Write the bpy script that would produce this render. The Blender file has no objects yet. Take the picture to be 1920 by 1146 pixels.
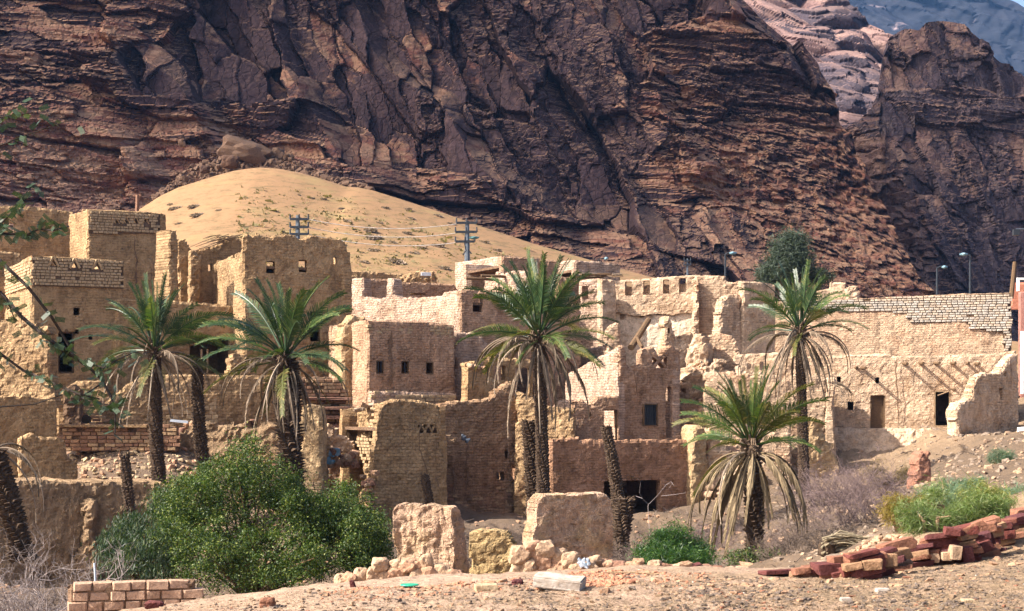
import bpy, bmesh, math, random
import numpy as np
from mathutils import Vector, Matrix
C = bpy.context.scene.collection
SC = bpy.context.scene
R = math.radians
# ------------------------------------------------------------------ camera, sky, sun, exposure
FPX, HOR, CX, CYP = 3000.0, 760.0, 960.0, 573.0      # focal length in photo pixels, horizon row
cam = bpy.data.cameras.new('camera'); camo = bpy.data.objects.new('camera', cam); C.objects.link(camo)
camo.location = (0, 0, 0); camo.rotation_euler = (R(90), 0, 0)
cam.sensor_width = 36; cam.lens = FPX / 1920 * 36; cam.shift_y = (HOR - CYP) / 1920
cam.clip_end = 8000; cam.clip_start = .1
SC.camera = camo
SUN = Vector((-0.73, -0.215, 0.66)).normalized()      # towards the sun
el = math.asin(SUN.z); az = math.atan2(SUN.x, SUN.y)
w = bpy.data.worlds.new('World'); SC.world = w; w.use_nodes = True
nt = w.node_tree; bg = nt.nodes['Background']
sky = nt.nodes.new('ShaderNodeTexSky'); sky.sky_type = 'NISHITA'; sky.sun_disc = False
sky.sun_elevation = el; sky.sun_rotation = az; sky.altitude = 700; sky.dust_density = 6.0; sky.air_density = .6; sky.ozone_density = 0.
nt.links.new(sky.outputs[0], bg.inputs[0]); bg.inputs[1].default_value = 0.135
sl = bpy.data.lights.new('sun', 'SUN'); sl.energy = 5.0; sl.angle = R(0.55); sl.color = (1, .93, .85)
so = bpy.data.objects.new('sun', sl); C.objects.link(so); so.rotation_euler = SUN.to_track_quat('Z', 'Y').to_euler()
so.location = (0, 0, 60)
SC.view_settings.view_transform = 'Standard'; SC.view_settings.look = 'None'
SC.view_settings.exposure = 1.47; SC.view_settings.gamma = 1; SC.view_settings.use_curve_mapping = False
SC.cycles.max_bounces = 6; SC.cycles.diffuse_bounces = 5; SC.cycles.volume_bounces = 0
SC.cycles.transparent_max_bounces = 6
SC.render.engine = 'CYCLES'
rnd = random.Random(7)

# ------------------------------------------------------------------ numpy noise
def _h(i, j, k, s):
    i = i.astype(np.int64); j = j.astype(np.int64); k = k.astype(np.int64)
    n = (i * 374761393 + j * 668265263 + k * 2147483647 + s * 1274126177) & 0xFFFFFFFF
    n = ((n ^ (n >> 13)) * 1274126177) & 0xFFFFFFFF
    n = ((n ^ (n >> 16)) * 2246822519) & 0xFFFFFFFF
    n = n ^ (n >> 15)
    return (n & 0xFFFFFF) / float(0xFFFFFF)
def noise(x, y, z=0., s=0):
    x = np.asarray(x, float); y = np.asarray(y, float); z = np.zeros_like(x) + z
    xi, yi, zi = np.floor(x), np.floor(y), np.floor(z)
    f = lambda t: t * t * (3 - 2 * t)
    u, v, w_ = f(x - xi), f(y - yi), f(z - zi)
    r = 0
    for a in (0, 1):
        for b in (0, 1):
            for c in (0, 1):
                r = r + _h(xi + a, yi + b, zi + c, s) * (u if a else 1 - u) * (v if b else 1 - v) * (w_ if c else 1 - w_)
    return r * 2 - 1
def fbm(x, y, z=0., s=0, o=4, g=.5):
    r = 0; a = 1.; f = 1.
    for i in range(o):
        r = r + a * noise(np.asarray(x) * f, np.asarray(y) * f, np.asarray(z) * f, s + i * 17); a *= g; f *= 2.03
    return r
def worley(x, y, s=0):
    xi, yi = np.floor(x), np.floor(y)
    b1 = np.full(x.shape, 9.); b2 = b1.copy(); ci = np.zeros_like(x); cj = np.zeros_like(x); cx = np.zeros_like(x); cy = np.zeros_like(x)
    for a in (-1, 0, 1):
        for b in (-1, 0, 1):
            gx, gy = xi + a, yi + b
            px = gx + .1 + .8 * _h(gx, gy, gx * 0, s); py = gy + .1 + .8 * _h(gx, gy, gx * 0, s + 5)
            d = np.maximum(abs(px - x), abs(py - y)) * .6 + np.hypot(px - x, py - y) * .4
            m = d < b1
            b2 = np.where(m, b1, np.minimum(b2, d)); b1 = np.where(m, d, b1)
            ci = np.where(m, gx, ci); cj = np.where(m, gy, cj); cx = np.where(m, px, cx); cy = np.where(m, py, cy)
    return b1, b2, ci, cj, x - cx, y - cy
def crand(ci, cj, s): return _h(ci, cj, ci * 0, s)

# ------------------------------------------------------------------ things, parts
def thing(name, label, cat, loc=(0, 0, 0), group=None):
    o = bpy.data.objects.new(name, None); C.objects.link(o); o.location = loc; o.empty_display_size = .3
    o['label'] = label; o['category'] = cat
    o['kind'] = 'thing'
    if group: o['group'] = group
    return o
def tag(o, label=None, cat=None, group=None, kind=None):
    if label: o['label'] = label
    if cat: o['category'] = cat
    if group: o['group'] = group
    if kind: o['kind'] = kind
    return o
def base(o):
    v = Vector(o.location)
    while o.parent: o = o.parent; v += Vector(o.location)
    return v
def link(name, me, parent=None, mat=None, loc=None):
    o = bpy.data.objects.new(name, me); C.objects.link(o)
    if parent: o.parent = parent
    if mat is not None:
        if not len(me.materials):
            for m in (mat if isinstance(mat, (list, tuple)) else [mat]): me.materials.append(m)
    if loc is not None: o.location = loc
    return o
def mesh_np(name, V, faces, uv=None, smooth=False, attrs=None, mati=None):
    """faces: list of int arrays (n,k)"""
    me = bpy.data.meshes.new(name)
    if not isinstance(faces, (list, tuple)): faces = [faces]
    faces = [np.asarray(f, np.int32) for f in faces if len(f)]
    V = np.asarray(V, np.float32)
    me.vertices.add(len(V)); me.vertices.foreach_set('co', V.ravel())
    loops = np.concatenate([f.ravel() for f in faces]); tot = np.concatenate([np.full(len(f), f.shape[1], np.int32) for f in faces])
    me.loops.add(len(loops)); me.loops.foreach_set('vertex_index', loops)
    me.polygons.add(len(tot)); st = np.concatenate([[0], np.cumsum(tot)[:-1]]).astype(np.int32)
    me.polygons.foreach_set('loop_start', st); me.polygons.foreach_set('loop_total', tot)
    if mati is not None: me.polygons.foreach_set('material_index', np.asarray(mati, np.int32))
    if uv is not None:
        l = me.uv_layers.new(name='uv'); l.data.foreach_set('uv', np.asarray(uv, np.float32)[loops].ravel())
    if attrs:
        for k, a in attrs.items():
            t = me.attributes.new(k, 'FLOAT', 'POINT'); t.data.foreach_set('value', np.asarray(a, np.float32))
    me.update(calc_edges=True); me.validate()
    me.polygons.foreach_set('use_smooth', np.full(len(me.polygons), smooth))
    return me
class MB:
    """collects shapes into one mesh, in world coordinates"""
    def __init__(s): s.V = []; s.F = {3: [], 4: []}; s.n = 0
    def add(s, V, faces):
        V = np.asarray(V, float); s.V.append(V)
        for f in faces:
            f = np.asarray(f)
            if f.ndim == 1: f = f[None]
            s.F[f.shape[1]].append(f + s.n)
        s.n += len(V)
    def box(s, c, h, rz=0, jit=0, M=None):
        v = np.array([[x, y, z] for x in (-1, 1) for y in (-1, 1) for z in (-1, 1)], float) * np.array(h)
        if jit: v += np.array([[rnd.uniform(-jit, jit) for _ in range(3)] for _ in range(8)])
        if M is not None: v = v @ np.array(M.to_3x3()).T
        elif rz:
            c_, s_ = math.cos(rz), math.sin(rz); v = np.stack([v[:, 0] * c_ - v[:, 1] * s_, v[:, 0] * s_ + v[:, 1] * c_, v[:, 2]], 1)
        s.add(v + np.array(c), [np.array([[0, 1, 3, 2], [4, 6, 7, 5], [0, 4, 5, 1], [2, 3, 7, 6], [0, 2, 6, 4], [1, 5, 7, 3]])])
    def tube(s, P, Rr, k=6, cap=True):
        P = [Vector(p) for p in P]; n = len(P)
        if not isinstance(Rr, (list, tuple)): Rr = [Rr] * n
        V = []; up = Vector((0.13, .2, .97))
        for i, p in enumerate(P):
            t = (P[min(i + 1, n - 1)] - P[max(i - 1, 0)]); t = t.normalized() if t.length > 1e-9 else Vector((0, 0, 1))
            a = t.cross(up)
            if a.length < .1: a = t.cross(Vector((1, 0, 0)))
            a.normalize(); b = t.cross(a)
            for j in range(k):
                q = 2 * math.pi * j / k; V.append(p + (a * math.cos(q) + b * math.sin(q)) * Rr[i])
        F = [[i * k + j, i * k + (j + 1) % k, (i + 1) * k + (j + 1) % k, (i + 1) * k + j] for i in range(n - 1) for j in range(k)]
        T = []
        if cap and k > 2:
            V.append(P[0]); V.append(P[-1]); m = n * k
            T = [[m, (j + 1) % k, j] for j in range(k)] + [[m + 1, (n - 1) * k + j, (n - 1) * k + (j + 1) % k] for j in range(k)]
        s.add([tuple(v) for v in V], [np.array(F)] + ([np.array(T)] if T else []))
    def mesh(s, name, off=(0, 0, 0), smooth=False):
        V = np.concatenate(s.V) - np.array(off)
        return mesh_np(name, V, [np.concatenate(f) for f in s.F.values() if f], smooth=smooth)
    def build(s, name, mat, parent=None, smooth=False, at=None):
        off = base(parent) if parent else Vector(at if at is not None else (0, 0, 0))
        o = link(name, s.mesh(name, tuple(off), smooth), parent, mat)
        if not parent and at is not None: o.location = at
        return o

def P(px, py, Y): return Vector(((px - CX) / FPX * Y, Y, (HOR - py) / FPX * Y))

# ------------------------------------------------------------------ materials
def M_new(name):
    m = bpy.data.materials.new(name); m.use_nodes = True
    nt = m.node_tree; b = nt.nodes['Principled BSDF']; b.inputs['Roughness'].default_value = .95
    b.inputs['Specular IOR Level'].default_value = .15
    return m, nt, b
class NT:
    def __init__(s, nt): s.nt = nt; s.L = nt.links.new
    def n(s, t, **k):
        x = s.nt.nodes.new(t)
        for a, v in k.items():
            if a.startswith('i_'): x.inputs[int(a[2:])].default_value = v
            else: setattr(x, a, v)
        return x
    def noise(s, vec, scale, detail=4, rough=.6, dist=0):
        x = s.n('ShaderNodeTexNoise'); x.inputs['Scale'].default_value = scale; x.inputs['Detail'].default_value = detail
        x.inputs['Roughness'].default_value = rough; x.inputs['Distortion'].default_value = dist
        if vec is not None: s.L(vec, x.inputs['Vector'])
        return x.outputs['Fac']
    def ramp(s, fac, stops):
        x = s.n('ShaderNodeValToRGB'); e = x.color_ramp.elements
        while len(e) < len(stops): e.new(.5)
        for q, (p, c) in zip(e, stops): q.position = p; q.color = (*c, 1) if isinstance(c, tuple) else (c, c, c, 1)
        s.L(fac, x.inputs[0]); return x.outputs[0]
    def mix(s, f, a, b, mode='MIX'):
        x = s.n('ShaderNodeMix', data_type='RGBA', blend_type=mode)
        for i, v in ((0, f), (6, a), (7, b)):
            if isinstance(v, (int, float)): x.inputs[i].default_value = v
            elif isinstance(v, tuple): x.inputs[i].default_value = (*v, 1)
            else: s.L(v, x.inputs[i])
        return x.outputs[2]
    def math(s, op, a, b=0.):
        x = s.n('ShaderNodeMath', operation=op)
        for i, v in ((0, a), (1, b)):
            if isinstance(v, (int, float)): x.inputs[i].default_value = v
            else: s.L(v, x.inputs[i])
        return x.outputs[0]
    def scale(s, vec, v):
        x = s.n('ShaderNodeMapping'); x.inputs['Scale'].default_value = v; s.L(vec, x.inputs['Vector']); return x.outputs[0]
    def bump(s, h, strength, dist, prev=None):
        x = s.n('ShaderNodeBump'); x.inputs['Strength'].default_value = strength; x.inputs['Distance'].default_value = dist
        s.L(h, x.inputs['Height'])
        if prev is not None: s.L(prev, x.inputs['Normal'])
        return x.outputs[0]
def mud(name, c1, c2, c3=None, brick=.5, bw=.36, bh=.15, relief=1., streak=.35):
    warm = lambda c: (c[0] * 1.0, c[1] * .935, c[2] * .9) if c else None
    c1, c2, c3 = warm(c1), warm(c2), warm(c3)
    m, nt, b = M_new(name); g = NT(nt)
    geo = g.n('ShaderNodeNewGeometry').outputs['Position']; uv = g.n('ShaderNodeUVMap', uv_map='uv').outputs[0]
    big = g.noise(geo, .55, 5, .65); mid = g.noise(geo, 2.6, 5, .7); fin = g.noise(geo, 11, 4, .75)
    col = g.mix(g.ramp(big, [(.36, 0.), (.64, 1.)]), c1, c2)
    if c3: col = g.mix(g.ramp(g.noise(geo, .9, 3, .6, 1.), [(.5, 0.), (.66, 1.)]), col, c3)
    col = g.mix(.75, col, g.ramp(mid, [(.32, .52), (.5, 1.), (.72, 1.2)]), 'MULTIPLY')
    col = g.mix(.85, col, g.ramp(fin, [(.3, .5), (.46, 1.), (.75, 1.22)]), 'MULTIPLY')
    # rain-washed streaks
    st = g.noise(g.scale(geo, (3.2, 3.2, .28)), 1., 4, .6)
    col = g.mix(streak, col, g.ramp(st, [(.36, .5), (.5, 1.), (.68, 1.15)]), 'MULTIPLY')
    # straw pits
    vo = g.n('ShaderNodeTexVoronoi', feature='F1'); vo.inputs['Scale'].default_value = 5.5
    g.L(g.scale(geo, (1, 1, 1.7)), vo.inputs['Vector'])
    pit = g.ramp(vo.outputs['Distance'], [(.05, 0.), (.2, 1.)])
    keep = g.ramp(g.noise(geo, 1.7, 2), [(.45, 0.), (.6, 1.)])
    pit = g.mix(keep, (1., 1., 1.), pit)
    col = g.mix(.6, col, pit, 'MULTIPLY')
    bp = g.bump(big, .5, .5); bp = g.bump(mid, .8 * relief, .16, bp); bp = g.bump(fin, 1. * relief, .085, bp); bp = g.bump(pit, .8, .08, bp)
    if brick > 0:
        dv = g.n('ShaderNodeVectorMath', operation='ADD'); nz = g.n('ShaderNodeTexNoise'); nz.inputs['Scale'].default_value = 1.6; nz.inputs['Detail'].default_value = 3
        g.L(uv, nz.inputs['Vector']); vs = g.n('ShaderNodeVectorMath', operation='MULTIPLY_ADD'); g.L(nz.outputs['Color'], vs.inputs[0])
        vs.inputs[1].default_value = (.26, .2, 0); vs.inputs[2].default_value = (-.13, -.1, 0)
        g.L(uv, dv.inputs[0]); g.L(vs.outputs[0], dv.inputs[1])
        br = g.n('ShaderNodeTexBrick'); g.L(dv.outputs[0], br.inputs['Vector']); br.inputs['Scale'].default_value = 1
        br.inputs['Mortar Size'].default_value = .018; br.inputs['Mortar Smooth'].default_value = .6
        br.inputs['Brick Width'].default_value = bw * .82; br.inputs['Row Height'].default_value = bh * .86
        br.inputs['Color1'].default_value = (1, 1, 1, 1); br.inputs['Color2'].default_value = (.78, .78, .78, 1); br.inputs['Mortar'].default_value = (.3, .3, .3, 1)
        pl = g.ramp(g.noise(geo, .8, 4, .6), [(.3 + brick * .33, 1.), (.5 + brick * .33, 0.)]) if brick < 1 else None
        fac = g.math('MULTIPLY', pl, .14 + .36 * brick) if pl is not None else .9
        inv = g.math('SUBTRACT', 1., br.outputs['Fac'])
        hh = g.math('MULTIPLY', inv, fac) if pl is not None else inv
        col = g.mix(fac, col, g.mix(1., col, br.outputs['Color'], 'MULTIPLY'))
        bp = g.bump(hh, .9, .09, bp)
    g.L(col, b.inputs['Base Color']); g.L(bp, b.inputs['Normal'])
    return m
def plain(name, c, c2=None, scale=6., rough=.9, bump=.4, metal=0., stretch=None, bdist=.03):
    m, nt, b = M_new(name); g = NT(nt); vec = g.n('ShaderNodeTexCoord').outputs['Object']
    if stretch: vec = g.scale(vec, stretch)
    f = g.noise(vec, scale, 4, .65)
    col = g.mix(g.ramp(f, [(.35, 0.), (.65, 1.)]), c, c2 or tuple(x * .6 for x in c))
    g.L(col, b.inputs['Base Color']); b.inputs['Roughness'].default_value = rough; b.inputs['Metallic'].default_value = metal
    if bump: g.L(g.bump(f, bump, bdist), b.inputs['Normal'])
    return m
def stone_mat(name, c, c2, c3=None):
    m, nt, b = M_new(name); g = NT(nt); oi = g.n('ShaderNodeObjectInfo'); geo = g.n('ShaderNodeNewGeometry').outputs['Position']
    col = g.mix(oi.outputs['Random'], c, c2)
    if c3: col = g.mix(g.ramp(g.math('FRACT', g.math('MULTIPLY', oi.outputs['Random'], 7.31)), [(.55, 0.), (.6, 1.)]), col, c3)
    f = g.noise(geo, 7, 5, .7); f2 = g.noise(geo, 30, 3, .7)
    col = g.mix(.8, col, g.ramp(f, [(.3, .55), (.5, 1.), (.7, 1.25)]), 'MULTIPLY')
    col = g.mix(.6, col, g.ramp(f2, [(.3, .6), (.5, 1.), (.7, 1.2)]), 'MULTIPLY')
    g.L(col, b.inputs['Base Color']); g.L(g.bump(f2, .6, .02, g.bump(f, .8, .06)), b.inputs['Normal'])
    return m
def leaf_mat(name, c, c2, c3=None, trans=.35, rough=.5, sc=1.2):
    m, nt, b = M_new(name); g = NT(nt); geo = g.n('ShaderNodeNewGeometry'); oi = g.n('ShaderNodeObjectInfo')
    f = g.noise(geo.outputs['Position'], sc, 3, .7); r = geo.outputs['Random Per Island']
    col = g.mix(g.ramp(f, [(.35, 0.), (.65, 1.)]), c, c2)
    if c3: col = g.mix(g.ramp(r, [(.72, 0.), (.9, 1.)]), col, c3)
    col = g.mix(.7, col, g.ramp(r, [(0., .6), (1., 1.35)]), 'MULTIPLY')
    col = g.mix(.5, col, g.ramp(oi.outputs['Random'], [(0., .7), (1., 1.2)]), 'MULTIPLY')
    g.L(col, b.inputs['Base Color']); b.inputs['Roughness'].default_value = rough; b.inputs['Specular IOR Level'].default_value = .35
    tr = g.n('ShaderNodeBsdfTranslucent'); g.L(g.mix(1., col, (1.1, 1.15, .5), 'MULTIPLY'), tr.inputs[0])
    mx = g.n('ShaderNodeMixShader'); mx.inputs[0].default_value = trans; g.L(b.outputs[0], mx.inputs[1]); g.L(tr.outputs[0], mx.inputs[2])
    g.L(mx.outputs[0], nt.nodes['Material Output'].inputs[0])
    return m
# mud plaster tones: ochre on the left, pinkish in the middle, peach on the right
OCH = mud('ochre_mud', (.37, .25, .13), (.45, .315, .17), (.33, .215, .11), brick=.35)
OCHB = mud('ochre_mud_brick', (.39, .27, .145), (.46, .325, .18), (.34, .225, .12), brick=.65, bw=.3, bh=.16)
PNK = mud('pink_mud', (.42, .275, .175), (.5, .34, .225), (.37, .235, .145), brick=.5, bw=.34, bh=.13)
PNKB = mud('pink_mud_brick', (.5, .365, .27), (.6, .45, .34), (.44, .31, .215), brick=.85, bw=.34, bh=.14)
RED = mud('red_mud', (.34, .2, .12), (.4, .24, .15), (.28, .16, .09), brick=.45, bw=.3, bh=.13)
PCH = mud('peach_mud', (.53, .395, .265), (.6, .46, .32), (.48, .34, .215), brick=.3)
PCHB = mud('peach_mud_brick', (.5, .37, .25), (.57, .43, .295), (.52, .35, .225), brick=.6, bw=.34, bh=.14)
PALE = mud('pale_plaster', (.62, .52, .39), (.68, .58, .44), (.54, .43, .3), brick=0, relief=.5)
YEL = mud('yellow_mud', (.45, .33, .185), (.52, .385, .22), (.4, .28, .15), brick=0.2, relief=1.2)
CLOD = mud('clod_mud', (.47, .33, .225), (.55, .4, .28), (.52, .38, .22), brick=0, relief=1.4)
OCHR = mud('brown_mud_brick', (.31, .2, .12), (.37, .25, .15), (.27, .165, .095), brick=.8, bw=.32, bh=.14)
YELP = mud('yellow_clod', (.43, .32, .155), (.49, .37, .19), (.38, .27, .13), brick=0, relief=1.5)
DMORT = mud('dark_mortar', (.12, .085, .055), (.16, .11, .075), brick=0)
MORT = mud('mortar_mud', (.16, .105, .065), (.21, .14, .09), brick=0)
EARTH = mud('bank_earth', (.34, .24, .14), (.41, .295, .18), (.28, .19, .105), brick=0, relief=1.6)
SOOT = plain('dark_opening', (.02, .014, .01), (.035, .024, .016), 3)
WOOD = plain('old_wood', (.16, .10, .055), (.09, .055, .03), 9, stretch=(1, 1, 6))
WOODP = plain('pale_wood', (.32, .22, .13), (.2, .13, .075), 9, stretch=(6, 1, 6))
BRICK_OCH = stone_mat('ochre_brick', (.42, .3, .175), (.36, .25, .14))
BRICK_WHT = stone_mat('whitish_brick', (.43, .38, .32), (.33, .29, .24), (.4, .32, .24))
BRICK_RED = stone_mat('reddish_brick', (.32, .19, .11), (.2, .105, .065), (.38, .25, .14))
BRICK_FG = stone_mat('adobe_brick', (.4, .26, .175), (.34, .215, .14))
STN_MUD = stone_mat('mud_lump', (.4, .275, .175), (.33, .22, .14), (.38, .225, .14))
STN_RED = stone_mat('red_sandstone', (.15, .045, .033), (.08, .03, .03), (.22, .1, .06))
STN_TAN = stone_mat('tan_sandstone', (.3, .175, .095), (.22, .125, .07))
STN_BRN = stone_mat('brown_rock', (.24, .13, .085), (.16, .085, .06), (.33, .2, .12))
STN_GRY = stone_mat('grey_rubble', (.3, .22, .15), (.22, .165, .12), (.38, .28, .17))
METAL = plain('dark_metal', (.03, .035, .045), (.05, .055, .06), 5, .5, 0, .5)
GREYM = plain('grey_steel', (.16, .18, .2), (.1, .12, .14), 5, .5, 0, .6)
WHITE = plain('white_paint', (.78, .77, .74), (.7, .68, .64), 3, .6, 0.1)

# one real cloud, off to the left high above: it keeps the sun off the cliff while village and dune are lit
cloudmat = plain('cloud_white', (.9, .9, .9), (.85, .86, .88), .01, 1., 0); _g = NT(cloudmat.node_tree); _t = _g.n('ShaderNodeBsdfTransparent'); _mx = _g.n('ShaderNodeMixShader'); _mx.inputs[0].default_value = .42
_g.L(cloudmat.node_tree.nodes['Principled BSDF'].outputs[0], _mx.inputs[1]); _g.L(_t.outputs[0], _mx.inputs[2]); _g.L(_mx.outputs[0], cloudmat.node_tree.nodes['Material Output'].inputs[0])   # thin cloud: lets some sun through
def cloud():
    nu, nv = 90, 60; u = np.linspace(0, 2 * np.pi, nu, endpoint=False); v = np.linspace(0, 1, nv); U_, V_ = np.meshgrid(u, v, indexing='ij'); V, F = [], []
    cu, su = np.cos(U_), np.sin(U_); ex = np.sign(cu) * abs(cu) ** .55; ey = np.sign(su) * abs(su) ** .45; rx, ry = 330., 177.
    cx, cy, cz = -1000., 35., 950.; parts = []
    for top in (0, 1):
        r = V_ if top else V_[:, ::-1]
        x = cx + rx * ex * r; y = cy + ry * ey * r; z = cz + 0 * x + (0 if not top else 1) * 75 * np.sqrt(np.clip(1 - r ** 2.4, 0, 1)) * (.75 + .35 * fbm(x * .012, y * .012, 0, 5, 4)) - (1 - top) * 6 * (1 - r) * (1 + fbm(x * .02, y * .02, 0, 9, 3))
        w_ = r ** 6 * 3.5; x = x + w_ * fbm(x * .03, y * .03, 1, 2, 3); y = y + w_ * fbm(x * .03, y * .03, 4, 3, 3); parts.append(np.stack([x.ravel(), y.ravel(), z.ravel()], 1))
        idx = np.arange(nu * nv).reshape(nu, nv) + (nu * nv if top else 0); ip = np.roll(idx, -1, 0); F.append(np.stack([idx[:, :-1], ip[:, :-1], ip[:, 1:], idx[:, 1:]], -1).reshape(-1, 4))
    me = mesh_np('cloud', np.concatenate(parts), F, smooth=True); o = link('cloud', me, None, cloudmat); tag(o, kind='stuff')
cloud()
# ------------------------------------------------------------------ walls
def inside(poly, x, y):
    r = np.zeros(x.shape, bool); n = len(poly)
    for i in range(n):
        x0, y0 = poly[i]; x1, y1 = poly[(i + 1) % n]
        if y0 == y1: continue
        c = ((y0 > y) != (y1 > y)) & (x < (x1 - x0) * (y - y0) / (y1 - y0) + x0); r ^= c
    return r
def nearest(poly, x, y):
    bd = np.full(x.shape, 1e9); bx = x.copy(); by = y.copy(); n = len(poly)
    for i in range(n):
        x0, y0 = poly[i]; x1, y1 = poly[(i + 1) % n]; dx, dy = x1 - x0, y1 - y0; l2 = dx * dx + dy * dy
        if l2 < 1e-12: continue
        t = np.clip(((x - x0) * dx + (y - y0) * dy) / l2, 0, 1); qx, qy = x0 + t * dx, y0 + t * dy
        d = np.hypot(qx - x, qy - y); m = d < bd; bd = np.where(m, d, bd); bx = np.where(m, qx, bx); by = np.where(m, qy, by)
    return bd, bx, by
class Line:
    """a vertical plane from A to B (seen left to right), front towards the camera"""
    def __init__(s, A, B):
        s.A = np.array(A, float); s.B = np.array(B, float); s.L = float(np.hypot(*(s.B - s.A))); s.d = (s.B - s.A) / s.L; s.n = np.array([s.d[1], -s.d[0]])
        s.ang = math.atan2(s.d[1], s.d[0])
    def uz(s, px, py):
        k = (px - CX) / FPX; u = (k * s.A[1] - s.A[0]) / (s.d[0] - k * s.d[1]); Y = s.A[1] + s.d[1] * u
        return u, (HOR - py) / FPX * Y
    def w(s, u, z, out=0.): q = s.A + s.d * u + s.n * out; return Vector((q[0], q[1], z))
    def p(s, px, py, out=0.): u, z = s.uz(px, py); return s.w(u, z, out)
def line(px0, Y0, rot, px1):
    k0 = (px0 - CX) / FPX; k1 = (px1 - CX) / FPX; A = np.array([k0 * Y0, Y0]); d = np.array([math.cos(R(rot)), math.sin(R(rot))])
    t = (k1 * A[1] - A[0]) / (d[0] - k1 * d[1]); return Line(A, A + d * t)
_seed = [100]
def wall_uz(T, name, ln, poly, th=.45, mat=None, holes=(), ds=.09, rag=.05, rough=1., clod=0., drip=0., taper=0., back=True):
    _seed[0] += 1; sd = _seed[0]
    us = [p[0] for p in poly]; zs = [p[1] for p in poly]; u0, u1, z0, z1 = min(us), max(us), min(zs), max(zs)
    nu = max(2, int(math.ceil((u1 - u0) / ds))); nz = max(2, int(math.ceil((z1 - z0) / ds)))
    U = np.linspace(u0, u1, nu + 1); Z = np.linspace(z0, z1, nz + 1); du = U[1] - U[0]; dz = Z[1] - Z[0]
    uc, zc = np.meshgrid((U[1:] + U[:-1]) / 2, (Z[1:] + Z[:-1]) / 2, indexing='ij')
    wu = uc + rag * fbm(uc * 2.2, zc * 2.2, 3.1, sd, 3); wz = zc + rag * fbm(uc * 2.2, zc * 2.2, 7.7, sd + 3, 3)
    wz = np.where(zc < z0 + .3, zc, wz)
    K = inside(poly, wu, wz)
    hp = [h if len(h) > 4 or isinstance(h[0], tuple) else [(h[0], h[1]), (h[2], h[1]), (h[2], h[3]), (h[0], h[3])] for h in holes]
    for h in hp: K &= ~inside(h, uc, zc)
    gu, gz = np.meshgrid(U, Z, indexing='ij')
    # snap the boundary to the outline and the openings
    Kp = np.zeros((nu + 2, nz + 2), bool); Kp[1:-1, 1:-1] = K
    c = Kp[:-1, :-1].astype(int) + Kp[1:, :-1] + Kp[:-1, 1:] + Kp[1:, 1:]
    bd = (c > 0) & (c < 4); su, sz = gu.copy(), gz.copy(); hb = np.zeros_like(bd)
    x, y = gu[bd], gz[bd]; best = np.full(x.shape, .95 * max(du, dz)); ox, oy = x.copy(), y.copy(); ish = np.zeros(x.shape, bool)
    for q, pl in enumerate([poly] + hp):
        D, qx, qy = nearest(pl, x, y); m = D < best
        best = np.where(m, D, best); ox = np.where(m, qx, ox); oy = np.where(m, qy, oy); ish = np.where(m, q > 0, ish)
    j = .25 * ds * np.clip(rag / .05, 0, 1.6)
    nx = noise(x * 9, y * 9, 1.3, sd); ny = noise(x * 9, y * 9, 5.3, sd); jj = np.where(ish, .12, 1.)
    su[bd] = ox + nx * j * jj; sz[bd] = np.where(y <= z0 + 1e-6, y, oy + ny * j * 1.6 * jj); hb[bd] = ish
    outer = bd & ~hb & (gz > z0 + .2)
    lo = fbm(su * .45, sz * .45, 0, sd, 2); mi = fbm(su * 1.7, sz * 1.9, 0, sd + 9, 3); fi = noise(su * 8, sz * 9, 0, sd + 20)
    disp = rough * (.07 * lo + .035 * mi + .026 * fi)
    if drip: disp = disp + drip * (fbm(su * 7, sz * 1.3, 0, sd + 31, 3) - .8 * np.clip(noise(su * 6, sz * 2.2, 0, sd + 33) - .35, 0, 1))
    if clod:
        b1, b2, ci, cj, _a, _b = worley((su + .12 * noise(su * 3, sz * 3, 0, sd)) / .26, sz / .2, sd); c1_, c2_, ck, cl_, _a, _b = worley(su / .11, sz / .09, sd + 3)
        disp = disp + clod * ((crand(ci, cj, sd) - .5) * .9 - 1.1 * np.clip(1 - (b2 - b1) / .16, 0, 1) + .35 * (crand(ck, cl_, sd) - .5) - 1.3 * (crand(ck, cl_, sd + 1) > .9))
    rr = np.where(outer, .05 + .05 * abs(mi), 0)
    tp = taper * (sz - z0)
    fo = disp - rr - tp; bo = -th + rough * .05 * fbm(su * .8, sz * .8, 9, sd + 4, 2) + rr * 1.2 + tp * (.5 if taper < .1 else -.6)
    ids = -np.ones(gu.shape, int); use = c > 0; ids[use] = np.arange(use.sum()); n = int(use.sum())
    uu, zz = su[use], sz[use]
    def pos(o): q = ln.A[None] + ln.d[None] * uu[:, None] + ln.n[None] * o[:, None]; return np.stack([q[:, 0], q[:, 1], zz], 1)
    V = np.concatenate([pos(fo[use]), pos(bo[use])])
    i, k = np.nonzero(K)
    a, b, c_, d_ = ids[i, k], ids[i + 1, k], ids[i + 1, k + 1], ids[i, k + 1]
    F = [np.stack([a, b, c_, d_], 1), np.stack([a + n, d_ + n, c_ + n, b + n], 1)]
    for di, dk, e in ((-1, 0, 'l'), (1, 0, 'r'), (0, -1, 'b'), (0, 1, 't')):
        m = ~Kp[i + 1 + di, k + 1 + dk]; ii, kk = i[m], k[m]
        if e == 'l': p, q = ids[ii, kk + 1], ids[ii, kk]
        elif e == 'r': p, q = ids[ii + 1, kk], ids[ii + 1, kk + 1]
        elif e == 'b': p, q = ids[ii, kk], ids[ii + 1, kk]
        else: p, q = ids[ii + 1, kk + 1], ids[ii, kk + 1]
        F.append(np.stack([q, p, p + n, q + n], 1))
    uv = np.stack([np.tile(uu, 2), np.tile(zz, 2)], 1)
    off = base(T) if T else Vector((0, 0, 0))
    me = mesh_np(name, V - np.array(off), F, uv=uv, smooth=False)
    return link(name, me, T, mat)
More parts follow.
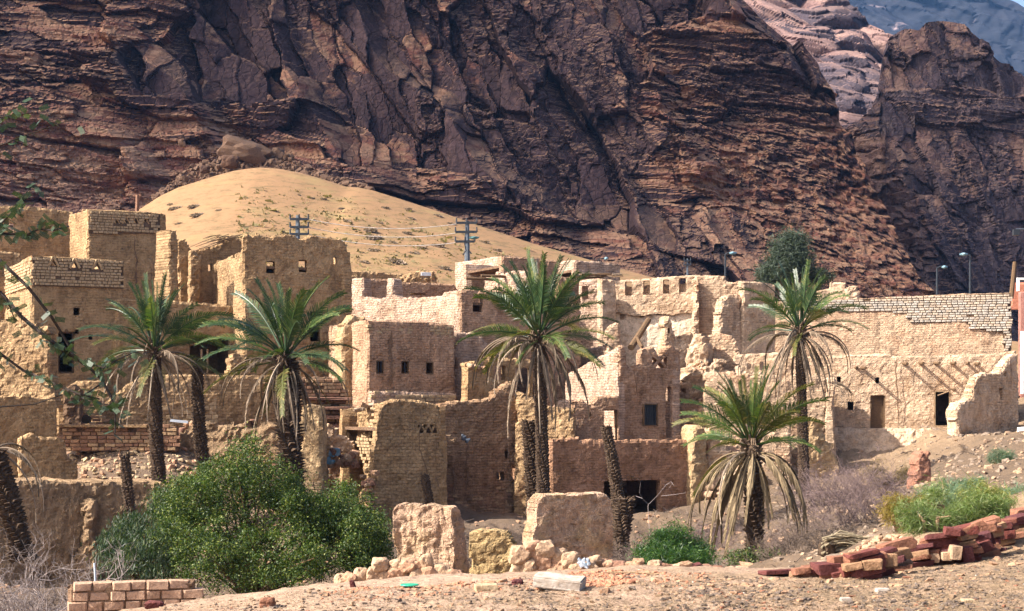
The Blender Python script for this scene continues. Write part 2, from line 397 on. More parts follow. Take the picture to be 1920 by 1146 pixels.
def wall(T, name, px0, Y0, rot, poly, holes=(), mat=None, **k):
    """poly and rectangular openings in photo pixels on a wall plane that starts at px0, depth Y0"""
    ln = line(px0, Y0, rot, max(p[0] for p in poly) + .01)
    pu = [ln.uz(*p) for p in poly]; hu = []
    for h in holes:
        if isinstance(h[0], tuple): hu.append([ln.uz(*p) for p in h])
        else:
            a, b = ln.uz(h[0], h[3]), ln.uz(h[2], h[1]); hu.append((a[0], a[1], b[0], b[1]))
    ln.o = wall_uz(T, name, ln, pu, mat=mat, holes=hu, **k); ln.poly = pu; return ln
def shell(T, ln, depth, zl, zr, zb, mat, roof=None, left=True, right=True, bk=True, zbk=None, ds=.16, roofmat=None, inset=.03, rag=.05, holes_l=()):
    """left, right and back walls and a roof behind the front wall ln"""
    A, B = ln.A - ln.n * inset, ln.B - ln.n * inset; A2, B2 = ln.A - ln.n * depth, ln.B - ln.n * depth
    zbk = zbk if zbk is not None else (zl + zr) / 2
    r = []
    if left:
        l = Line(A2, A); r.append(wall_uz(T, 'wall', l, [(0, zb), (l.L, zb), (l.L, zl), (0, zbk)], mat=mat, ds=ds, rag=rag, holes=holes_l)); T_l = l
    if right: l = Line(B, B2); r.append(wall_uz(T, 'wall', l, [(0, zb), (l.L, zb), (l.L, zbk), (0, zr)], mat=mat, ds=ds, rag=rag))
    if bk:
        l = Line(B2, A2); r.append(wall_uz(T, 'wall', l, [(0, zb), (l.L, zb), (l.L, zbk), (0, zbk)], mat=mat, ds=.3, rag=rag))
    if roof is not None:
        m = MB(); t = .12
        q = [ln.A - ln.n * .12 + ln.d * .12, ln.B - ln.n * .12 - ln.d * .12, B2 + ln.n * .1 - ln.d * .12, A2 + ln.n * .1 + ln.d * .12]
        V = [(p[0], p[1], roof - t) for p in q] + [(p[0], p[1], roof) for p in q]
        m.add(V, [np.array([[0, 3, 2, 1], [4, 5, 6, 7], [0, 1, 5, 4], [1, 2, 6, 5], [2, 3, 7, 6], [3, 0, 4, 7]])])
        m.build('roof', roofmat or MORT, T)
    return r
# bricks: shared meshes, front towards -y, unit size
def _brick_mesh(i):
    r = random.Random(i); j = lambda a: r.uniform(-a, a)
    V = []
    for (y, s) in ((.5, 1.), (-.32, 1.), (-.5, .86)):
        for (x, z) in ((-1, -1), (1, -1), (1, 1), (-1, 1)): V.append((x * .5 * s + j(.035), y + j(.05), z * .5 * s + j(.05)))
    F = [[8, 9, 10, 11]] + [[a + o, a + (o + 1) % 4 - o + o if False else a + (o + 1) % 4, a + 4 + (o + 1) % 4, a + 4 + o] for a in (0, 4) for o in range(4)]
    return mesh_np('brick', V, np.array(F))
BR = {}
def brick_variants(mat):
    if mat.name not in BR:
        BR[mat.name] = []
        for i in range(6):
            me = _brick_mesh(i); me.materials.append(mat); BR[mat.name].append(me)
    return BR[mat.name]
def bricks(T, ln, poly, bw, bh, mat, single=True, depth=.16, proud=.035, gap=.02, skip=(), miss=.02, sd=1, name='brick', uzpoly=False, course=0., wj=.25, limit=300):
    r = random.Random(sd); pu = poly if uzpoly else [ln.uz(*p) for p in poly]
    u0, u1 = min(p[0] for p in pu), max(p[0] for p in pu); z0, z1 = min(p[1] for p in pu), max(p[1] for p in pu)
    ms = brick_variants(mat); off = base(T); out = []; row = 0; z = z0
    VV = [np.array([v.co[:] for v in m.vertices]) for m in ms]; FF = np.array([p.vertices[:] for p in ms[0].polygons]); mb = MB(); cnt = 0
    while z < z1:
        h = bh * r.uniform(.9, 1.1); u = u0 - bw * r.uniform(0, 1)
        while u < u1:
            wd = bw * r.uniform(1 - wj, 1 + wj); uc, zc = u + wd / 2, z + h / 2 + course * (u - u0)
            c = np.array([uc]), np.array([zc])
            if inside(pu, *c)[0] and not any(inside(s, *c)[0] for s in skip) and r.random() > miss:
                k = r.randrange(6); p = ln.w(uc, zc, proud - depth / 2 + r.uniform(-.02, .02)); sc = (wd - gap, depth, h - gap)
                rot = ln.ang + r.uniform(-.03, .03)
                if single and cnt < limit:
                    o = bpy.data.objects.new(name, ms[k]); C.objects.link(o); o.parent = T; o.location = p - off
                    o.rotation_euler = (0, r.uniform(-.03, .03), rot); o.scale = sc; out.append(o)
                else:
                    v = VV[k] * np.array(sc); cs, sn = math.cos(rot), math.sin(rot)
                    mb.add(np.stack([v[:, 0] * cs - v[:, 1] * sn, v[:, 0] * sn + v[:, 1] * cs, v[:, 2]], 1) + np.array(p), [FF])
                cnt += 1
            u += wd
        z += h; row += 1
    if mb.n:
        o = mb.build('brickwork', mat, T); o['kind'] = 'stuff'
    return out
def mortar(T, ln, poly, out=.045, mat=None, holes=(), th=.1):
    ln2 = Line(ln.A + ln.n * out, ln.B + ln.n * out); return wall_uz(T, 'mortar_bed', ln2, [ln.uz(*p) for p in poly], th=th, mat=mat or DMORT, rag=.01, rough=.15, ds=.12, holes=[[ln.uz(*p) for p in h] for h in holes])
def beam(T, ln, px, py, out=.55, r=.06, name='beam', into=.3, drop=0., mat=None, side=0.):
    m = MB(); u, z = ln.uz(px, py); a = ln.w(u, z, -into); b = ln.w(u + side, z - drop, out)
    m.tube([a, (a + b) / 2 + Vector((0, 0, .01)), b], [r, r * .95, r * .85], 7); return m.build(name, mat or WOOD, T)
def frame(T, ln, px0, py0, px1, py1, t=.05, dep=.12, inset=.08, bars=0, hbars=0, mat=None, name='window'):
    a, b = ln.uz(px0, py1), ln.uz(px1, py0); u0, z0, u1, z1 = a[0], a[1], b[0], b[1]; m = MB()
    def bx(ua, za, ub, zb, o=inset, d=dep / 2): c = ln.w((ua + ub) / 2, (za + zb) / 2, -o); m.box(c, (abs(ub - ua) / 2, d, abs(zb - za) / 2), ln.ang)
    bx(u0, z0, u0 + t, z1); bx(u1 - t, z0, u1, z1); bx(u0 + t, z1 - t, u1 - t, z1); bx(u0 + t, z0, u1 - t, z0 + t)
    f = m.build(name, mat or WOOD, T)
    if bars or hbars:
        m = MB()
        for i in range(bars): u = u0 + (u1 - u0) * (i + 1) / (bars + 1); bx(u - .02, z0 + t, u + .02, z1 - t, inset, .015)
        for i in range(hbars): z = z0 + (z1 - z0) * (i + 1) / (hbars + 1); bx(u0 + t, z - .025, u1 - t, z + .025, inset + .03, .015)
        o = m.build('window_bar', METAL, f)
        o['kind'] = 'stuff' if False else 'thing'
        del o['kind']
    return f
def crack(T, ln, pts, w=.05, name='crack'):
    """a dark gash: points of a ragged strip laid proud of the wall where plaster has parted"""
    m = MB(); V = []; r = random.Random(len(pts) + int(pts[0][0]))
    P2 = []
    for (a, b) in zip(pts[:-1], pts[1:]):
        for t in np.linspace(0, 1, 6)[:-1]: P2.append((a[0] + (b[0] - a[0]) * t, a[1] + (b[1] - a[1]) * t))
    P2.append(pts[-1])
    for i, (x, y) in enumerate(P2):
        u, z = ln.uz(x, y); u += r.uniform(-.035, .035); q = w * (.5 + r.random()) * min(1, i / 3 + .15, (len(P2) - 1 - i) / 3 + .15)
        V += [ln.w(u - q / 2, z, .11)[:], ln.w(u + q / 2, z, .11)[:], ln.w(u + q / 2, z, -.2)[:], ln.w(u - q / 2, z, -.2)[:]]
    return V, len(P2)
def rock_mesh(sd, kind='lump'):
    bm = bmesh.new(); r = random.Random(sd)
    if kind == 'lump':
        bmesh.ops.create_icosphere(bm, subdivisions=3, radius=.5)
        for v in bm.verts:
            p = v.co; m = max(abs(p.x), abs(p.y), abs(p.z)) / .5; p *= 1 / (m ** .55)
            n_ = float(fbm(np.array([p.x * 2.6 + sd]), np.array([p.y * 2.6]), np.array([p.z * 2.6]), sd, 3)[0]); n2_ = float(fbm(np.array([p.x * 9 + sd]), np.array([p.y * 9]), np.array([p.z * 9]), sd, 2)[0]); p *= 1 + .2 * n_ + .05 * n2_
    else:
        for i in range(14 if kind == 'chunk' else 12):
            q = Vector((r.uniform(-.5, .5), r.uniform(-.5, .5), r.uniform(-.5, .5))); k = max(abs(q.x), abs(q.y), abs(q.z)); q = q / k * .5
            q = q * r.uniform(.85, 1.)
            bm.verts.new(q)
        if kind == 'slab':
            for x in (-.5, .5):
                for y in (-.5, .5):
                    for z in (-.5, .5): bm.verts.new((x * r.uniform(.75, 1), y * r.uniform(.75, 1), z * r.uniform(.8, 1)))
        g = bmesh.ops.convex_hull(bm, input=bm.verts); bmesh.ops.delete(bm, geom=[e for e in g['geom_interior'] if isinstance(e, bmesh.types.BMVert)], context='VERTS')
        loose = [v for v in bm.verts if not v.link_faces]; bmesh.ops.delete(bm, geom=loose, context='VERTS')
        bmesh.ops.bevel(bm, geom=bm.edges[:], offset=.02, segments=1, affect='EDGES')
    me = bpy.data.meshes.new('rock'); bm.to_mesh(me); bm.free(); return me
ROCK = {}
def rocks(kind, mat):
    k = (kind, mat.name)
    if k not in ROCK:
        ROCK[k] = []
        for i in range(8):
            me = rock_mesh(i * 13 + 5, kind); me.materials.append(mat); ROCK[k].append(me)
    return ROCK[k]
def stone(name, p, size, kind, mat, parent=None, r=rnd, rot=None):
    me = r.choice(rocks(kind, mat)); o = bpy.data.objects.new(name, me); C.objects.link(o)
    if parent: o.parent = parent; p = Vector(p) - base(parent)
    o.location = p; o.scale = size if isinstance(size, (tuple, list)) else (size, size, size)
    o.rotation_euler = rot or (r.uniform(-.25, .25), r.uniform(-.25, .25), r.uniform(0, 6.28)); return o
def rock_np(kind, mat):
    out = []
    for i_, me in enumerate(rocks(kind, mat)):
        if kind == 'lump':
            bm = bmesh.new(); bmesh.ops.create_icosphere(bm, subdivisions=1, radius=.5); r_ = random.Random(i_); me = bpy.data.meshes.new('tmp')
            for v_ in bm.verts: v_.co *= r_.uniform(.75, 1.15)
            bm.to_mesh(me); bm.free()
        V = np.array([v.co[:] for v in me.vertices]); me.calc_loop_triangles(); F = np.array([t.vertices[:] for t in me.loop_triangles]); out.append((V, F))
    return out
def scatter_rocks(name, pts, sizes, kind, mat, parent=None, flat=.7, sd=0):
    lib = rock_np(kind, mat); r = random.Random(sd); m = MB()
    for p, s in zip(pts, sizes):
        V, F = r.choice(lib); e = Matrix.Rotation(r.uniform(0, 6.28), 3, 'Z') @ Matrix.Rotation(r.uniform(-.4, .4), 3, 'X')
        v = (V * np.array([s * r.uniform(.7, 1.3), s * r.uniform(.7, 1.2), s * flat * r.uniform(.6, 1.2)])) @ np.array(e).T + np.array(p); m.add(v, [F])
    o = m.build(name, mat, parent); o['kind'] = 'stuff'; return o
# ------------------------------------------------------------------ the ground: thin-plate surface through surveyed points
GP = [(-300,1200,20),(0,1200,20),(960,1215,19.5),(1920,1180,19),(2300,1170,19),(100,1165,26),(400,1118,27.5),(640,1098,28.6),(900,1086,30),(1200,1071,31),(1460,1081,31),
 (1700,1034,32.5),(1920,985,33),(2200,940,33),(-300,1180,26),
 (640,1120,31),(400,1180,31),(900,1120,33),(1200,1110,34.5),(1430,1110,34.5),(1560,1045,36),(1750,965,38),(1920,915,41),(2300,850,42),
 (100,1190,34),(200,1180,42),(600,1150,42),(900,1130,42),(1200,1110,42),(1400,1095,43),(1550,1020,46),(1700,945,50),(1850,890,54),
 (100,1110,52),(350,1090,52),(700,1085,52),(1000,1075,52),(1300,1060,53),(1480,985,55),(1650,935,60),(1800,862,66),(1900,808,70),(2200,760,72),
 (40,1085,58),(150,1080,58),(60,1060,60.5),(200,1050,60.5),(330,1030,61),(450,960,62),(-200,1060,62),(-200,1090,56),(230,845,66),(330,848,67),(600,985,61),(750,1000,62),(1000,1000,63),(1200,1000,64),(1380,940,66),(1550,925,69),(1650,905,71),
 (100,820,72),(450,830,72),(700,925,73),(900,935,73),(1150,930,76),(1400,840,76),(1600,806,78),(1800,800,80),(2000,765,82),
 (0,730,92),(500,720,92),(1000,720,92),(1500,725,96),(2000,715,96),
 (0,690,130),(900,690,130),(1900,690,130),(-1500,700,110),(3400,690,110),(0,650,260),(1900,650,260),(960,640,420),(-2500,900,60),(3500,860,60),(-2500,1300,15),(4000,1300,15)]
GW = np.array([P(*g)[:] for g in GP] + [(-40, -20, -3.2), (0, -20, -2.9), (40, -20, -2.6), (0, 3, -2.8), (-300, 300, 8), (300, 300, 8), (0, 900, 40), (-400, 0, -3), (400, 0, -3)])
def _phi(r): return r * r * np.log(r + 1e-9)
_X = GW[:, :2] / 50.; _N = len(_X); _K = _phi(np.hypot(_X[:, None, 0] - _X[None, :, 0], _X[:, None, 1] - _X[None, :, 1])) + np.eye(_N) * 2e-4
_A = np.zeros((_N + 3, _N + 3)); _A[:_N, :_N] = _K; _A[:_N, _N] = 1; _A[:_N, _N + 1:] = _X; _A[_N, :_N] = 1; _A[_N + 1:, :_N] = _X.T
_W = np.linalg.solve(_A, np.concatenate([GW[:, 2], [0, 0, 0]]))
def gz(x, y):
    x = np.atleast_1d(np.asarray(x, float)); y = np.atleast_1d(np.asarray(y, float)); sh = x.shape; X = np.stack([x.ravel(), y.ravel()], 1) / 50.
    out = np.zeros(len(X))
    for i in range(0, len(X), 20000):
        q = X[i:i + 20000]; out[i:i + 20000] = _phi(np.hypot(q[:, None, 0] - _X[None, :, 0], q[:, None, 1] - _X[None, :, 1])) @ _W[:_N] + _W[_N] + q @ _W[_N + 1:]
    return out.reshape(sh)
def gnoise(x, y):
    x = np.asarray(x, float); y = np.asarray(y, float); near = np.clip((31.5 - y) / 3, 0, 1)
    a = .06 + (1 - near) * .28
    return a * fbm(x * .35, y * .35, 0, 5, 4) + .028 * fbm(x * 2.1, y * 2.1, 0, 8, 3) + .02 * noise(x * 7, y * 7, 0, 3)
def G(x, y): return float(gz(x, y)[0] + gnoise(np.array([x]), np.array([y]))[0])
def GPx(px, Y): x = (px - CX) / FPX * Y; return Vector((x, Y, G(x, Y)))
# ------------------------------------------------------------------ terrain sheet
def axis(segs):
    a = []
    for x0, x1, st in segs: a += list(np.arange(x0, x1, st))
    return np.array(a + [segs[-1][1]])
gx = axis([(-420, -60, 20), (-60, -24, 1.2), (-24, -15, .5), (-15, 15, .13), (15, 26, .35), (26, 60, 1.2), (60, 420, 20)])
gy = axis([(-20, 14, 3), (14, 21, .4), (21, 35, .11), (35, 62, .3), (62, 84, .4), (84, 130, 2), (130, 940, 20)])
X_, Y_ = np.meshgrid(gx, gy, indexing='ij'); Z_ = gz(X_, Y_) + gnoise(X_, Y_)
n0, n1 = X_.shape; idx = np.arange(n0 * n1).reshape(n0, n1)
F_ = np.stack([idx[:-1, :-1], idx[1:, :-1], idx[1:, 1:], idx[:-1, 1:]], -1).reshape(-1, 4)
m, nt_, b = M_new('dusty_ground'); g = NT(nt_); geo = g.n('ShaderNodeNewGeometry').outputs['Position']
big = g.noise(geo, .35, 5, .65, .6); mid = g.noise(geo, 3.2, 5, .7); fin = g.noise(geo, 19, 4, .8)
sep = g.n('ShaderNodeSeparateXYZ'); g.L(geo, sep.inputs[0])
col = g.mix(g.ramp(big, [(.38, 0.), (.6, 1.)]), (.375, .258, .18), (.3, .205, .135))
dirt = g.ramp(g.math('ADD', g.math('MULTIPLY', sep.outputs[0], .035), g.noise(geo, .8, 4, .7)), [(.5, 0.), (.78, 1.)])
col = g.mix(dirt, col, (.24, .165, .1))
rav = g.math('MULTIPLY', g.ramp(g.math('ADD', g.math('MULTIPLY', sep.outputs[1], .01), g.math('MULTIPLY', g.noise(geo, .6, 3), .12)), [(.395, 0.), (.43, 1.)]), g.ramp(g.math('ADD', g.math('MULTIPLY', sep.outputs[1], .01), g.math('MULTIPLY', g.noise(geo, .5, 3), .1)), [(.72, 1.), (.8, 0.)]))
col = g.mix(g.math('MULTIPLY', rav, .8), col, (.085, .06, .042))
gr = g.ramp(g.noise(geo, 5.5, 5, .8), [(.5, 0.), (.62, 1.)]); col = g.mix(g.math('MULTIPLY', gr, .75), col, (.15, .1, .06))
col = g.mix(.8, col, g.ramp(mid, [(.3, .7), (.5, 1.), (.72, 1.15)]), 'MULTIPLY'); col = g.mix(.8, col, g.ramp(fin, [(.3, .6), (.5, 1.), (.7, 1.25)]), 'MULTIPLY')
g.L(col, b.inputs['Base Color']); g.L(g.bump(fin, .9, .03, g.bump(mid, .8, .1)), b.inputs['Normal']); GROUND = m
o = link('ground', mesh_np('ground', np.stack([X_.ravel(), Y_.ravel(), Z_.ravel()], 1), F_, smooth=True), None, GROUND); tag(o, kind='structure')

# ------------------------------------------------------------------ rock sheets
def sheet(name, px0, px1, st, top, bot, Yf, disp, mat, stz=None, cap=12, capd=3.):
    """a rock face: a leaning surface broken into blocks; its crest rolls over and falls away behind"""
    xs = np.arange(px0, px1 + st, st); tp = np.interp(xs, [t[0] for t in top], [t[1] for t in top]); bt = np.interp(xs, [t[0] for t in bot], [t[1] for t in bot])
    nz = int(max(bt - tp) / (stz or st)) + 1; v = np.linspace(0, 1, nz)
    PX = np.repeat(xs[:, None], nz, 1); PY = bt[:, None] + (tp - bt)[:, None] * v[None]
    Y = Yf(PX, PY); X = (PX - CX) / FPX * Y; Z = (HOR - PY) / FPX * Y
    dy, dzz, at = disp(X, Z, PX, PY); Y = Y + dy; Z = Z + dzz
    q = np.arange(1, cap + 1)[None] * capd * (1 + .3 * np.arange(cap)[None])
    Xc = np.repeat(X[:, -1:], cap, 1) * (1 + q / Y[:, -1:]); Yc = Y[:, -1:] + q; Zc = Z[:, -1:] + (HOR - PY[:, -1:]) / FPX * q * .6 - .02 * q * q / capd - .15 * q
    X = np.concatenate([X, Xc], 1); Y = np.concatenate([Y, Yc], 1); Z = np.concatenate([Z, Zc], 1)
    at = {k: np.concatenate([a, np.repeat(a[:, -1:], cap, 1)], 1).ravel() for k, a in at.items()}
    a, b_ = X.shape; idx = np.arange(a * b_).reshape(a, b_); F = np.stack([idx[:-1, :-1], idx[1:, :-1], idx[1:, 1:], idx[:-1, 1:]], -1).reshape(-1, 4)
    o = link(name, mesh_np(name, np.stack([X.ravel(), Y.ravel(), Z.ravel()], 1), F, smooth=False, attrs=at), None, mat); tag(o, kind='structure'); return o
def blocks(x, z, s, amp, sd, tilt=.5, crack=.1, cw=.05):
    """a wall split into blocks of size s=(sx,sz), each set back and tilted its own way"""
    b1, b2, ci, cj, dx, dz = worley(x / s[0], z / s[1], sd)
    d = amp * ((crand(ci, cj, sd + 1) - .5) * 1.2 + dx * (crand(ci, cj, sd + 2) - .5) * 2 * tilt + dz * ((crand(ci, cj, sd + 3) - .5) * 2 * tilt))
    e = np.clip(1 - (b2 - b1) / cw, 0, 1); return d + amp * crack * e, crand(ci, cj, sd + 4), e
def rockdisp(seed, big=1., dip=-.12, mixf=None, ledge=1.):
    def f(X, Z, PX, PY):
        wx = X + .8 * fbm(X * .05, Z * .05, 0, seed, 3) + .45 * fbm(X * .35, Z * .35, 0, seed + 2, 3); wz = Z - dip * X + .7 * fbm(X * .06, Z * .06, 4, seed + 1, 3) + .1 * fbm(X * .6, Z * .6, 2, seed + 6, 2)
        mk = np.clip(.5 + 2.2 * fbm(X * .035, Z * .06, 8, seed + 3, 3) + (0 if mixf is None else mixf(PX, PY)), 0, 1)    # 1 = bedded ledges, 0 = upright joints
        a1, r1, e1 = blocks(wx, wz, (24, 8), 4. * ledge, seed + 10, .45); a2, r2, e2 = blocks(wx + .36 * wz, wz, (8.5, 20), 4.4, seed + 11, .8)
        b1, q1, f1 = blocks(wx, wz, (7.5, 2.3), 1.9 * ledge, seed + 12, .5); b2, q2, f2 = blocks(wx + .3 * wz, wz, (3.0, 6.8), 1.7, seed + 13, .8)
        c1, s1, g1 = blocks(wx, wz, (2.5, .85), .8, seed + 14, .7); c2, s2, g2 = blocks(wx, wz, (1.4, 1.9), .9, seed + 15, .9)
        d1, t1, h1 = blocks(wx, wz, (.95, .42), .36, seed + 16, .8)
        lay = lambda t, w_: (t - np.floor(t)) ** 3 * w_
        strat = lay(wz / 3.1 + .6 * noise(X * .05, Z * .02, 0, seed), 1.0) + lay(wz / .95, .25)
        m1 = np.where(mk > .5, 1., 0.); m2 = np.clip((mk - .35) * 4, 0, 1); calm = np.clip(.42 + 2.0 * fbm(X * .06, Z * .05, 5, seed + 30, 2), .12, 1) * (.55 + .45 * m2)
        calm = np.maximum(calm, .9 * np.clip((q2 - .72) * 6, 0, 1))
        d = big * (4.2 * fbm(X * .018, Z * .012, 2, seed + 20, 2) + (1 - m1) * a2 + m1 * a1) + (1 - m2) * b2 + m2 * (b1 - strat) + calm * ((1 - m2) * c2 + m2 * c1 + d1) + calm * .1 * fbm(X * 2.2, Z * 2.6, 0, seed + 21, 2) + .05 * fbm(X * 1.5, Z * 1.5, 0, seed + 22, 2)
        blk = np.where(mk > .5, r1, r2) * .4 + np.where(m2 > .5, q1, q2) * .6
        crk = np.maximum(np.where(m2 > .5, f1, f2), .7 * np.where(mk > .5, e1, e2)); crk = np.maximum(crk, .5 * np.where(m2 > .5, g1, g2) * calm)
        return d, 0 * d, {'blk': blk, 'crk': crk, 'bed': np.clip(m2 * .8 + .5 * (calm - .4), 0, 1), 'fine': np.where(m2 > .5, s1, s2)}
    return f
def rock_mat(name, tan, var, red, hi, varn=.5, streak=.5, pale=None):
    m, nt, b = M_new(name); g = NT(nt); geo = g.n('ShaderNodeNewGeometry'); pos = geo.outputs['Position']
    A = lambda k: g.n('ShaderNodeAttribute', attribute_name=k).outputs['Fac']
    blk, bed, fine = A('blk'), A('bed'), A('fine')
    n1 = g.noise(g.scale(pos, (1, .4, 1.5)), .035, 6, .62, 1.2); n2 = g.noise(g.scale(pos, (1, .5, .35)), .28, 6, .68, .4); n3 = g.noise(pos, 1.4, 6, .75)
    n4 = g.noise(g.scale(pos, (.35, .35, 2.6)), .5, 5, .7, .6)
    sn = g.n('ShaderNodeSeparateXYZ'); g.L(geo.outputs['True Normal'], sn.inputs[0])
    # desert varnish: big patches, block by block, less where bedded and on ledge tops
    v = g.math('ADD', g.math('MULTIPLY', blk, .55), g.math('MULTIPLY', n1, 1.15)); v = g.math('ADD', v, g.math('MULTIPLY', n2, .45)); v = g.math('SUBTRACT', v, g.math('MULTIPLY', bed, .16))
    v = g.math('SUBTRACT', v, g.math('MULTIPLY', g.math('MAXIMUM', sn.outputs[2], 0.), .35)); v = g.math('ADD', v, g.math('MULTIPLY', n3, .25))
    vm = g.ramp(v, [(.98 - varn * .22, 0.), (1.09 - varn * .22, 1.)])
    rk = g.mix(g.ramp(g.math('ADD', n4, g.math('MULTIPLY', fine, .25)), [(.45, 0.), (.75, 1.)]), tan, red)
    rk = g.mix(g.ramp(n2, [(.55, 0.), (.75, 1.)]), rk, red)
    if pale: col0 = g.ramp(g.noise(g.scale(pos, (.007, .007, .014)), 1., 6, .62, .5), [(.6, 0.), (.64, 1.)])
    st = g.noise(g.scale(pos, (1.1, 1.1, .045)), 1., 5, .7); vc = g.mix(g.math('MULTIPLY', g.ramp(st, [(.5, 0.), (.72, 1.)]), streak), var, hi)
    vc = g.mix(g.ramp(fine, [(.2, 0.), (.9, .45)]), vc, tuple(x * 1.8 for x in var))
    col = g.mix(vm, rk, vc)
    col = g.mix(g.ramp(sn.outputs[2], [(.62, 0.), (.9, .55)]), col, tan)      # dust settled on the ledges
    if pale: col = g.mix(col0, col, pale)
    col = g.mix(.85, col, g.ramp(n3, [(.28, .5), (.5, 1.), (.7, 1.35)]), 'MULTIPLY')
    g.L(col, b.inputs['Base Color']); b.inputs['Roughness'].default_value = .8
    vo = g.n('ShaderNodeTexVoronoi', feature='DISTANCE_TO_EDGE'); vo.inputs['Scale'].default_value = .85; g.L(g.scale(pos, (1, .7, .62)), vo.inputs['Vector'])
    vo2 = g.n('ShaderNodeTexVoronoi', feature='F1', distance='CHEBYCHEV'); vo2.inputs['Scale'].default_value = 1.7; g.L(g.scale(pos, (.8, .6, 1.5)), vo2.inputs['Vector'])
    cr = g.ramp(vo.outputs['Distance'], [(.0, 0.), (.07, 1.)]); bedded = g.math('MULTIPLY', n4, bed)
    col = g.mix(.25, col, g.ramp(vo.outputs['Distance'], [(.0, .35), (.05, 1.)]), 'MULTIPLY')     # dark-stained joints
    g.L(col, b.inputs['Base Color'])
    g.L(g.bump(n3, .55, .22, g.bump(vo2.outputs['Distance'], .6, .3, g.bump(cr, .6, .25, g.bump(bedded, .6, .6)))), b.inputs['Normal']); return m
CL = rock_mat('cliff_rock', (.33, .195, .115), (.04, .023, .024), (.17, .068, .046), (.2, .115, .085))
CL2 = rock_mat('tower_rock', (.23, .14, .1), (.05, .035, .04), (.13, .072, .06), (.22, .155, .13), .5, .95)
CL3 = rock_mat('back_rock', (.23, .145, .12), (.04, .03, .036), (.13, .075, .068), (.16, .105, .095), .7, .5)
CL4 = rock_mat('mountain_rock', (.02, .022, .03), (.012, .014, .02), (.018, .018, .024), (.02, .02, .025), .4, .2, (.2, .15, .15))  # the pale patches are sun through cloud gaps, painted into the rock colour
def lowleft(px, py): return np.clip((py - 120) / 250 - (px - 100) / 700, -.4, 1) * .7 + .6 * np.clip((py - 250) / 200, 0, 1) * (px > 700) - .25 * ((px > 450) & (py < 300)) - .4 * np.clip((px - 880) / 120, 0, 1) * np.clip((340 - py) / 60, 0, 1)
mx = rockdisp(40, 1., -.1, lowleft)
def Ymain(px, py):
    t = np.clip((560 - py) / 560, -.4, 1.3); left = np.clip((420 - px) / 700, 0, 1)
    return 172 + 34 * t + 34 * np.clip(px / 1700, -.2, 1.2) + left * 22 * t - 20 * left + 9 * np.clip((py - 380) / 150, 0, 1) * -1
def main_disp(X, Z, PX, PY):
    d, e, at = mx(X, Z, PX, PY)
    q = (PX + (PY) * -.8 + 60 * fbm(PX / 260., PY / 260., 0, 7, 2)) / 235.; f = q - np.floor(q)      # buttresses running down to the right
    d = d + 4.5 * (np.minimum(f / .78, (1 - f) / .22) - .5) * np.clip(PX / 300 - .4, 0, 1) * np.clip((560 - PY) / 200, .2, 1) * (.75 + .5 * noise(X * .03, Z * .03, 0, 3)) * -1
    rub = np.clip((PX - (1270 + (PY - 240) * .62) + 40 * fbm(PX / 90., PY / 90., 0, 17, 3)) / 60, 0, 1) * np.clip((PY - 225) / 50, 0, 1)      # scree of the gully
    s1_, r1_, _e = blocks(X + .4 * noise(X * .6, Z * .6), Z + .15 * X, (2.0, 1.2), .85, 881, 1.1); s2_, r2_, _e = blocks(X, Z + .2 * X, (.9, .6), .5, 882, 1.2); edge = np.clip((1640 - PX) / 90, 0, 1)
    d = d * (1 - .8 * rub) * (.35 + .65 * edge) + rub * (s1_ + s2_); at['blk'] = at['blk'] * (1 - rub) + rub * (.1 + .45 * r1_); at['bed'] = np.maximum(at['bed'], rub); at['fine'] = at['fine'] * (1 - rub) + rub * r2_
    at['blk'] = at['blk'] - .34 * np.clip((PY - 110) / 160, 0, 1) * np.clip((760 - PX) / 420, 0, 1) + .1 * np.clip((PX - 500) / 200, 0, 1) * np.clip((300 - PY) / 150, 0, 1)
    return d, e, at
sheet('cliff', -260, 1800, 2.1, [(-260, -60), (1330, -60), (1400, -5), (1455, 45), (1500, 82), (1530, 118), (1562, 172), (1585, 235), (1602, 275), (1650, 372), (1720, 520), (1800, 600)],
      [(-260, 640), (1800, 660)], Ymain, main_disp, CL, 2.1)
tdx = rockdisp(75, .5, -.05, lambda px, py: -.7 + 1.25 * ((px < 1650) | (py > 420)))
def Ytow(px, py): t = np.clip((600 - py) / 600, -.3, 1.3); return 246 + 26 * t + 26 * np.clip((1660 - px) / 200, 0, 1.4) * np.clip((480 - py) / 260, 0, 1) + 16 * np.clip((px - 1700) / 900, 0, 1)
def tow_disp(X, Z, PX, PY):
    d, e, at = tdx(X, Z, PX, PY); rub = np.clip((1700 + (PY - 230) * .35 - PX) / 70, 0, 1) * np.clip((PY - 235) / 40, 0, 1)
    bb, rr_, ee = blocks(X, Z, (2.1, 1.1), 1.4, 991, 1.2); d = d * (1 - rub * .7) + rub * bb; at['bed'] = np.maximum(at['bed'], rub * 1.5); rr_ = rr_ * .35; at['blk'] = at['blk'] * (1 - rub) + rr_ * rub; return d, e, at
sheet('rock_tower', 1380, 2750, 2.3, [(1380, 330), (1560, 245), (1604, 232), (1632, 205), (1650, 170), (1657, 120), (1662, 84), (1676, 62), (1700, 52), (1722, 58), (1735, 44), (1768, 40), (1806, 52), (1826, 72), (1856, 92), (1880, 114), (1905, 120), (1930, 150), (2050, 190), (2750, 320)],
      [(1380, 680), (2750, 720)], Ytow, tow_disp, CL2, 2.3)
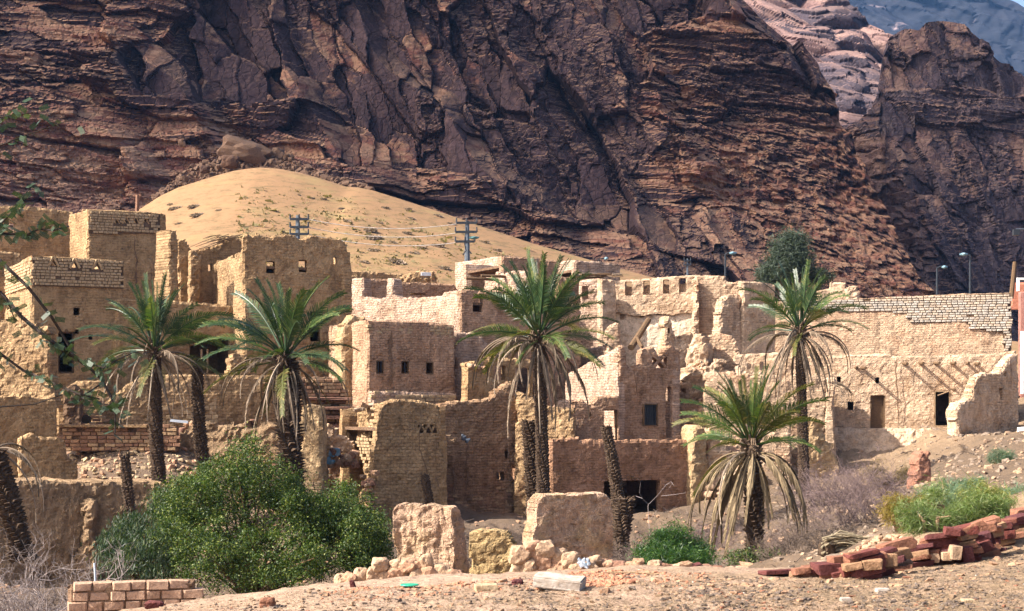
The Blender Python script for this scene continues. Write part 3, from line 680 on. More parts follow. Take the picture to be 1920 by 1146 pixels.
def back_disp(X, Z, PX, PY):
    wx = X + 8 * fbm(X * .02, Z * .02, 0, 61, 3); wz = Z + .45 * X + 5 * fbm(X * .03, Z * .03, 0, 62, 3)
    b1, b2, ci, cj, dx, dz = worley(wx / 15, wz / 8.5, 63); dome = 7 * (b1 ** 2) * 2.6; c1, s1, g1 = blocks(wx, wz, (5, 2.3), 2., 64); r = crand(ci, cj, 66)
    return dome + c1 + 10 * fbm(X * .012, Z * .015, 0, 65, 3), 0 * X, {'blk': r, 'crk': g1, 'bed': 0 * X + .7, 'fine': s1}
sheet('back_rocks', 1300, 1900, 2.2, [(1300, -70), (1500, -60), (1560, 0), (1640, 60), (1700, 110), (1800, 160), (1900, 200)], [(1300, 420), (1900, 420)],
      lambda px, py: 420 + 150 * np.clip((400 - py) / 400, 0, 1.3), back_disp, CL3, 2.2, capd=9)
def mtn_disp(X, Z, PX, PY):
    wx = X + 20 * fbm(X * .006, Z * .006, 0, 71, 3); u = (wx + Z * .9) * .014; c1, s1, g1 = blocks(wx, Z + .5 * X, (40, 16), 14., 74)
    rd = 1 - abs(fbm(u, Z * .004, 0, 72, 3)); return -30 * rd + c1 + 5 * fbm(X * .05, Z * .05, 0, 73, 3), 0 * X, {'blk': s1, 'crk': g1, 'bed': 0 * X + .4, 'fine': s1}
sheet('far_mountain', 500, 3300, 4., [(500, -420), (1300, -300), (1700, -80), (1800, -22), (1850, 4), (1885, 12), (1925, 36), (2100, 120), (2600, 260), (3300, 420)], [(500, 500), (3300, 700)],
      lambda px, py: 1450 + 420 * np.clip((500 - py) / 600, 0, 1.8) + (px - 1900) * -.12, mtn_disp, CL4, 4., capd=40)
# sunlit patches on the far mountain: painted in its rock colour, nothing placed here
def patch(name, pts, Y, n, amp, mat, sd):
    pass
# ------------------------------------------------------------------ sand dune leaning on the cliff
dtop = [(-500, 470), (120, 452), (200, 425), (265, 391), (300, 368), (335, 351), (370, 340), (400, 331), (440, 320), (485, 314), (520, 316), (560, 323), (600, 334), (650, 350), (672, 351), (700, 357), (760, 376), (840, 402), (900, 424), (1000, 457), (1080, 480), (1165, 505), (1215, 518), (1330, 545), (1600, 610), (2500, 700)]
xs = np.arange(-74, 60, .42); zt = (HOR - np.interp(xs * 20 + CX, [t[0] for t in dtop], [t[1] for t in dtop])) / 20.
nv = 130; v = np.linspace(0, 1, nv); Xd = np.repeat(xs[:, None], nv, 1); Yd = 88 + 62 * v[None] + 0 * Xd
prof = .26 * v + .74 * v ** 1.35
Zd = .5 + (zt[:, None] - .5) * prof[None] + .8 * fbm(Xd * .05, Yd * .04, 0, 91, 3) * np.sin(v * np.pi)[None] + .1 * fbm(Xd * .3, Yd * .3, 0, 92, 3) * (1 - v[None] * .8)
q = np.arange(1, 25)[None] * 1.5; Xb = np.repeat(xs[:, None], 24, 1); Yb = 150 + q + 0 * Xb; Zb = Zd[:, -1:] - .03 * q * q * .7 - .12 * q
Xd = np.concatenate([Xd, Xb], 1); Yd = np.concatenate([Yd, Yb], 1); Zd = np.concatenate([Zd, Zb], 1)
a_, b_ = Xd.shape; idx = np.arange(a_ * b_).reshape(a_, b_); Fd = np.stack([idx[:-1, :-1], idx[1:, :-1], idx[1:, 1:], idx[:-1, 1:]], -1).reshape(-1, 4)
m, nt_, b = M_new('dune_sand'); g = NT(nt_); pos = g.n('ShaderNodeNewGeometry').outputs['Position']; sp = g.n('ShaderNodeSeparateXYZ'); g.L(pos, sp.inputs[0])
hgt = g.math('ADD', g.math('MULTIPLY', sp.outputs[2], .045), g.math('MULTIPLY', g.noise(g.scale(pos, (.6, .6, 1)), .09, 5, .6), .9)); hgt = g.math('SUBTRACT', hgt, g.math('MULTIPLY', sp.outputs[0], .006))
veg = g.ramp(hgt, [(1.05, 1.), (1.32, 0.)])
col = g.mix(g.noise(pos, .25, 4, .6), (.29, .133, .078), (.31, .144, .085))
spk = g.ramp(g.noise(g.scale(pos, (.55, .55, 2.6)), 1.1, 7, .85), [(.5, 0.), (.62, 1.)]); dry = g.mix(spk, (.24, .14, .07), (.12, .085, .04)); dry = g.mix(g.ramp(g.noise(g.scale(pos, (.5, .5, 2.5)), .3, 4, .7), [(.5, 0.), (.7, .7)]), dry, (.24, .175, .075))
col = g.mix(veg, col, dry); g.L(col, b.inputs['Base Color'])
wv = g.noise(g.scale(pos, (1, 1, 3)), 2.2, 4, .7); g.L(g.bump(wv, .4, .12), b.inputs['Normal'])
o = link('sand_dune', mesh_np('sand_dune', np.stack([Xd.ravel(), Yd.ravel(), Zd.ravel()], 1), Fd, smooth=True), None, m); tag(o, kind='structure')
def duneP(px, py):
    """point of the dune seen at a photo pixel"""
    k = (px - CX) / FPX; s = (HOR - py) / FPX; Ys = np.linspace(88, 150, 400); xx = k * Ys; vv = (Ys - 88) / 62
    ztx = (HOR - np.interp(xx * 20 + CX, [t[0] for t in dtop], [t[1] for t in dtop])) / 20.
    zz = .5 + (ztx - .5) * (.26 * vv + .74 * vv ** 1.35) + .8 * fbm(xx * .05, Ys * .04, 0, 91, 3) * np.sin(vv * np.pi)
    i = int(np.argmax(zz >= s * Ys)); return Vector((xx[i], Ys[i], zz[i]))
# ------------------------------------------------------------------ the mud village
GOLD = (Vector((0, 0, 0)))
def house(name, label, px, py, Y, cat='mud house', group=None):
    p = P(px, py, Y); return thing(name, label, cat, p, group)
def cut_crack(T, ln, pts, w=.06):
    """a crack: a flat ragged strip on the plaster, its dark colour painting the shade in the gap"""
    V, n = crack(T, ln, pts, w); F = []
    for i in range(n - 1):
        a, b = 4 * i, 4 * (i + 1); F += [[a, a + 1, b + 1, b]]
    m = MB(); m.add(V, [np.array(F)]); return m.build('crack', MORT, T)  # dark mortar colour stands for the shade inside the crack
tri = lambda x, y, w, h: ((x - w, y + h), (x + w, y + h), (x, y - h))

# --- left: house with three triangular vents in a brick parapet
H1 = house('mud_house', 'ochre mud house at the left edge with three triangular vents in its brick parapet', 145, 800, 70)
tv = [tri(100, 492, 8, 7), tri(140, 495, 8, 7), tri(182, 498, 8, 7)]
W1 = wall(H1, 'wall', 60, 70, 27, [(60, 860), (60, 479), (100, 481), (180, 485), (232, 489), (232, 860)], [(138, 577, 150, 591), (109, 622, 140, 700), (166, 627, 174, 637), (141, 618, 148, 626)] + tv, OCH, rag=.03, rough=.4)
mortar(H1, W1, [(61, 536), (61, 481), (231, 490), (231, 541)], holes=tv)
z1 = W1.uz(60, 479)[1]; z2 = W1.uz(232, 489)[1]
shell(H1, W1, 6.5, z1, z2, -4, OCHB, z1 - 1.5, zbk=z2, ds=.1)
bricks(H1, W1, [(61, 534), (61, 482), (231, 491), (231, 540)], .21, .135, BRICK_OCH, skip=[[W1.uz(*p) for p in tri(t[2][0], t[2][1] + 7, 12, 11)] for t in tv], proud=.085, sd=3, limit=300)
LS = Line(W1.A - W1.n * 6.5, W1.A - W1.n * .03)
bricks(H1, LS, [(.1, z1 - 1.35), (.1, z2 - .1), (LS.L - .1, z1 - .1), (LS.L - .1, z1 - 1.35)], .22, .14, BRICK_OCH, proud=.08, sd=4, uzpoly=True, single=False)
for t in tv:
    x, y = t[2][0], t[2][1] + 7; m = MB()
    for s in (-1, 1): m.tube([W1.p(x - s * 1, y - 10, .04), W1.p(x - s * 10, y + 8, .04)], [.07, .07], 4)
    m.build('vent_frame', BRICK_OCH, H1)
frame(H1, W1, 109, 622, 140, 700, .07, inset=.2, name='door_frame')
beam(H1, W1, 124, 620, .1, .08, 'lintel')

# bright ruined wall leaning on the left house
T = house('ruined_wall', 'sunlit crumbling mud wall in front of the left house beside the black doorway', 50, 760, 64, 'wall')
wall(T, 'wall', -60, 66, -14, [(-60, 760), (-60, 590), (0, 600), (40, 608), (62, 604), (90, 613), (94, 640), (92, 700), (101, 750), (104, 765)], mat=OCHB, rag=.12, th=.7, rough=1.4)
T = house('terrace_wall', 'shaded ochre terrace wall with straight foot below the sunlit wall at left edge', 50, 880, 64, 'wall')
wall(T, 'wall', -120, 60.5, 24, [(-120, 905), (-120, 735), (0, 743), (60, 745), (106, 750), (108, 870), (100, 905)], mat=OCH, rag=.08, th=1.2)
T = house('garden_wall', 'low broken mud wall with a lit left end on the earth bank at left', 95, 905, 60, 'wall')
wall(T, 'wall', 40, 60, 26, [(40, 925), (36, 850), (38, 822), (60, 812), (72, 820), (100, 820), (122, 824), (128, 860), (146, 868), (150, 925)], mat=OCH, rag=.1, th=.7, rough=1.4)

# back left tower with four vents
H2 = house('mud_tower', 'tall ochre mud tower behind the left house with four small triangular vents', 235, 560, 82, 'mud tower')
tv = [tri(217, 414, 5, 5), tri(236, 414, 5, 5), tri(254, 414, 5, 5), tri(272, 414, 5, 5)]
W2 = wall(H2, 'wall', 164, 80, 27, [(164, 720), (164, 392), (230, 394), (300, 399), (311, 402), (311, 720)], tv, OCH, rag=.05, rough=.5)
mortar(H2, W2, [(166, 438), (166, 394), (300, 401), (300, 438)], holes=tv)
z1 = W2.uz(164, 392)[1]; z2 = W2.uz(311, 402)[1]; shell(H2, W2, 4.2, z1, z2, -2, OCHB, z1 - 1.6, zbk=z2 + .2, ds=.1)
bricks(H2, W2, [(166, 437), (166, 395), (296, 402), (296, 437)], .22, .14, BRICK_OCH, skip=[[W2.uz(*p) for p in tri(t[2][0], t[2][1] + 5, 8, 8)] for t in tv], proud=.085, sd=6)
for t in tv:
    x, y = t[2][0], t[2][1] + 5; m = MB()
    for s in (-1, 1): m.tube([W2.p(x - s * .5, y - 7, .03), W2.p(x - s * 7, y + 6, .03)], [.05, .05], 4)
    m.build('vent_frame', OCH, H2)
cut_crack(H2, W2, [(251, 438), (252, 470), (256, 490), (254, 520), (256, 555)], .07); cut_crack(H2, W2, [(281, 495), (284, 520), (283, 545)], .04)
T = house('yard_wall', 'plain shaded ochre wall at the far left behind the vented parapet', 60, 560, 86, 'wall')
Wb = wall(T, 'wall', -150, 83, 24, [(-150, 620), (-150, 370), (0, 386), (60, 388), (137, 397), (139, 620)], [(14, 418, 27, 438)], OCH, rag=.06)
T = house('parapet', 'low brick parapet strip in front of the plain wall at far left', 10, 520, 79, 'wall')
wall(T, 'wall', -80, 77, 20, [(-80, 520), (-80, 462), (0, 470), (40, 475), (40, 520)], mat=OCHB, rag=.05)

# pillar, recessed room and its sticks
T = house('wall_pier', 'narrow tall wall stub, sunlit on its left, between the two ochre towers', 322, 600, 76, 'wall')
wall(T, 'wall', 318, 73, 45, [(318, 720), (318, 460), (320, 438), (328, 432), (334, 440), (334, 720)], mat=OCHB, rag=.16, th=1.3, rough=1.8)
H3 = house('open_room', 'roofless ochre room with two small sunlit windows and broken roof sticks', 395, 600, 78, 'mud ruin')
W3 = wall(H3, 'wall', 332, 76.5, 24, [(332, 720), (332, 448), (345, 451), (362, 472), (378, 463), (395, 462), (409, 458), (412, 440), (420, 452), (440, 445), (462, 452), (468, 470), (468, 720)], [(391, 495, 398, 508), (425, 498, 433, 511), (398, 572, 455, 622)], OCH, rag=.12)
wall(H3, 'wall', 356, 76.0, 24, [(356, 600), (358, 470), (370, 466), (378, 480), (376, 560), (374, 600)], mat=OCHB, rag=.2, th=.6, rough=2.)
W3b = Line(W3.w(1.6, 0, -1.7)[:2], W3.w(5.5, 0, -1.7)[:2])
wall_uz(H3, 'wall', Line(W3b.A + W3b.n * -1.2, W3b.B + W3b.n * -1.2), [(0, -1), (3.9, -1), (3.9, 6.2), (0, 6.2)], mat=PALE, ds=.2)
for i in range(13):
    m = MB(); x = 408 + i * 4.0 + rnd.uniform(-2, 2); a = W3.p(x, 446 + rnd.uniform(-6, 7) , .2 + rnd.uniform(-.3, .2)); l = rnd.uniform(.7, 2.2); d = Vector((-.85, -.35, -.28 + rnd.uniform(-.16, .2)))
    m.tube([a, a + d * l * .5 + Vector((0, 0, .04)), a + d * l], [.022, .02, .012], 5); m.build('roof_stick', WOODP if i % 3 else WOOD, H3)
a = W3.p(405, 455, .3); m = MB(); m.tube([a, a + Vector((-1.1, -.4, -.5)), a + Vector((-2.4, -.7, -1.2))], [.02, .02, .01], 5); m.build('roof_stick', WOODP, H3)
for i in range(34):
    x = rnd.uniform(388, 462); m = MB(); a = W3.p(x, 566 + (x - 388) * .03 + rnd.uniform(-4, 6), rnd.uniform(.05, .5)); d = Vector((rnd.uniform(-1, 1), rnd.uniform(-.3, .3), rnd.uniform(-.25, .1)))
    m.tube([a, a + d * rnd.uniform(.3, .9)], [.025, .014], 4); m.build('roof_stick', WOOD, H3)
for i in range(2):
    m = MB(); x = (375, 425)[i]; a = W3.p(x, 640, -.1)

# the big front tower
H4 = house('mud_tower', 'large ochre tower with bumpy top and three small square windows, behind the second palm', 550, 700, 74, 'mud tower')
top = [(457, 470), (458, 440), (466, 438), (474, 443), (488, 437), (496, 443), (508, 446), (518, 438), (528, 444), (540, 438), (552, 440), (566, 448), (578, 444), (592, 440), (606, 446), (622, 444), (640, 450), (649, 451)]
W4 = wall(H4, 'wall', 457, 72.5, 26, [(457, 860), (460, 700), (457, 540)] + top + [(651, 540), (656, 640), (660, 860)], [(500, 490, 517, 512), (561, 488, 577, 510), (627, 482, 634, 495), (582, 584, 602, 640)], OCH, rag=.09, taper=.01)
z1 = W4.uz(458, 447)[1]; shell(H4, W4, 6., z1 - .5, z1 - .4, -3, OCHB, z1 - 1.2, ds=.12, rag=.12, zbk=z1 - .8)
for b in ((500, 490, 517, 512), (561, 488, 577, 510)): frame(H4, W4, *b, t=.03, inset=.3, name='window_frame')
cut_crack(H4, W4, [(463, 583), (470, 610), (476, 640)], .05)
# small room behind the left window lets the light in
T = house('wall', 'yellowish plain mud wall fragment right of the large ochre tower', 672, 740, 71, 'wall')
wall(T, 'wall', 645, 70.5, 26, [(640, 800), (643, 700), (640, 640), (646, 612), (662, 590), (676, 596), (690, 600), (692, 700), (690, 800)], mat=YEL, rag=.06, th=.9)
# dark lower rooms between the palms
H5 = house('lower_rooms', 'shaded lower storey with dark openings behind the two left palms', 330, 720, 73, 'mud ruin')
W5 = wall(H5, 'wall', 214, 71.5, 25, [(214, 760), (214, 560), (300, 562), (460, 575), (462, 760)], [(366, 632, 432, 700), (385, 588, 394, 598), (356, 648, 372, 690)], OCH, rag=.08)
for x in (377, 388):
    m = MB(); a = W5.p(x, 700, .1); c = W5.p(x, 655, .1); m.tube([a, c], [.045, .045], 6); m.build('door_post', WOODP, H5)
shell(H5, W5, 3.5, W5.uz(214, 566)[1], W5.uz(460, 580)[1], -3, OCH, W5.uz(214, 566)[1] - .3, left=False, right=False)
wall(H5, 'wall', 425, 70.6, 26, [(425, 760), (427, 690), (432, 665), (446, 664), (462, 668), (464, 760)], mat=OCHB, rag=.16, th=.7, rough=1.7)
H6 = house('terrace_wall', 'long low terrace wall of ochre blocks behind the trunks of the left palms', 330, 860, 69, 'wall')
W6 = wall(H6, 'wall', 190, 69, 14, [(190, 890), (192, 760), (205, 748), (236, 722), (262, 708), (300, 702), (360, 702), (450, 704), (540, 703), (562, 706), (562, 900)], [(488, 720, 500, 752)], OCHB, rag=.06, th=.7)
bricks(H6, W6, [(305, 795), (305, 715), (372, 715), (410, 722), (410, 795)], .36, .2, BRICK_OCH, proud=.04, sd=9, miss=.12)
wall(H6, 'wall', 106, 70, 8, [(106, 880), (106, 742), (118, 728), (140, 716), (185, 712), (200, 730), (212, 760), (214, 880)], mat=OCHB, rag=.12, th=.5)
T = house('brick_ledge', 'reddish mud brick retaining ledge on the slope left of the first palm', 190, 842, 66, 'brick wall')
Wr = wall(T, 'wall', 108, 66, 4, [(108, 846), (110, 798), (160, 800), (270, 800), (330, 800), (334, 846)], mat=MORT, rag=.06, th=.8)
bricks(T, Wr, [(108, 845), (108, 797), (333, 799), (333, 845)], .34, .165, BRICK_RED, proud=.08, sd=11, miss=.04, wj=.35)
m = MB(); a = P(118, 800, 65.8); m.box(P(190, 799, 66.2), (1.9, .35, .05), R(4), .02); m.build('coping', OCH, T)
T = house('mud_oven_niche', 'dark brick recess with a round pot under the doorway of the left house', 160, 790, 68.5, 'niche')
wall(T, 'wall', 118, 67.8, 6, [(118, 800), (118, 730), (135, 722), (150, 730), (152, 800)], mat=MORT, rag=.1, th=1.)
m = MB(); c = P(165, 787, 67.); m.tube([c, c + Vector((0, -.35, .02))], [.16, .19], 14); m.build('pot', SOOT, T)
Wn = Line(P(130, 0, 68.3)[:2], P(190, 0, 68.6)[:2]); bricks(T, Wn, [(150, 797), (150, 735), (200, 748), (200, 797)], .3, .14, BRICK_RED, proud=.03, sd=12, miss=.1)

# red stone stair mass behind the second palm
H7 = house('stone_stair', 'ruined reddish stone stair mass between the second palm and the yellowish wall', 610, 800, 68, 'ruin')
W7 = wall(H7, 'wall', 545, 68, 16, [(545, 880), (545, 708), (600, 706), (640, 712), (648, 742), (650, 770), (652, 880)], mat=MORT, rag=.08, th=.8)
bricks(H7, W7, [(556, 870), (556, 708), (640, 712), (650, 750), (648, 870)], .42, .15, BRICK_RED, proud=.12, sd=14, miss=.12, wj=.5, depth=.3)
for i in range(4):
    m = MB(); m.box(W7.p(612 + i * 6, 748 + i * 17, .25), (1.0, .3, .07), W7.ang, .03); m.build('stone_slab', STN_BRN, H7)

# --- house with three framed windows
H8 = house('mud_house', 'square pinkish mud house with three framed windows and a dark vertical crack', 772, 760, 70)
hl = [(705, 676, 720, 701), (752, 677, 767, 701), (798, 679, 813, 702)]
W8 = wall(H8, 'wall', 689, 69, 26, [(689, 800), (689, 600), (730, 600), (800, 603), (852, 610), (853, 800)], hl, PNK, rag=.04)
z1 = W8.uz(689, 600)[1]; z2 = W8.uz(852, 610)[1]; shell(H8, W8, 5, z1, z2, -2.5, PNK, z1 - .35, ds=.14)
for i, b in enumerate(hl): frame(H8, W8, *b, t=.045, inset=.06, bars=(2, 1, 0)[i], name='window_frame')
cut_crack(H8, W8, [(731, 618), (732, 640), (730, 665), (733, 690), (731, 725)], .16)
W8b = wall(H8, 'plinth', 697, 68.6, 26, [(697, 800), (697, 733), (780, 735), (856, 738), (857, 800)], mat=PNKB, rag=.06, th=.5)
bricks(H8, W8b, [(700, 758), (700, 735), (854, 740), (854, 760)], .34, .16, BRICK_OCH, proud=.03, sd=17, miss=.1)
bricks(H8, W8, [(692, 622), (692, 606), (848, 614), (848, 634)], .26, .13, BRICK_OCH, proud=.015, sd=18, miss=.35)

# bright roofless house behind with gaps in its parapet
H9 = house('mud_house', 'sunlit pale pink mud wall with two parapet gaps behind the three window house', 770, 610, 78)
W9 = wall(H9, 'wall', 650, 84.5, -50, [(650, 640), (655, 523), (679, 522), (680, 556), (700, 561), (724, 558), (725, 522), (738, 522), (739, 553), (750, 562), (765, 556), (772, 560), (800, 557), (828, 556), (832, 548), (846, 546), (862, 545), (862, 660)], mat=PNKB, rag=.09, th=.6)
W9b = wall(H9, 'wall', 676, 88, 20, [(676, 600), (676, 522), (730, 524), (745, 529), (800, 530), (850, 533), (862, 548), (862, 600)], [(769, 550, 796, 553)], PNK, rag=.06)
T = house('yard_wall', 'brown back wall strip at the foot of the dune with a rubble end', 720, 540, 92, 'wall')
wall(T, 'wall', 640, 91, 14, [(640, 560), (640, 507), (690, 509), (755, 514), (760, 560)], mat=OCHB, rag=.06)
wall(T, 'wall', 752, 89.5, 20, [(752, 560), (754, 520), (768, 512), (790, 508), (808, 510), (818, 528), (822, 560)], mat=OCHB, rag=.25, th=1.1, rough=2.5)
m = MB(); m.box(P(799, 514, 88.6), (.28, .03, .1), .3, .02); m.build('cloth_scrap', WHITE, T)
H10 = house('mud_house', 'shaded pink mud house with a small lit doorway left of the tall middle palm', 930, 700, 75)
W10 = wall(H10, 'wall', 862, 74, 26, [(862, 800), (862, 545), (880, 542), (900, 545), (960, 548), (1000, 552), (1040, 560), (1090, 575), (1090, 800)], [(886, 555, 906, 585), (938, 665, 950, 674), (968, 686, 1010, 745)], PNK, rag=.06)
beam(H10, W10, 898, 556, .1, .06, 'lintel', side=.5); shell(H10, W10, 5, W10.uz(862, 550)[1], W10.uz(1080, 572)[1], -2.5, PNKB, W10.uz(862, 550)[1] - .4, left=True, right=False, ds=.12)
W10b = wall(H10, 'wall', 853, 71.8, 26, [(853, 800), (853, 625), (868, 622), (880, 626), (905, 632), (915, 650), (916, 800)], mat=PNKB, rag=.1)
wall(H10, 'wall', 818, 76.5, -50, [(818, 700), (820, 600), (850, 612), (853, 700)], mat=PNKB, rag=.05)
# dark gap under it
T = house('low_ruin', 'ochre ruin with dark hollow and small square openings right of the three window house', 925, 750, 70.5, 'mud ruin')
W11 = wall(T, 'wall', 874, 69.6, 30, [(874, 790), (876, 690), (890, 678), (905, 690), (912, 702), (930, 712), (938, 716), (950, 730), (1000, 745), (1002, 790)], [(931, 690, 948, 715)], OCH, rag=.12, th=.6)
W11b = wall(T, 'wall', 912, 71.2, 26, [(912, 790), (912, 668), (960, 672), (1000, 676), (1000, 790)], [(925, 686, 948, 712), (965, 690, 998, 740)], OCH, rag=.1)
for (x, y, s) in ((880, 686, .22), (893, 688, .2), (905, 690, .15)): stone('lump', W11.p(x, y, .1), (s * 1.4, s, s), 'lump', STN_MUD, T)
# roof-line ruins in the middle
H12 = house('mud_house', 'upper pink house with a lit left face at the foot of the dune', 950, 540, 86)
W12 = wall(H12, 'wall', 942, 84, 26, [(942, 640), (942, 480), (990, 482), (1044, 488), (1045, 640)], mat=PNK, rag=.04)
wall(H12, 'wall', 852, 93, -50, [(852, 640), (852, 493), (900, 486), (941, 480), (942, 640)], [(879, 497, 886, 502)], PNKB, rag=.04)
Wl = wall(H12, 'wall', 905, 82.5, -40, [(905, 600), (904, 520), (925, 514), (965, 507), (985, 508), (985, 600)], mat=PNKB, rag=.12, th=.5)
for (x, y, o, s) in ((880, 522, .3, 1.), (908, 517, .3, 1.1)):
    m = MB(); a = P(x - 6, y, 81.); m.tube([a, a + Vector((.9, .3, .0)), a + Vector((1.6, .9, -.03))], [.08, .08, .07], 7); m.build('beam', WOOD, H12)
shell(H12, W12, 5, W12.uz(942, 482)[1], W12.uz(1044, 490)[1], 0, PNKB, W12.uz(1044, 490)[1] - .3, left=False, right=True, ds=.2)
H13 = house('mud_house', 'upper pink house with a rubble covered roof right of the middle palm crown', 1110, 560, 86)
W13 = wall(H13, 'wall', 1078, 86, 26, [(1078, 640), (1078, 489), (1120, 490), (1164, 496), (1165, 640)], mat=PNKB, rag=.05)
wall(H13, 'wall', 1042, 89.5, -46, [(1042, 640), (1043, 490), (1078, 488), (1079, 640)], mat=PNKB, rag=.06)
shell(H13, W13, 5, W13.uz(1078, 491)[1], W13.uz(1164, 498)[1], 0, PNKB, W13.uz(1164, 498)[1] - .3, left=False, right=True, ds=.2)
W13b = wall(H13, 'wall', 1045, 83.5, 26, [(1045, 760), (1045, 518), (1075, 520), (1090, 524), (1108, 524), (1108, 760)], mat=PNK, rag=.06)
for i in range(22):
    m = MB(); a = P(rnd.uniform(1085, 1160), rnd.uniform(512, 521), 83 + rnd.uniform(-.6, .8)); d = Vector((rnd.uniform(-1, 1), rnd.uniform(-.4, .4), rnd.uniform(-.06, .1))).normalized() * rnd.uniform(.3, 1.)
    m.box(a, (abs(d.x) / 2 + .1, .12, .035), rnd.uniform(-.4, .4), .02); m.build('roof_slab', WOOD if i % 3 else STN_GRY, H13)

# --- upper house with the row of niches
H14 = house('mud_house', 'sunlit peach house with a row of four upright niches and a leaning beam', 1240, 660, 80)
W14a = wall(H14, 'wall', 1086, 82, -22, [(1086, 760), (1086, 528), (1100, 524), (1127, 522), (1128, 760)], [(1092, 536, 1104, 562)], PNKB, rag=.05)
W14b = wall(H14, 'wall', 1127, 80.5, 26, [(1127, 780), (1127, 522), (1148, 524), (1156, 526), (1156, 780)], mat=PCH, rag=.04)
ni = [(1172, 528, 1185, 555), (1206, 526, 1219, 553), (1243, 524, 1255, 551), (1273, 521, 1286, 548)]
holes = [(1162, 582, 1171, 600), (1181, 583, 1190, 592), (1199, 581, 1209, 596), (1215, 580, 1222, 592), (1229, 582, 1238, 591), (1247, 580, 1256, 590), (1265, 581, 1273, 590), (1281, 579, 1288, 586)]
W14 = wall(H14, 'wall', 1150, 82.5, -12, [(1150, 585), (1150, 527), (1200, 523), (1250, 519), (1290, 516), (1312, 516), (1313, 590), (1290, 586), (1260, 590), (1230, 588), (1200, 592), (1180, 590)], ni, PCH, rag=.05, th=.5)
wall_uz(H14, 'wall', Line(W14.w(0, 0, -.35)[:2], W14.w(W14.L, 0, -.35)[:2]), [(0, 3.5), (W14.L, 3.9), (W14.L, 6.3), (0, 6.1)], mat=PCH, ds=.2, th=.2)
W14c = wall(H14, 'wall', 1150, 82.7, -12, [(1150, 800), (1150, 560), (1312, 560), (1312, 800)], holes, PALE, rag=.05, th=.4, rough=.7)
wall(H14, 'wall', 1090, 76.5, 5, [(1132, 800), (1134, 630), (1140, 612), (1155, 604), (1163, 612), (1166, 660), (1168, 800)], mat=PCHB, rag=.12, th=.6)
wall(H14, 'wall', 1226, 79, 20, [(1226, 800), (1236, 660), (1242, 625), (1246, 596), (1254, 592), (1259, 605), (1262, 625), (1275, 632), (1300, 622), (1303, 650), (1303, 800)], [(1251, 614, 1256, 625)], PCH, rag=.16, th=.7, rough=1.8)
m = MB(); a = P(1183, 652, 79.); b_ = P(1216, 600, 81.3); m.tube([a, (a + b_) / 2, b_], [.17, .16, .15], 9); m.build('leaning_beam', WOOD, H14)
m = MB(); m.tube([P(1204, 652, 78.8), P(1194, 634, 79.6)], [.1, .1], 7); m.build('leaning_beam', WOOD, H14)
H15 = house('mud_house', 'peach stepped ruin right of the niches with a crumbling shaded lower corner', 1360, 640, 79, 'mud ruin')
W15 = wall(H15, 'wall', 1308, 81.5, -8, [(1308, 720), (1306, 560), (1300, 530), (1303, 516), (1325, 517), (1360, 517), (1361, 527), (1378, 531), (1382, 527), (1396, 527), (1396, 720)], mat=PCHB, rag=.07, th=.6)
wall(H15, 'wall', 1298, 81, 10, [(1298, 700), (1301, 600), (1306, 560), (1303, 530), (1308, 520), (1311, 530), (1312, 700)], mat=PCHB, rag=.15, th=.5, rough=2)
wall(H15, 'wall', 1335, 78.8, 28, [(1335, 720), (1332, 655), (1345, 650), (1350, 600), (1356, 560), (1362, 553), (1390, 552), (1393, 720)], mat=PCHB, rag=.12, th=.6)
W15b = wall(H15, 'wall', 1392, 79.5, 26, [(1392, 720), (1392, 527), (1420, 528), (1455, 533), (1456, 720)], mat=PCH, rag=.05)
T = house('rubble_pier', 'lumpy eroded mud pier left of the lower pinkish wall on the rubble slope', 1303, 700, 76, 'wall')
wall(T, 'wall', 1280, 75.5, -20, [(1280, 720), (1280, 690), (1290, 655), (1300, 630), (1312, 624), (1322, 630), (1327, 650), (1322, 690), (1320, 720)], mat=PCH, rag=.25, th=1.1, rough=2.4)
T = house('yard_wall', 'small lit ashlar wall block between the eroded pier and the long brick wall', 1360, 690, 76.5, 'wall')
wall(T, 'wall', 1325, 76.5, -12, [(1325, 740), (1325, 628), (1350, 624), (1372, 629), (1380, 640), (1388, 666), (1389, 740)], mat=PCHB, rag=.09, th=.6)
T = house('terrace_wall', 'sunlit peach wall with three small dark beam holes behind the low palm crown', 1440, 720, 75, 'wall')
W16 = wall(T, 'wall', 1375, 76, -8, [(1375, 760), (1375, 665), (1420, 662), (1470, 661), (1500, 664), (1500, 760)], [(1376, 683, 1386, 691), (1400, 681, 1408, 692), (1424, 679, 1432, 694)], PCH, rag=.08, th=.8)
T = house('terrace_wall', 'lit peach mud wall directly behind the low palm with two dark gaps', 1390, 860, 72.5, 'wall')
W17 = wall(T, 'wall', 1318, 72.5, -6, [(1318, 900), (1318, 700), (1340, 697), (1380, 702), (1420, 700), (1450, 703), (1482, 712), (1484, 900)], [(1415, 716, 1428, 745), (1449, 716, 1462, 742)], PCHB, rag=.1, th=.9)
T = house('rubble_wall', 'collapsed lumpy mud shoulder with stones above the low palm', 1350, 700, 74.5, 'wall')
wall(T, 'wall', 1312, 74.5, -10, [(1312, 730), (1314, 700), (1320, 678), (1340, 672), (1356, 673), (1366, 690), (1390, 697), (1420, 696), (1440, 705), (1440, 730)], mat=PCH, rag=.3, th=1.3, rough=3.)

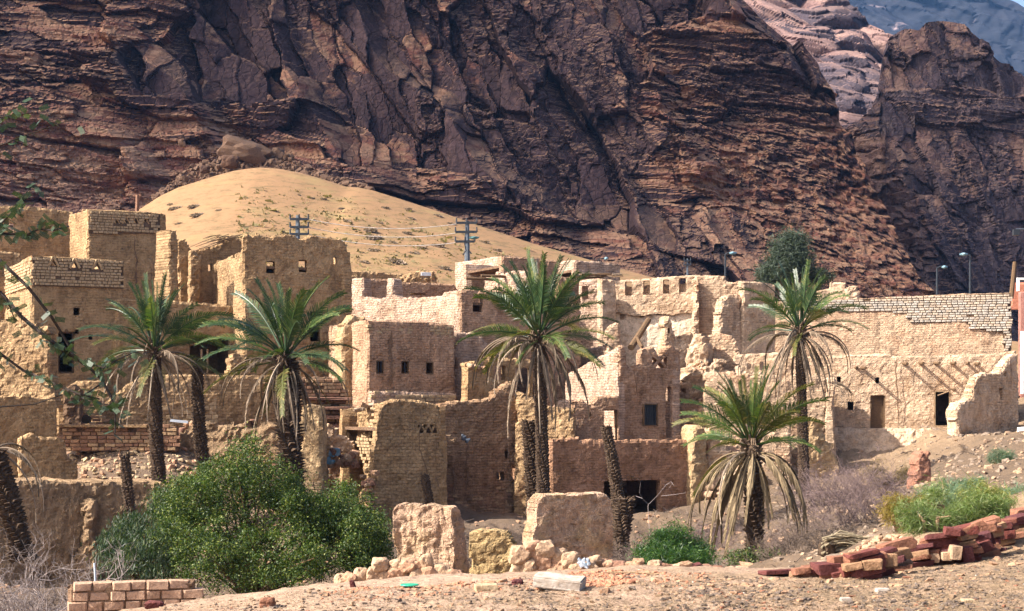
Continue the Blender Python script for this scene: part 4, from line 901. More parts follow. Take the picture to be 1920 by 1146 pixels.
# --- long wall topped with whitish bricks
H17 = house('long_wall', 'long high peach wall topped with courses of whitish bricks at right', 1680, 700, 84, 'wall')
W18 = wall(H17, 'wall', 1395, 87, -17, [(1395, 760), (1398, 572), (1450, 566), (1500, 564), (1560, 562), (1700, 556), (1800, 551), (1896, 549), (1897, 760)], mat=PCHB, rag=.04, th=.6, ds=.11, rough=.6)
bp_ = 0
bp = [(1480, 575), (1480, 566), (1563, 563), (1700, 557), (1895, 550), (1895, 690), (1886, 688), (1880, 624), (1820, 615), (1812, 604), (1708, 606), (1700, 590), (1660, 582), (1600, 584), (1560, 582)]
mortar(H17, W18, bp, .05)
bricks(H17, W18, bp, .28, .13, BRICK_WHT, proud=.1, sd=21, miss=.015, limit=300, gap=.03)
wall(H17, 'wall', 1376, 80.5, 24, [(1376, 720), (1376, 575), (1384, 570), (1400, 570), (1404, 720)], mat=PCHB, rag=.06)
T = house('brick_fragment', 'two bright broken wall stumps rising behind the long brick wall', 1580, 570, 90, 'wall')
wall(T, 'wall', 1530, 91, -10, [(1530, 585), (1532, 545), (1556, 540), (1556, 530), (1585, 530), (1587, 550), (1590, 555), (1590, 585)], mat=PCH, rag=.1)
wall(T, 'wall', 1584, 90, -10, [(1584, 585), (1586, 548), (1592, 536), (1606, 536), (1612, 548), (1612, 585)], mat=PCH, rag=.15, rough=2)

# --- right house with beam ends and two doors
H18 = house('mud_house', 'sunlit peach house with projecting roof beams, a door and black doorway', 1680, 805, 80)
ho = [(1632, 741, 1660, 806), (1751, 732, 1783, 801), (1569, 706, 1577, 719), (1641, 707, 1649, 719), (1589, 753, 1601, 769)]
W19 = wall(H18, 'wall', 1470, 80, -8, [(1470, 860), (1475, 668), (1540, 668), (1600, 665), (1660, 663), (1680, 668), (1760, 666), (1830, 664), (1880, 662), (1905, 656), (1905, 860)], ho, PCH, rag=.05, th=.55, rough=.8)
for x, y, o in ((1600, 689, .1), (1614, 690, .75), (1692, 682, .6), (1722, 681, .6), (1751, 681, .8), (1781, 681, .7), (1808, 681, .3), (1826, 682, .6)): beam(H18, W19, x, y, o, .085, side=.18, drop=.02)
shell(H18, W19, 4, W19.uz(1475, 668)[1], W19.uz(1880, 662)[1], -3, PCH, W19.uz(1475, 668)[1] - .3, left=True, right=True, ds=.25)
frame(H18, W19, 1632, 741, 1660, 806, .06, inset=.15, name='door_frame')
m = MB(); a = W19.uz(1638, 806); b_ = W19.uz(1652, 743); m.box(W19.w(a[0] + .2, (a[1] + b_[1]) / 2, -.3), (.33, .03, (b_[1] - a[1]) / 2), W19.ang + .15, 0); d_ = m.build('door', WOOD, H18)
frame(H18, W19, 1751, 732, 1783, 801, .08, inset=.08, name='door_frame', mat=WOODP); beam(H18, W19, 1767, 730, .05, .07, 'lintel', side=.6)
m = MB(); m.tube([W19.p(1758, 742, .05), W19.p(1779, 734, .05)], [.03, .03], 5); m.build('door_slat', WOODP, H18)
cut_crack(H18, W19, [(1679, 670), (1680, 710), (1683, 760), (1684, 795)], .07)
m = MB(); m.box(W19.p(1630, 806, .5), (1.4, .45, .07), W19.ang, .03); m.build('sill', PCH, H18)
H19 = house('mud_house', 'peach mud block behind the slender palm with a shaded right corner', 1510, 840, 73)
W20 = wall(H19, 'wall', 1473, 74.5, -10, [(1473, 940), (1473, 708), (1490, 703), (1530, 704), (1549, 708), (1550, 790), (1552, 830), (1560, 880), (1566, 940)], mat=PCHB, rag=.05, th=.6)
shell(H19, W20, 5, W20.uz(1473, 708)[1], W20.uz(1549, 709)[1], -4, PCH, W20.uz(1473, 708)[1] - .3, left=True, right=True, ds=.14)
wall(H19, 'wall', 1528, 72.5, 16, [(1516, 950), (1518, 800), (1524, 780), (1536, 786), (1545, 810), (1556, 835), (1568, 860), (1574, 890), (1576, 950)], mat=YEL, rag=.16, th=.7, rough=2.)
H20 = house('ruined_wall', 'broken stepped mud wall running back from its brick end at far right', 1850, 800, 76, 'wall')
W21 = wall(H20, 'wall', 1791, 74.0, 38, [(1791, 860), (1791, 830), (1793, 790), (1790, 770), (1798, 756), (1812, 752), (1822, 745), (1830, 718), (1836, 705), (1852, 699), (1872, 700), (1880, 688), (1893, 672), (1905, 664), (1912, 668), (1912, 860)], [(1874, 727, 1880, 750), (1882, 696, 1887, 706)], PCH, rag=.08, th=.55, rough=1.3)
cut_crack(H20, W21, [(1890, 672), (1893, 700), (1892, 730)], .06)
T = house('building_corner', 'narrow strip of a pink and white building cut by the right edge', 1925, 780, 88, 'building')
wall(T, 'wall', 1911, 88, -10, [(1911, 800), (1911, 547), (1990, 545), (1990, 800)], mat=stone_mat('pink_paint', (.36, .17, .13), (.3, .14, .11)), rag=.005, rough=.1)
m = MB(); m.box(P(1921, 680, 87), (.16, .2, 1.7), 0, 0); m.build('white_trim', WHITE, T)
T = house('brick_hut', 'top of an orange brick hut with a white window frame above the long wall', 1908, 560, 95, 'building')
wall(T, 'wall', 1896, 95, 0, [(1896, 580), (1896, 546), (1900, 546), (1900, 530), (1990, 528), (1990, 580)], mat=stone_mat('orange_brick', (.5, .2, .12), (.42, .16, .1)), rag=.005, rough=.1)
m = MB()
for (x0, y0, x1, y1) in ((1907, 521, 1911, 546), (1911, 521, 1935, 525)): a, b2 = P(x0, y1, 94.4), P(x1, y0, 94.4); m.box((a + b2) / 2, (abs(b2.x - a.x) / 2, .1, abs(b2.z - a.z) / 2))
m.build('white_frame', WHITE, T)
T = house('white_wall', 'white painted wall end cut off by the right edge above the slope', 1925, 870, 66, 'wall')
wall(T, 'wall', 1913, 66, 0, [(1913, 880), (1912, 802), (1990, 796), (1990, 880)], mat=WHITE, rag=.01, rough=.2)

# --- centre front
H21 = house('mud_tower', 'tapering ochre buttress tower with a zigzag vent in front of the middle houses', 770, 965, 66, 'mud tower')
zz = [((785, 798), (791, 810), (797, 798)), ((796, 811), (802, 811), (799, 802)), ((800, 798), (808, 798), (804, 806)), ((808, 811), (814, 811), (811, 802)), ((815, 798), (821, 808), (821, 798))]
zz = [((785, 812), (797, 812), (791, 799)), ((798, 812), (810, 812), (804, 799)), ((811, 812), (822, 812), (817, 799)), ((784, 796), (790, 796), (785, 806)), ((793, 796), (802, 796), (797, 805)), ((806, 796), (815, 796), (810, 805))]
W22 = wall(H21, 'wall', 700, 63.5, 26, [(697, 1000), (700, 940), (700, 880), (706, 800), (710, 762), (725, 752), (745, 748), (770, 749), (800, 752), (824, 760), (828, 790), (834, 870), (842, 1000)], zz, OCHB, rag=.06, ds=.055)
wall(H21, 'wall', 664, 66.4, -52, [(664, 1000), (680, 900), (672, 830), (664, 806), (664, 775), (672, 762), (684, 768), (690, 790), (700, 765), (711, 756), (712, 1000)], mat=OCHB, rag=.16, th=.7, rough=1.8)
Wq = line(664, 66.2, -52, 712); bricks(H21, Wq, [(668, 830), (690, 800), (702, 770), (709, 760), (709, 900), (690, 890)], .22, .13, BRICK_OCH, proud=.06, sd=31, miss=.12)
for i in range(30):
    t = i / 29; x = 680 + 14 * t + rnd.uniform(-8, 8); y = 905 + rnd.uniform(-20, 70); stone('stone', P(x + 6, y, 63.6 + rnd.uniform(-.4, .5)), (rnd.uniform(.2, .42), .3, rnd.uniform(.14, .24)), 'lump', STN_BRN if i % 2 else STN_MUD, H21)
shell(H21, W22, 4, W22.uz(706, 755)[1] - .4, W22.uz(824, 760)[1], -4.5, OCH, W22.uz(706, 755)[1] - 1., left=False, ds=.2)
cut_crack(H21, W22, [(785, 806), (785, 840), (790, 860), (797, 880), (800, 905)], .035); cut_crack(H21, W22, [(812, 880), (820, 910), (828, 930)], .025)
T = house('mud_wall', 'sunlit yellow mud pier between the big bush and the dark rubble hollow', 586, 950, 63, 'wall')
wall(T, 'wall', 563, 63, -6, [(560, 1000), (562, 860), (565, 765), (575, 757), (590, 760), (601, 763), (605, 800), (604, 900), (606, 1000)], mat=YEL, rag=.08, th=.9, rough=.9)
Wq = line(563, 62.95, -6, 607); bricks(T, Wq, [(563, 990), (563, 900), (605, 900), (605, 990)], .26, .15, BRICK_OCH, proud=.05, sd=33, miss=.2)
T = house('mud_wall', 'shaded rubble wall side right of the yellow mud pier', 622, 900, 64, 'wall')
wall(T, 'wall', 604, 63.9, 50, [(604, 1000), (605, 780), (612, 790), (618, 800), (622, 1000)], mat=OCHB, rag=.16, th=1., rough=2)
T = house('rubble_mound', 'collapsed mud roof lying in a slanting slab over a dark hollow, with a blue rag', 650, 880, 66, 'rubble')
wall(T, 'collapsed_slab', 612, 65.5, 18, [(612, 870), (614, 795), (630, 800), (655, 815), (664, 824), (662, 838), (680, 850), (690, 868), (640, 850), (625, 870)], mat=PCH, rag=.2, th=1., rough=2.5)
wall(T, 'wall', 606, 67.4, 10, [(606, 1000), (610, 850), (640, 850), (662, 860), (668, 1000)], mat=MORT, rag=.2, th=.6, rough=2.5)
for i in range(40):
    x = rnd.uniform(616, 668); stone('stone', P(x, 852 + (x - 618) * .12 + rnd.uniform(-8, 18), 64.8 + rnd.uniform(-.5, .4)), rnd.uniform(.15, .42), 'lump', STN_MUD if i % 3 else STN_BRN, T)
T = house("balanced_stones", "two dark stones balanced on a yellow mud stump left of the buttress tower", 684, 770, 66, "stones")
for (x, y, sx) in ((674, 768, .45), (703, 769, .4)): stone('stone', P(x, y, 65.4), (sx, .35, .16), 'lump', STN_GRY, T, rot=(0, .25 if x > 690 else -.1, 0))
# wall right of it, curving up into the sunlit wall behind the middle palm
H22 = house('mud_wall', 'shaded curving mud wall between the buttress tower and the middle palm', 890, 960, 67, 'wall')
W23 = wall(H22, 'wall', 824, 68.2, 24, [(824, 1000), (826, 758), (850, 753), (880, 752), (905, 750), (925, 744), (940, 726), (958, 716), (968, 735), (975, 760), (980, 900), (985, 1000)], [((960, 872), (972, 868), (980, 885), (978, 905), (968, 905), (958, 890)), (945, 845, 952, 860), ((930, 886), (945, 884), (948, 900), (932, 902))], OCHR, rag=.1, rough=1.6, th=.6)
cut_crack(H22, W23, [(873, 815), (874, 840), (872, 870), (876, 890), (872, 920)], .09); cut_crack(H22, W23, [(848, 840), (847, 870), (852, 895), (850, 930)], .1)
bricks(H22, W23, [(826, 950), (826, 900), (960, 912), (960, 950)], .3, .15, BRICK_RED, proud=-.02, sd=35, miss=.5)
wall(H22, 'wall', 962, 69.2, -12, [(962, 1000), (966, 760), (968, 733), (985, 740), (1003, 756), (1020, 760), (1060, 768), (1076, 765), (1078, 1000)], mat=OCHB, rag=.12, rough=1.5, th=.7)
wall(H22, 'wall', 962, 71, -30, [(962, 900), (964, 760), (968, 745), (990, 760), (1000, 900)], mat=OCHB)
T = house('grey_bundle', 'small grey cloth bundle caught high on the shaded curving wall', 872, 822, 66.8, 'rag')
m = MB()
for q in range(7): V, F = rock_np('chunk', STN_GRY)[q]; m.add(V * np.array([rnd.uniform(.1, .26), .12, rnd.uniform(.08, .2)]) + np.array(P(872 + rnd.uniform(-5, 6), 822 + rnd.uniform(-8, 6), 66.9)), [F])
m.build('cloth', plain('grey_cloth', (.12, .14, .17), (.06, .07, .09), 8), T)

# pinkish house front with star vent and barred window
H23 = house('mud_house', 'pink mud tower house with a star shaped vent and barred window', 1218, 822, 71)
star = [((1230, 664), (1236, 666), (1233, 669)), ((1240, 665), (1246, 664), (1243, 669)), ((1227, 672), (1231, 678), (1227, 684)), ((1245, 678), (1249, 672), (1249, 684)), ((1233, 688), (1238, 680), (1242, 687))]
star = [((1229, 661), (1246, 661), (1238, 671)), ((1223, 668), (1234, 676), (1223, 688)), ((1252, 668), (1241, 676), (1252, 688)), ((1229, 690), (1247, 690), (1238, 678))]
W24 = wall(H23, 'wall', 1158, 71, 26, [(1158, 860), (1158, 650), (1168, 646), (1173, 660), (1176, 684), (1186, 692), (1196, 688), (1201, 684), (1201, 656), (1212, 652), (1226, 650), (1230, 656), (1236, 662), (1242, 656), (1252, 651), (1264, 650), (1273, 656), (1278, 664), (1278, 860)], [(1207, 757, 1234, 799), ((1249, 822), (1249, 740), (1251, 726), (1257, 724), (1261, 728), (1262, 822))] + star, PNK, rag=.07, rough=1.2, ds=.06)
frame(H23, W24, 1207, 757, 1234, 799, .05, inset=.06, bars=5, hbars=2, name='window_frame')
m = MB(); a, b_ = W24.uz(1207, 799), W24.uz(1234, 757); m.box(W24.w((a[0] + b_[0]) / 2, (a[1] + b_[1]) / 2, -.16), ((b_[0] - a[0]) / 2, .015, (b_[1] - a[1]) / 2), W24.ang); m.build('shutter', METAL, H23)
shell(H23, W24, 5, W24.uz(1158, 650)[1], W24.uz(1278, 668)[1], -3.6, PNKB, None, left=True, ds=.14, zbk=W24.uz(1200, 700)[1])
cut_crack(H23, W24, [(1186, 692), (1190, 720), (1194, 745)], .04)
W25 = wall(H23, 'wall', 1072, 80, -52, [(1066, 860), (1066, 665), (1090, 656), (1110, 652), (1130, 648), (1150, 645), (1158, 648), (1160, 860)], mat=PNKB, rag=.06, th=.5)
H24 = house('yard_wall', 'low pink wall with an open doorway onto sunlit plaster left of the barred window', 1110, 822, 70, 'wall')
W26 = wall(H24, 'wall', 1072, 69.6, 20, [(1072, 860), (1072, 752), (1092, 748), (1106, 762), (1118, 744), (1140, 742), (1160, 742), (1161, 860)], [(1131, 768, 1158, 826), ((1104, 781), (1110, 781), (1107, 768))], PNK, rag=.06, th=.4)
frame(H24, W26, 1131, 768, 1158, 826, .05, inset=.1, name='door_frame')
wall(H24, 'wall', 1126, 75.5, -48, [(1126, 860), (1126, 764), (1162, 764), (1162, 860)], mat=PALE)
wall(H24, 'wall', 1036, 73, -30, [(1036, 860), (1036, 760), (1050, 750), (1072, 750), (1073, 860)], mat=PNKB, rag=.08)
H25 = house('yard_wall', 'low reddish brown yard wall with a wide black opening at its foot', 1165, 950, 69, 'wall')
W27 = wall(H25, 'wall', 1033, 67.0, 23, [(1033, 1010), (1033, 824), (1060, 824), (1078, 820), (1092, 827), (1105, 824), (1160, 826), (1200, 824), (1250, 826), (1290, 824), (1300, 830), (1301, 1010)], [(1132, 900, 1240, 975)], RED, rag=.06, th=.5)
shell(H25, W27, 4.5, W27.uz(1033, 830)[1] - .2, W27.uz(1300, 830)[1] - .2, -6, RED, W27.uz(1033, 840)[1], left=True, ds=.2)
beam(H25, W27, 1186, 896, .03, .09, 'lintel', side=0)
T = house('mud_buttress', 'rounded olive brown buttress at the right end of the low reddish wall', 1325, 900, 70, 'wall')
wall(T, 'wall', 1300, 69.2, 30, [(1298, 1000), (1300, 800), (1312, 796), (1322, 806), (1326, 860), (1334, 900), (1338, 1000)], mat=YEL, rag=.1, th=1., rough=1.6)
T = house('mud_wall', 'pinkish mud wall in half shade below the rubble slope behind the low palm', 1310, 830, 74, 'wall')
wall(T, 'wall', 1272, 73, 10, [(1272, 900), (1276, 760), (1284, 748), (1306, 755), (1330, 752), (1332, 900)], mat=PNK, rag=.08)
m = MB()
# rubble slopes, as masses of tumbled lumps
def heap(name, label, poly, Y0, Y1, n, s0, s1, mat, kind='lump', sd=0, core=True):
    """a heap of broken mud: individual big lumps plus a joined mass of small ones on a mound"""
    r = random.Random(sd); ys = [p[1] for p in poly]; xs_ = [p[0] for p in poly]; pts = []; sz = []
    T = thing(name, label, 'rubble', P(sum(xs_) / len(xs_), max(ys), (Y0 + Y1) / 2))
    while len(pts) < n:
        x, y = r.uniform(min(xs_), max(xs_)), r.uniform(min(ys), max(ys))
        if inside(poly, np.array([x]), np.array([y]))[0]:
            t = (max(ys) - y) / (max(ys) - min(ys)); pts.append(P(x, y, Y0 + (Y1 - Y0) * t + r.uniform(-.2, .2))); sz.append(s0 + (s1 - s0) * r.random() ** 2.5)
    big = sorted(range(n), key=lambda i: -sz[i])[:min(60, n // 6)]
    for i in big: stone('lump', pts[i], (sz[i] * 1.3, sz[i], sz[i] * .85), kind, mat, T, r)
    bs = set(big); scatter_rocks('small_lumps', [pts[i] for i in range(n) if i not in bs], [sz[i] for i in range(n) if i not in bs], kind, mat, T, sd=sd)
    if core:
        ln = Line(P(min(xs_), 0, Y0 + .5)[:2], P(max(xs_), 0, Y0 + .6)[:2]); pu = [ln.uz(*p) for p in poly]
        wall_uz(T, 'mound', ln, pu, th=2., mat=EARTH if mat is not STN_MUD else PCH, rag=.3, rough=3., ds=.12)
    return T
heap('rubble_heap', 'pale collapsed rubble right of the star vent tower, with stones of all sizes', [(1281, 790), (1279, 715), (1300, 690), (1330, 700), (1318, 740), (1318, 800)], 73, 75, 500, .1, .5, STN_MUD, sd=5)
heap('rubble_heap', 'rubble slope behind the low palm between the buttress and the lit peach wall', [(1326, 900), (1330, 800), (1350, 830), (1380, 850), (1420, 880), (1430, 940), (1330, 950)], 69, 72, 500, .1, .4, STN_MUD, sd=6)
heap('rubble_heap', 'brown rubble and stones between the first and second palm trunks', [(330, 870), (330, 800), (370, 790), (430, 800), (470, 790), (560, 800), (560, 900), (450, 910)], 66.5, 68, 500, .08, .35, STN_BRN, sd=7)
T = house('earth_bank', 'sunlit eroded earth bank under the right house and its doorways', 1680, 890, 76, 'earth bank')
wall(T, 'bank', 1540, 73.4, -4, [(1540, 960), (1543, 815), (1560, 803), (1600, 804), (1650, 806), (1700, 806), (1780, 806), (1800, 812), (1803, 960)], mat=PCH, rag=.12, th=3, rough=2.6, taper=.75, clod=.015, drip=.03)
T = house('earth_bank', 'high shaded earth bank with hollows rising at the left edge', 120, 1080, 59, 'earth bank')
Wk = wall(T, 'bank', -120, 54.6, 27, [(-120, 1110), (-120, 905), (40, 900), (150, 905), (300, 903), (340, 915), (345, 1110)], [((20, 860), (26, 860), (26, 862))], EARTH, rag=.12, th=3, rough=1.5, taper=.06, clod=.01, drip=.03)
T = house('mud_stump', 'worn hourglass shaped mud stump standing against the left earth bank', 165, 1070, 56.5, 'mud stump')
wall(T, 'stump', 130, 56.6, 0, [(128, 1100), (130, 1060), (142, 1030), (152, 1000), (150, 970), (148, 948), (155, 935), (166, 934), (176, 942), (177, 960), (172, 985), (170, 1005), (180, 1025), (185, 1060), (184, 1100)], mat=EARTH, rag=.12, th=.8, rough=2.2, clod=.04)
# ------------------------------------------------------------------ date palms
FR_G = leaf_mat('palm_green', (.035, .075, .016), (.07, .11, .022), (.13, .13, .035), .25, .45, .9)
FR_B = leaf_mat('palm_bluegreen', (.028, .06, .022), (.045, .08, .028), (.1, .12, .04), .25, .4, .9)
FR_Y = leaf_mat('palm_yellowgreen', (.11, .11, .022), (.07, .085, .018), (.17, .13, .035), .3, .5, .9)
FR_D = leaf_mat('dead_frond', (.12, .085, .056), (.18, .13, .085), (.27, .2, .14), .12, .8, 1.5)
FR_P = leaf_mat('pale_dead_frond', (.28, .21, .145), (.36, .28, .2), (.42, .34, .26), .1, .8, 1.5)
FR_DG = leaf_mat('golden_dead_frond', (.15, .105, .055), (.2, .145, .078), (.28, .205, .115), .15, .8, 1.5)
BARK = plain('palm_bark', (.1, .066, .042), (.045, .03, .02), 9, .95, .9, bdist=.05)
BARK2 = plain('palm_bark_pale', (.18, .125, .08), (.09, .06, .04), 9, .95, .9, bdist=.05)
RACH = plain('frond_stem', (.3, .26, .12), (.2, .17, .08), 5)
def frond_mesh(name, e0, curl, L=3.15, ll=.52, n=44, sd=0, droop=.0, fold=.6, dead=False, curlpow=1.9, wl=.03, stem=.24):
    """a pinnate frond growing along +x: rachis plus paired leaflets. e0 start elevation, curl total bend (rad)"""
    r = random.Random(sd); m = MB(); N = 26; p = np.zeros((N + 1, 3)); dirs = []; a = e0; sy = r.uniform(-.25, .25); yaw = 0; roll = 0 if dead else r.choice((-1, 1)) * r.uniform(.25, .95)
    for i in range(N + 1):
        t = i / N; a = e0 - curl * t ** curlpow; yaw = sy * t * t; d = np.array([math.cos(a) * math.cos(yaw), math.cos(a) * math.sin(yaw), math.sin(a)]); dirs.append(d)
        if i: p[i] = p[i - 1] + d * L / N
    m.tube([tuple(q) for q in p[::2]], [.035 * (1 - .8 * i / (N / 2)) + .006 for i in range(len(p[::2]))], 4)
    for i in range(n):
        t = stem + (1 - stem) * (i + .5) / n; f = t * N; k = min(int(f), N - 1); q = p[k] + (p[k + 1] - p[k]) * (f - k); d = dirs[k]
        side = np.array([-math.sin(yaw), math.cos(yaw), 0]); up = np.cross(d, side) * 1.; up = up / np.linalg.norm(up)
        if up[2] < 0 and abs(d[2]) < .95: up = -up
        side, up = side * math.cos(roll) + up * math.sin(roll), up * math.cos(roll) - side * math.sin(roll)
        l = ll * (math.sin(min(1, (t - stem) / (1 - stem) * 1.15 + .28) * math.pi * .93) ** .6) * r.uniform(.85, 1.1)
        for s in (-1, 1):
            fw = r.uniform(.45, .75) + t * .55; v = d * fw + side * s * r.uniform(.85, 1.1) * (.35 if dead else 1) + up * (r.uniform(-.05, .25) if dead else r.uniform(.15, .5) * fold)
            if dead: v = v + np.array([0, 0, -.55])
            v = v / np.linalg.norm(v); e = q + v * l * .55; e2 = q + v * l + np.array([0, 0, -.12 * l - (.22 * l if dead else 0)]) - 0 * d
            wv = np.cross(v, up); wv = wv / (np.linalg.norm(wv) + 1e-6); wd = wl * r.uniform(.8, 1.2)
            V = [q - wv * wd * .4, q + wv * wd * .4, e + wv * wd * .6, e - wv * wd * .6, e2]
            m.add(V, [np.array([[0, 1, 2, 3]]), np.array([[3, 2, 4]])])
    return m.mesh(name, smooth=False)
def fr(mat, *a, **k):
    me = frond_mesh('frond', *a, **k); me.materials.append(mat); return me
GRN = {}
for nm, mt in (('g', FR_G), ('b', FR_B), ('y', FR_Y)):
    GRN[nm] = {'up': [fr(mt, R(86), R(10), sd=1, ll=.5), fr(mt, R(80), R(26), sd=2, ll=.52), fr(mt, R(73), R(36), sd=3, ll=.52)],
               'mid': [fr(mt, R(62), R(44), sd=4), fr(mt, R(50), R(52), sd=5), fr(mt, R(38), R(56), sd=6)],
               'low': [fr(mt, R(27), R(56), sd=7), fr(mt, R(18), R(60), sd=8), fr(mt, R(8), R(58), sd=9)],
               'drop': [fr(mt, R(-8), R(40), sd=10), fr(mt, R(-24), R(36), sd=11)]}
for nm, mt in (('g', FR_G), ('b', FR_B), ('y', FR_Y)):
    GRN[nm]['up'].append(fr(mt, R(77), R(20), sd=41, ll=.5)); GRN[nm]['mid'] += [fr(mt, R(55), R(40), sd=42), fr(mt, R(44), R(46), sd=43)]; GRN[nm]['low'] += [fr(mt, R(21), R(50), sd=44), fr(mt, R(12), R(40), sd=45)]
DEADV = {'d': [fr(FR_D, R(38), R(126), sd=21, dead=True, curlpow=.95, ll=.34, wl=.034), fr(FR_D, R(5), R(98), sd=22, dead=True, curlpow=.6, ll=.34, wl=.034), fr(FR_D, R(-30), R(62), sd=23, dead=True, curlpow=.55, ll=.3, wl=.03), fr(FR_D, R(22), R(112), sd=27, dead=True, curlpow=1.1, ll=.3, wl=.03)],
         'p': [fr(FR_P, R(25), R(120), sd=24, dead=True, curlpow=.65, n=16, ll=.2, wl=.018), fr(FR_P, R(0), R(92), sd=25, dead=True, curlpow=.6, n=12, ll=.2, wl=.018), fr(FR_P, R(-55), R(38), sd=26, dead=True, n=10, ll=.18, wl=.018)],
         'g': [fr(FR_DG, R(28), R(122), sd=31, dead=True, curlpow=.7, ll=.42, wl=.036, n=60), fr(FR_DG, R(10), R(102), sd=32, dead=True, curlpow=.65, ll=.42, wl=.036, n=60), fr(FR_DG, R(-20), R(70), sd=33, dead=True, curlpow=.6, ll=.4, wl=.036, n=60)]}
def trunk(T, base_p, top_p, r0, r1, mat=BARK, lean=(0, 0), scales=1., name='trunk', shag=0., sd=0):
    r = random.Random(sd); b = Vector(base_p); t = Vector(top_p); H = (t - b).length; m = MB(); n = 14; pts = []; rs = []
    for i in range(n + 1):
        f = i / n; q = b.lerp(t, f) + Vector((lean[0], lean[1], 0)) * math.sin(f * math.pi); pts.append(q); rs.append((r0 + (r1 - r0) * f) * (1 + .25 * max(0, .12 - f) / .12))
    m.tube(pts, [x * .86 for x in rs], 12); step = .105; k = 0; z = 0.
    while z < H:
        f = z / H; i = min(int(f * n), n - 1); q = pts[i].lerp(pts[i + 1], f * n - i); rad = rs[i] + (rs[i + 1] - rs[i]) * (f * n - i); ax = (pts[i + 1] - pts[i]).normalized(); nn = 7
        for j in range(nn):
            a = 2 * math.pi * (j + (k % 2) * .5) / nn + r.uniform(-.1, .1) + k * .35; o = Vector((math.cos(a), math.sin(a), 0)); sd_ = ax.cross(o); w_ = rad * .42; h = .1 * r.uniform(.8, 1.3); out = rad * r.uniform(1.0, 1.16) * (1 + shag * r.uniform(0, .5)) + shag * .03
            A = q + o * rad * .8; V = [A - sd_ * w_ - ax * h * .3, A + sd_ * w_ - ax * h * .3, q + o * out + sd_ * w_ * .55 + ax * h, q + o * out - sd_ * w_ * .55 + ax * h, q + o * rad * .7 - sd_ * w_ * .6 + ax * h * 1.3, q + o * rad * .7 + sd_ * w_ * .6 + ax * h * 1.3]
            m.add([v[:] for v in V], [np.array([[0, 1, 2, 3], [3, 2, 5, 4]]), np.array([[0, 3, 4], [1, 5, 2]])])
        z += step * r.uniform(.85, 1.15); k += 1
    return m.build(name, mat, T)
def crown(T, c, S, sd, up=9, mid=12, low=10, drop=3, dead=12, pale=5, kinds='gbb', deadkind='d', deadS=None, az=None, hold=()):
    r = random.Random(sd); off = base(T); c = Vector(c)
    def put(me, a, s, name='frond', dz=0, tilt=0., ro=.12):
        o = bpy.data.objects.new(name, me); C.objects.link(o); o.parent = T; o.location = c - off + Vector((math.cos(a) * ro, math.sin(a) * ro, dz))
        o.rotation_euler = (r.uniform(-.25, .25), tilt, a); o.scale = (s, s, s)
    for cls, n, dz, s0 in (('up', up, .28, .88), ('mid', mid, .15, 1.), ('low', low, .02, .95), ('drop', drop, -.1, .85)):
        for i in range(n):
            a = 2 * math.pi * (i + r.uniform(-.3, .3)) / n + sd; k = r.choice(kinds if cls != 'drop' else 'gyy')
            if cls == 'low' and r.random() < .3: k = 'y'
            put(r.choice(GRN[k][cls]), a, S * s0 * r.uniform(.8, 1.12), dz=dz, tilt=r.uniform(-.08, .08))
    dS = deadS or S * .9
    for i in range(dead): put(r.choice(DEADV[deadkind]), 2 * math.pi * (i + r.uniform(-.4, .4)) / dead + .3, dS * r.uniform(.75, 1.15), 'dead_frond', -.22)
    for i in range(pale): put(r.choice(DEADV['p']), 2 * math.pi * (i + r.uniform(-.4, .4)) / max(pale, 1) + 1.1, dS * r.uniform(.8, 1.2), 'dead_frond', -.18)
    m = MB()                                                     # heart: cut stubs, fibre and fruit stalks
    for i in range(40):
        a = r.uniform(0, 6.28); z = r.uniform(-.45, .3); o = Vector((math.cos(a), math.sin(a), 0)); p0 = c + o * .12 + Vector((0, 0, z)); m.tube([p0, p0 + o * r.uniform(.1, .25) * (1 + S * .2) + Vector((0, 0, r.uniform(.05, .3)))], [.06, .035], 5)
    m.build('leaf_bases', BARK2, T)
    for i in range(3):
        a = r.uniform(3.6, 5.9); o = Vector((math.cos(a), math.sin(a), 0)); m = MB(); p0 = c + Vector((0, 0, .05)); p1 = p0 + o * .45 + Vector((0, 0, .2)); m.tube([p0, p1, p1 + o * .12 - Vector((0, 0, .2))], [.02, .02, .015], 5)
        for q in range(26): e = p1 + o * .12 - Vector((0, 0, .2)) + Vector((r.uniform(-.13, .13), r.uniform(-.13, .13), r.uniform(-.35, .05))); m.tube([p1 + o * .12 - Vector((0, 0, .2)), e], [.012, .01], 3)
        m.build('date_stalk', BARK2, T)
def palm(label, crown_px, base_px, Y, S, r0, r1, sd, lean=(0, 0), shag=0., **k):
    c = P(*crown_px, Y); b = P(*base_px, Y); T = thing('date_palm', label, 'palm', b, 'date palms growing in front of the mud village'); b = b - Vector((0, 0, .4))
    trunk(T, b, c + Vector((0, 0, .15)), r0, r1, lean=lean, sd=sd, shag=shag); crown(T, c, S, sd, **k); return T
palm('date palm nearest the left edge with a bare trunk and few hanging dead fronds', (290, 660), (302, 925), 60, .95, .27, .24, 11, up=11, mid=14, low=10, drop=4, dead=16, pale=5, lean=(-.08, 0))
p2 = palm('stout date palm with a thick shaggy trunk skirted by dead fronds, above the big bush', (536, 672), (548, 930), 58, 1.02, .36, .34, 12, up=12, mid=15, low=12, drop=5, dead=24, pale=4, shag=1.2)
r = random.Random(5)
for i in range(16):
    a = r.uniform(0, 6.28); me = r.choice(DEADV['d'][2:3] + DEADV['p'][2:3]); o = bpy.data.objects.new('dead_frond', me); C.objects.link(o); o.parent = p2
    o.location = P(536, 672, 58) - base(p2) + Vector((math.cos(a) * .38, math.sin(a) * .38, r.uniform(-1.2, -.3))); o.rotation_euler = (0, .5, a); o.scale = (.8,) * 3
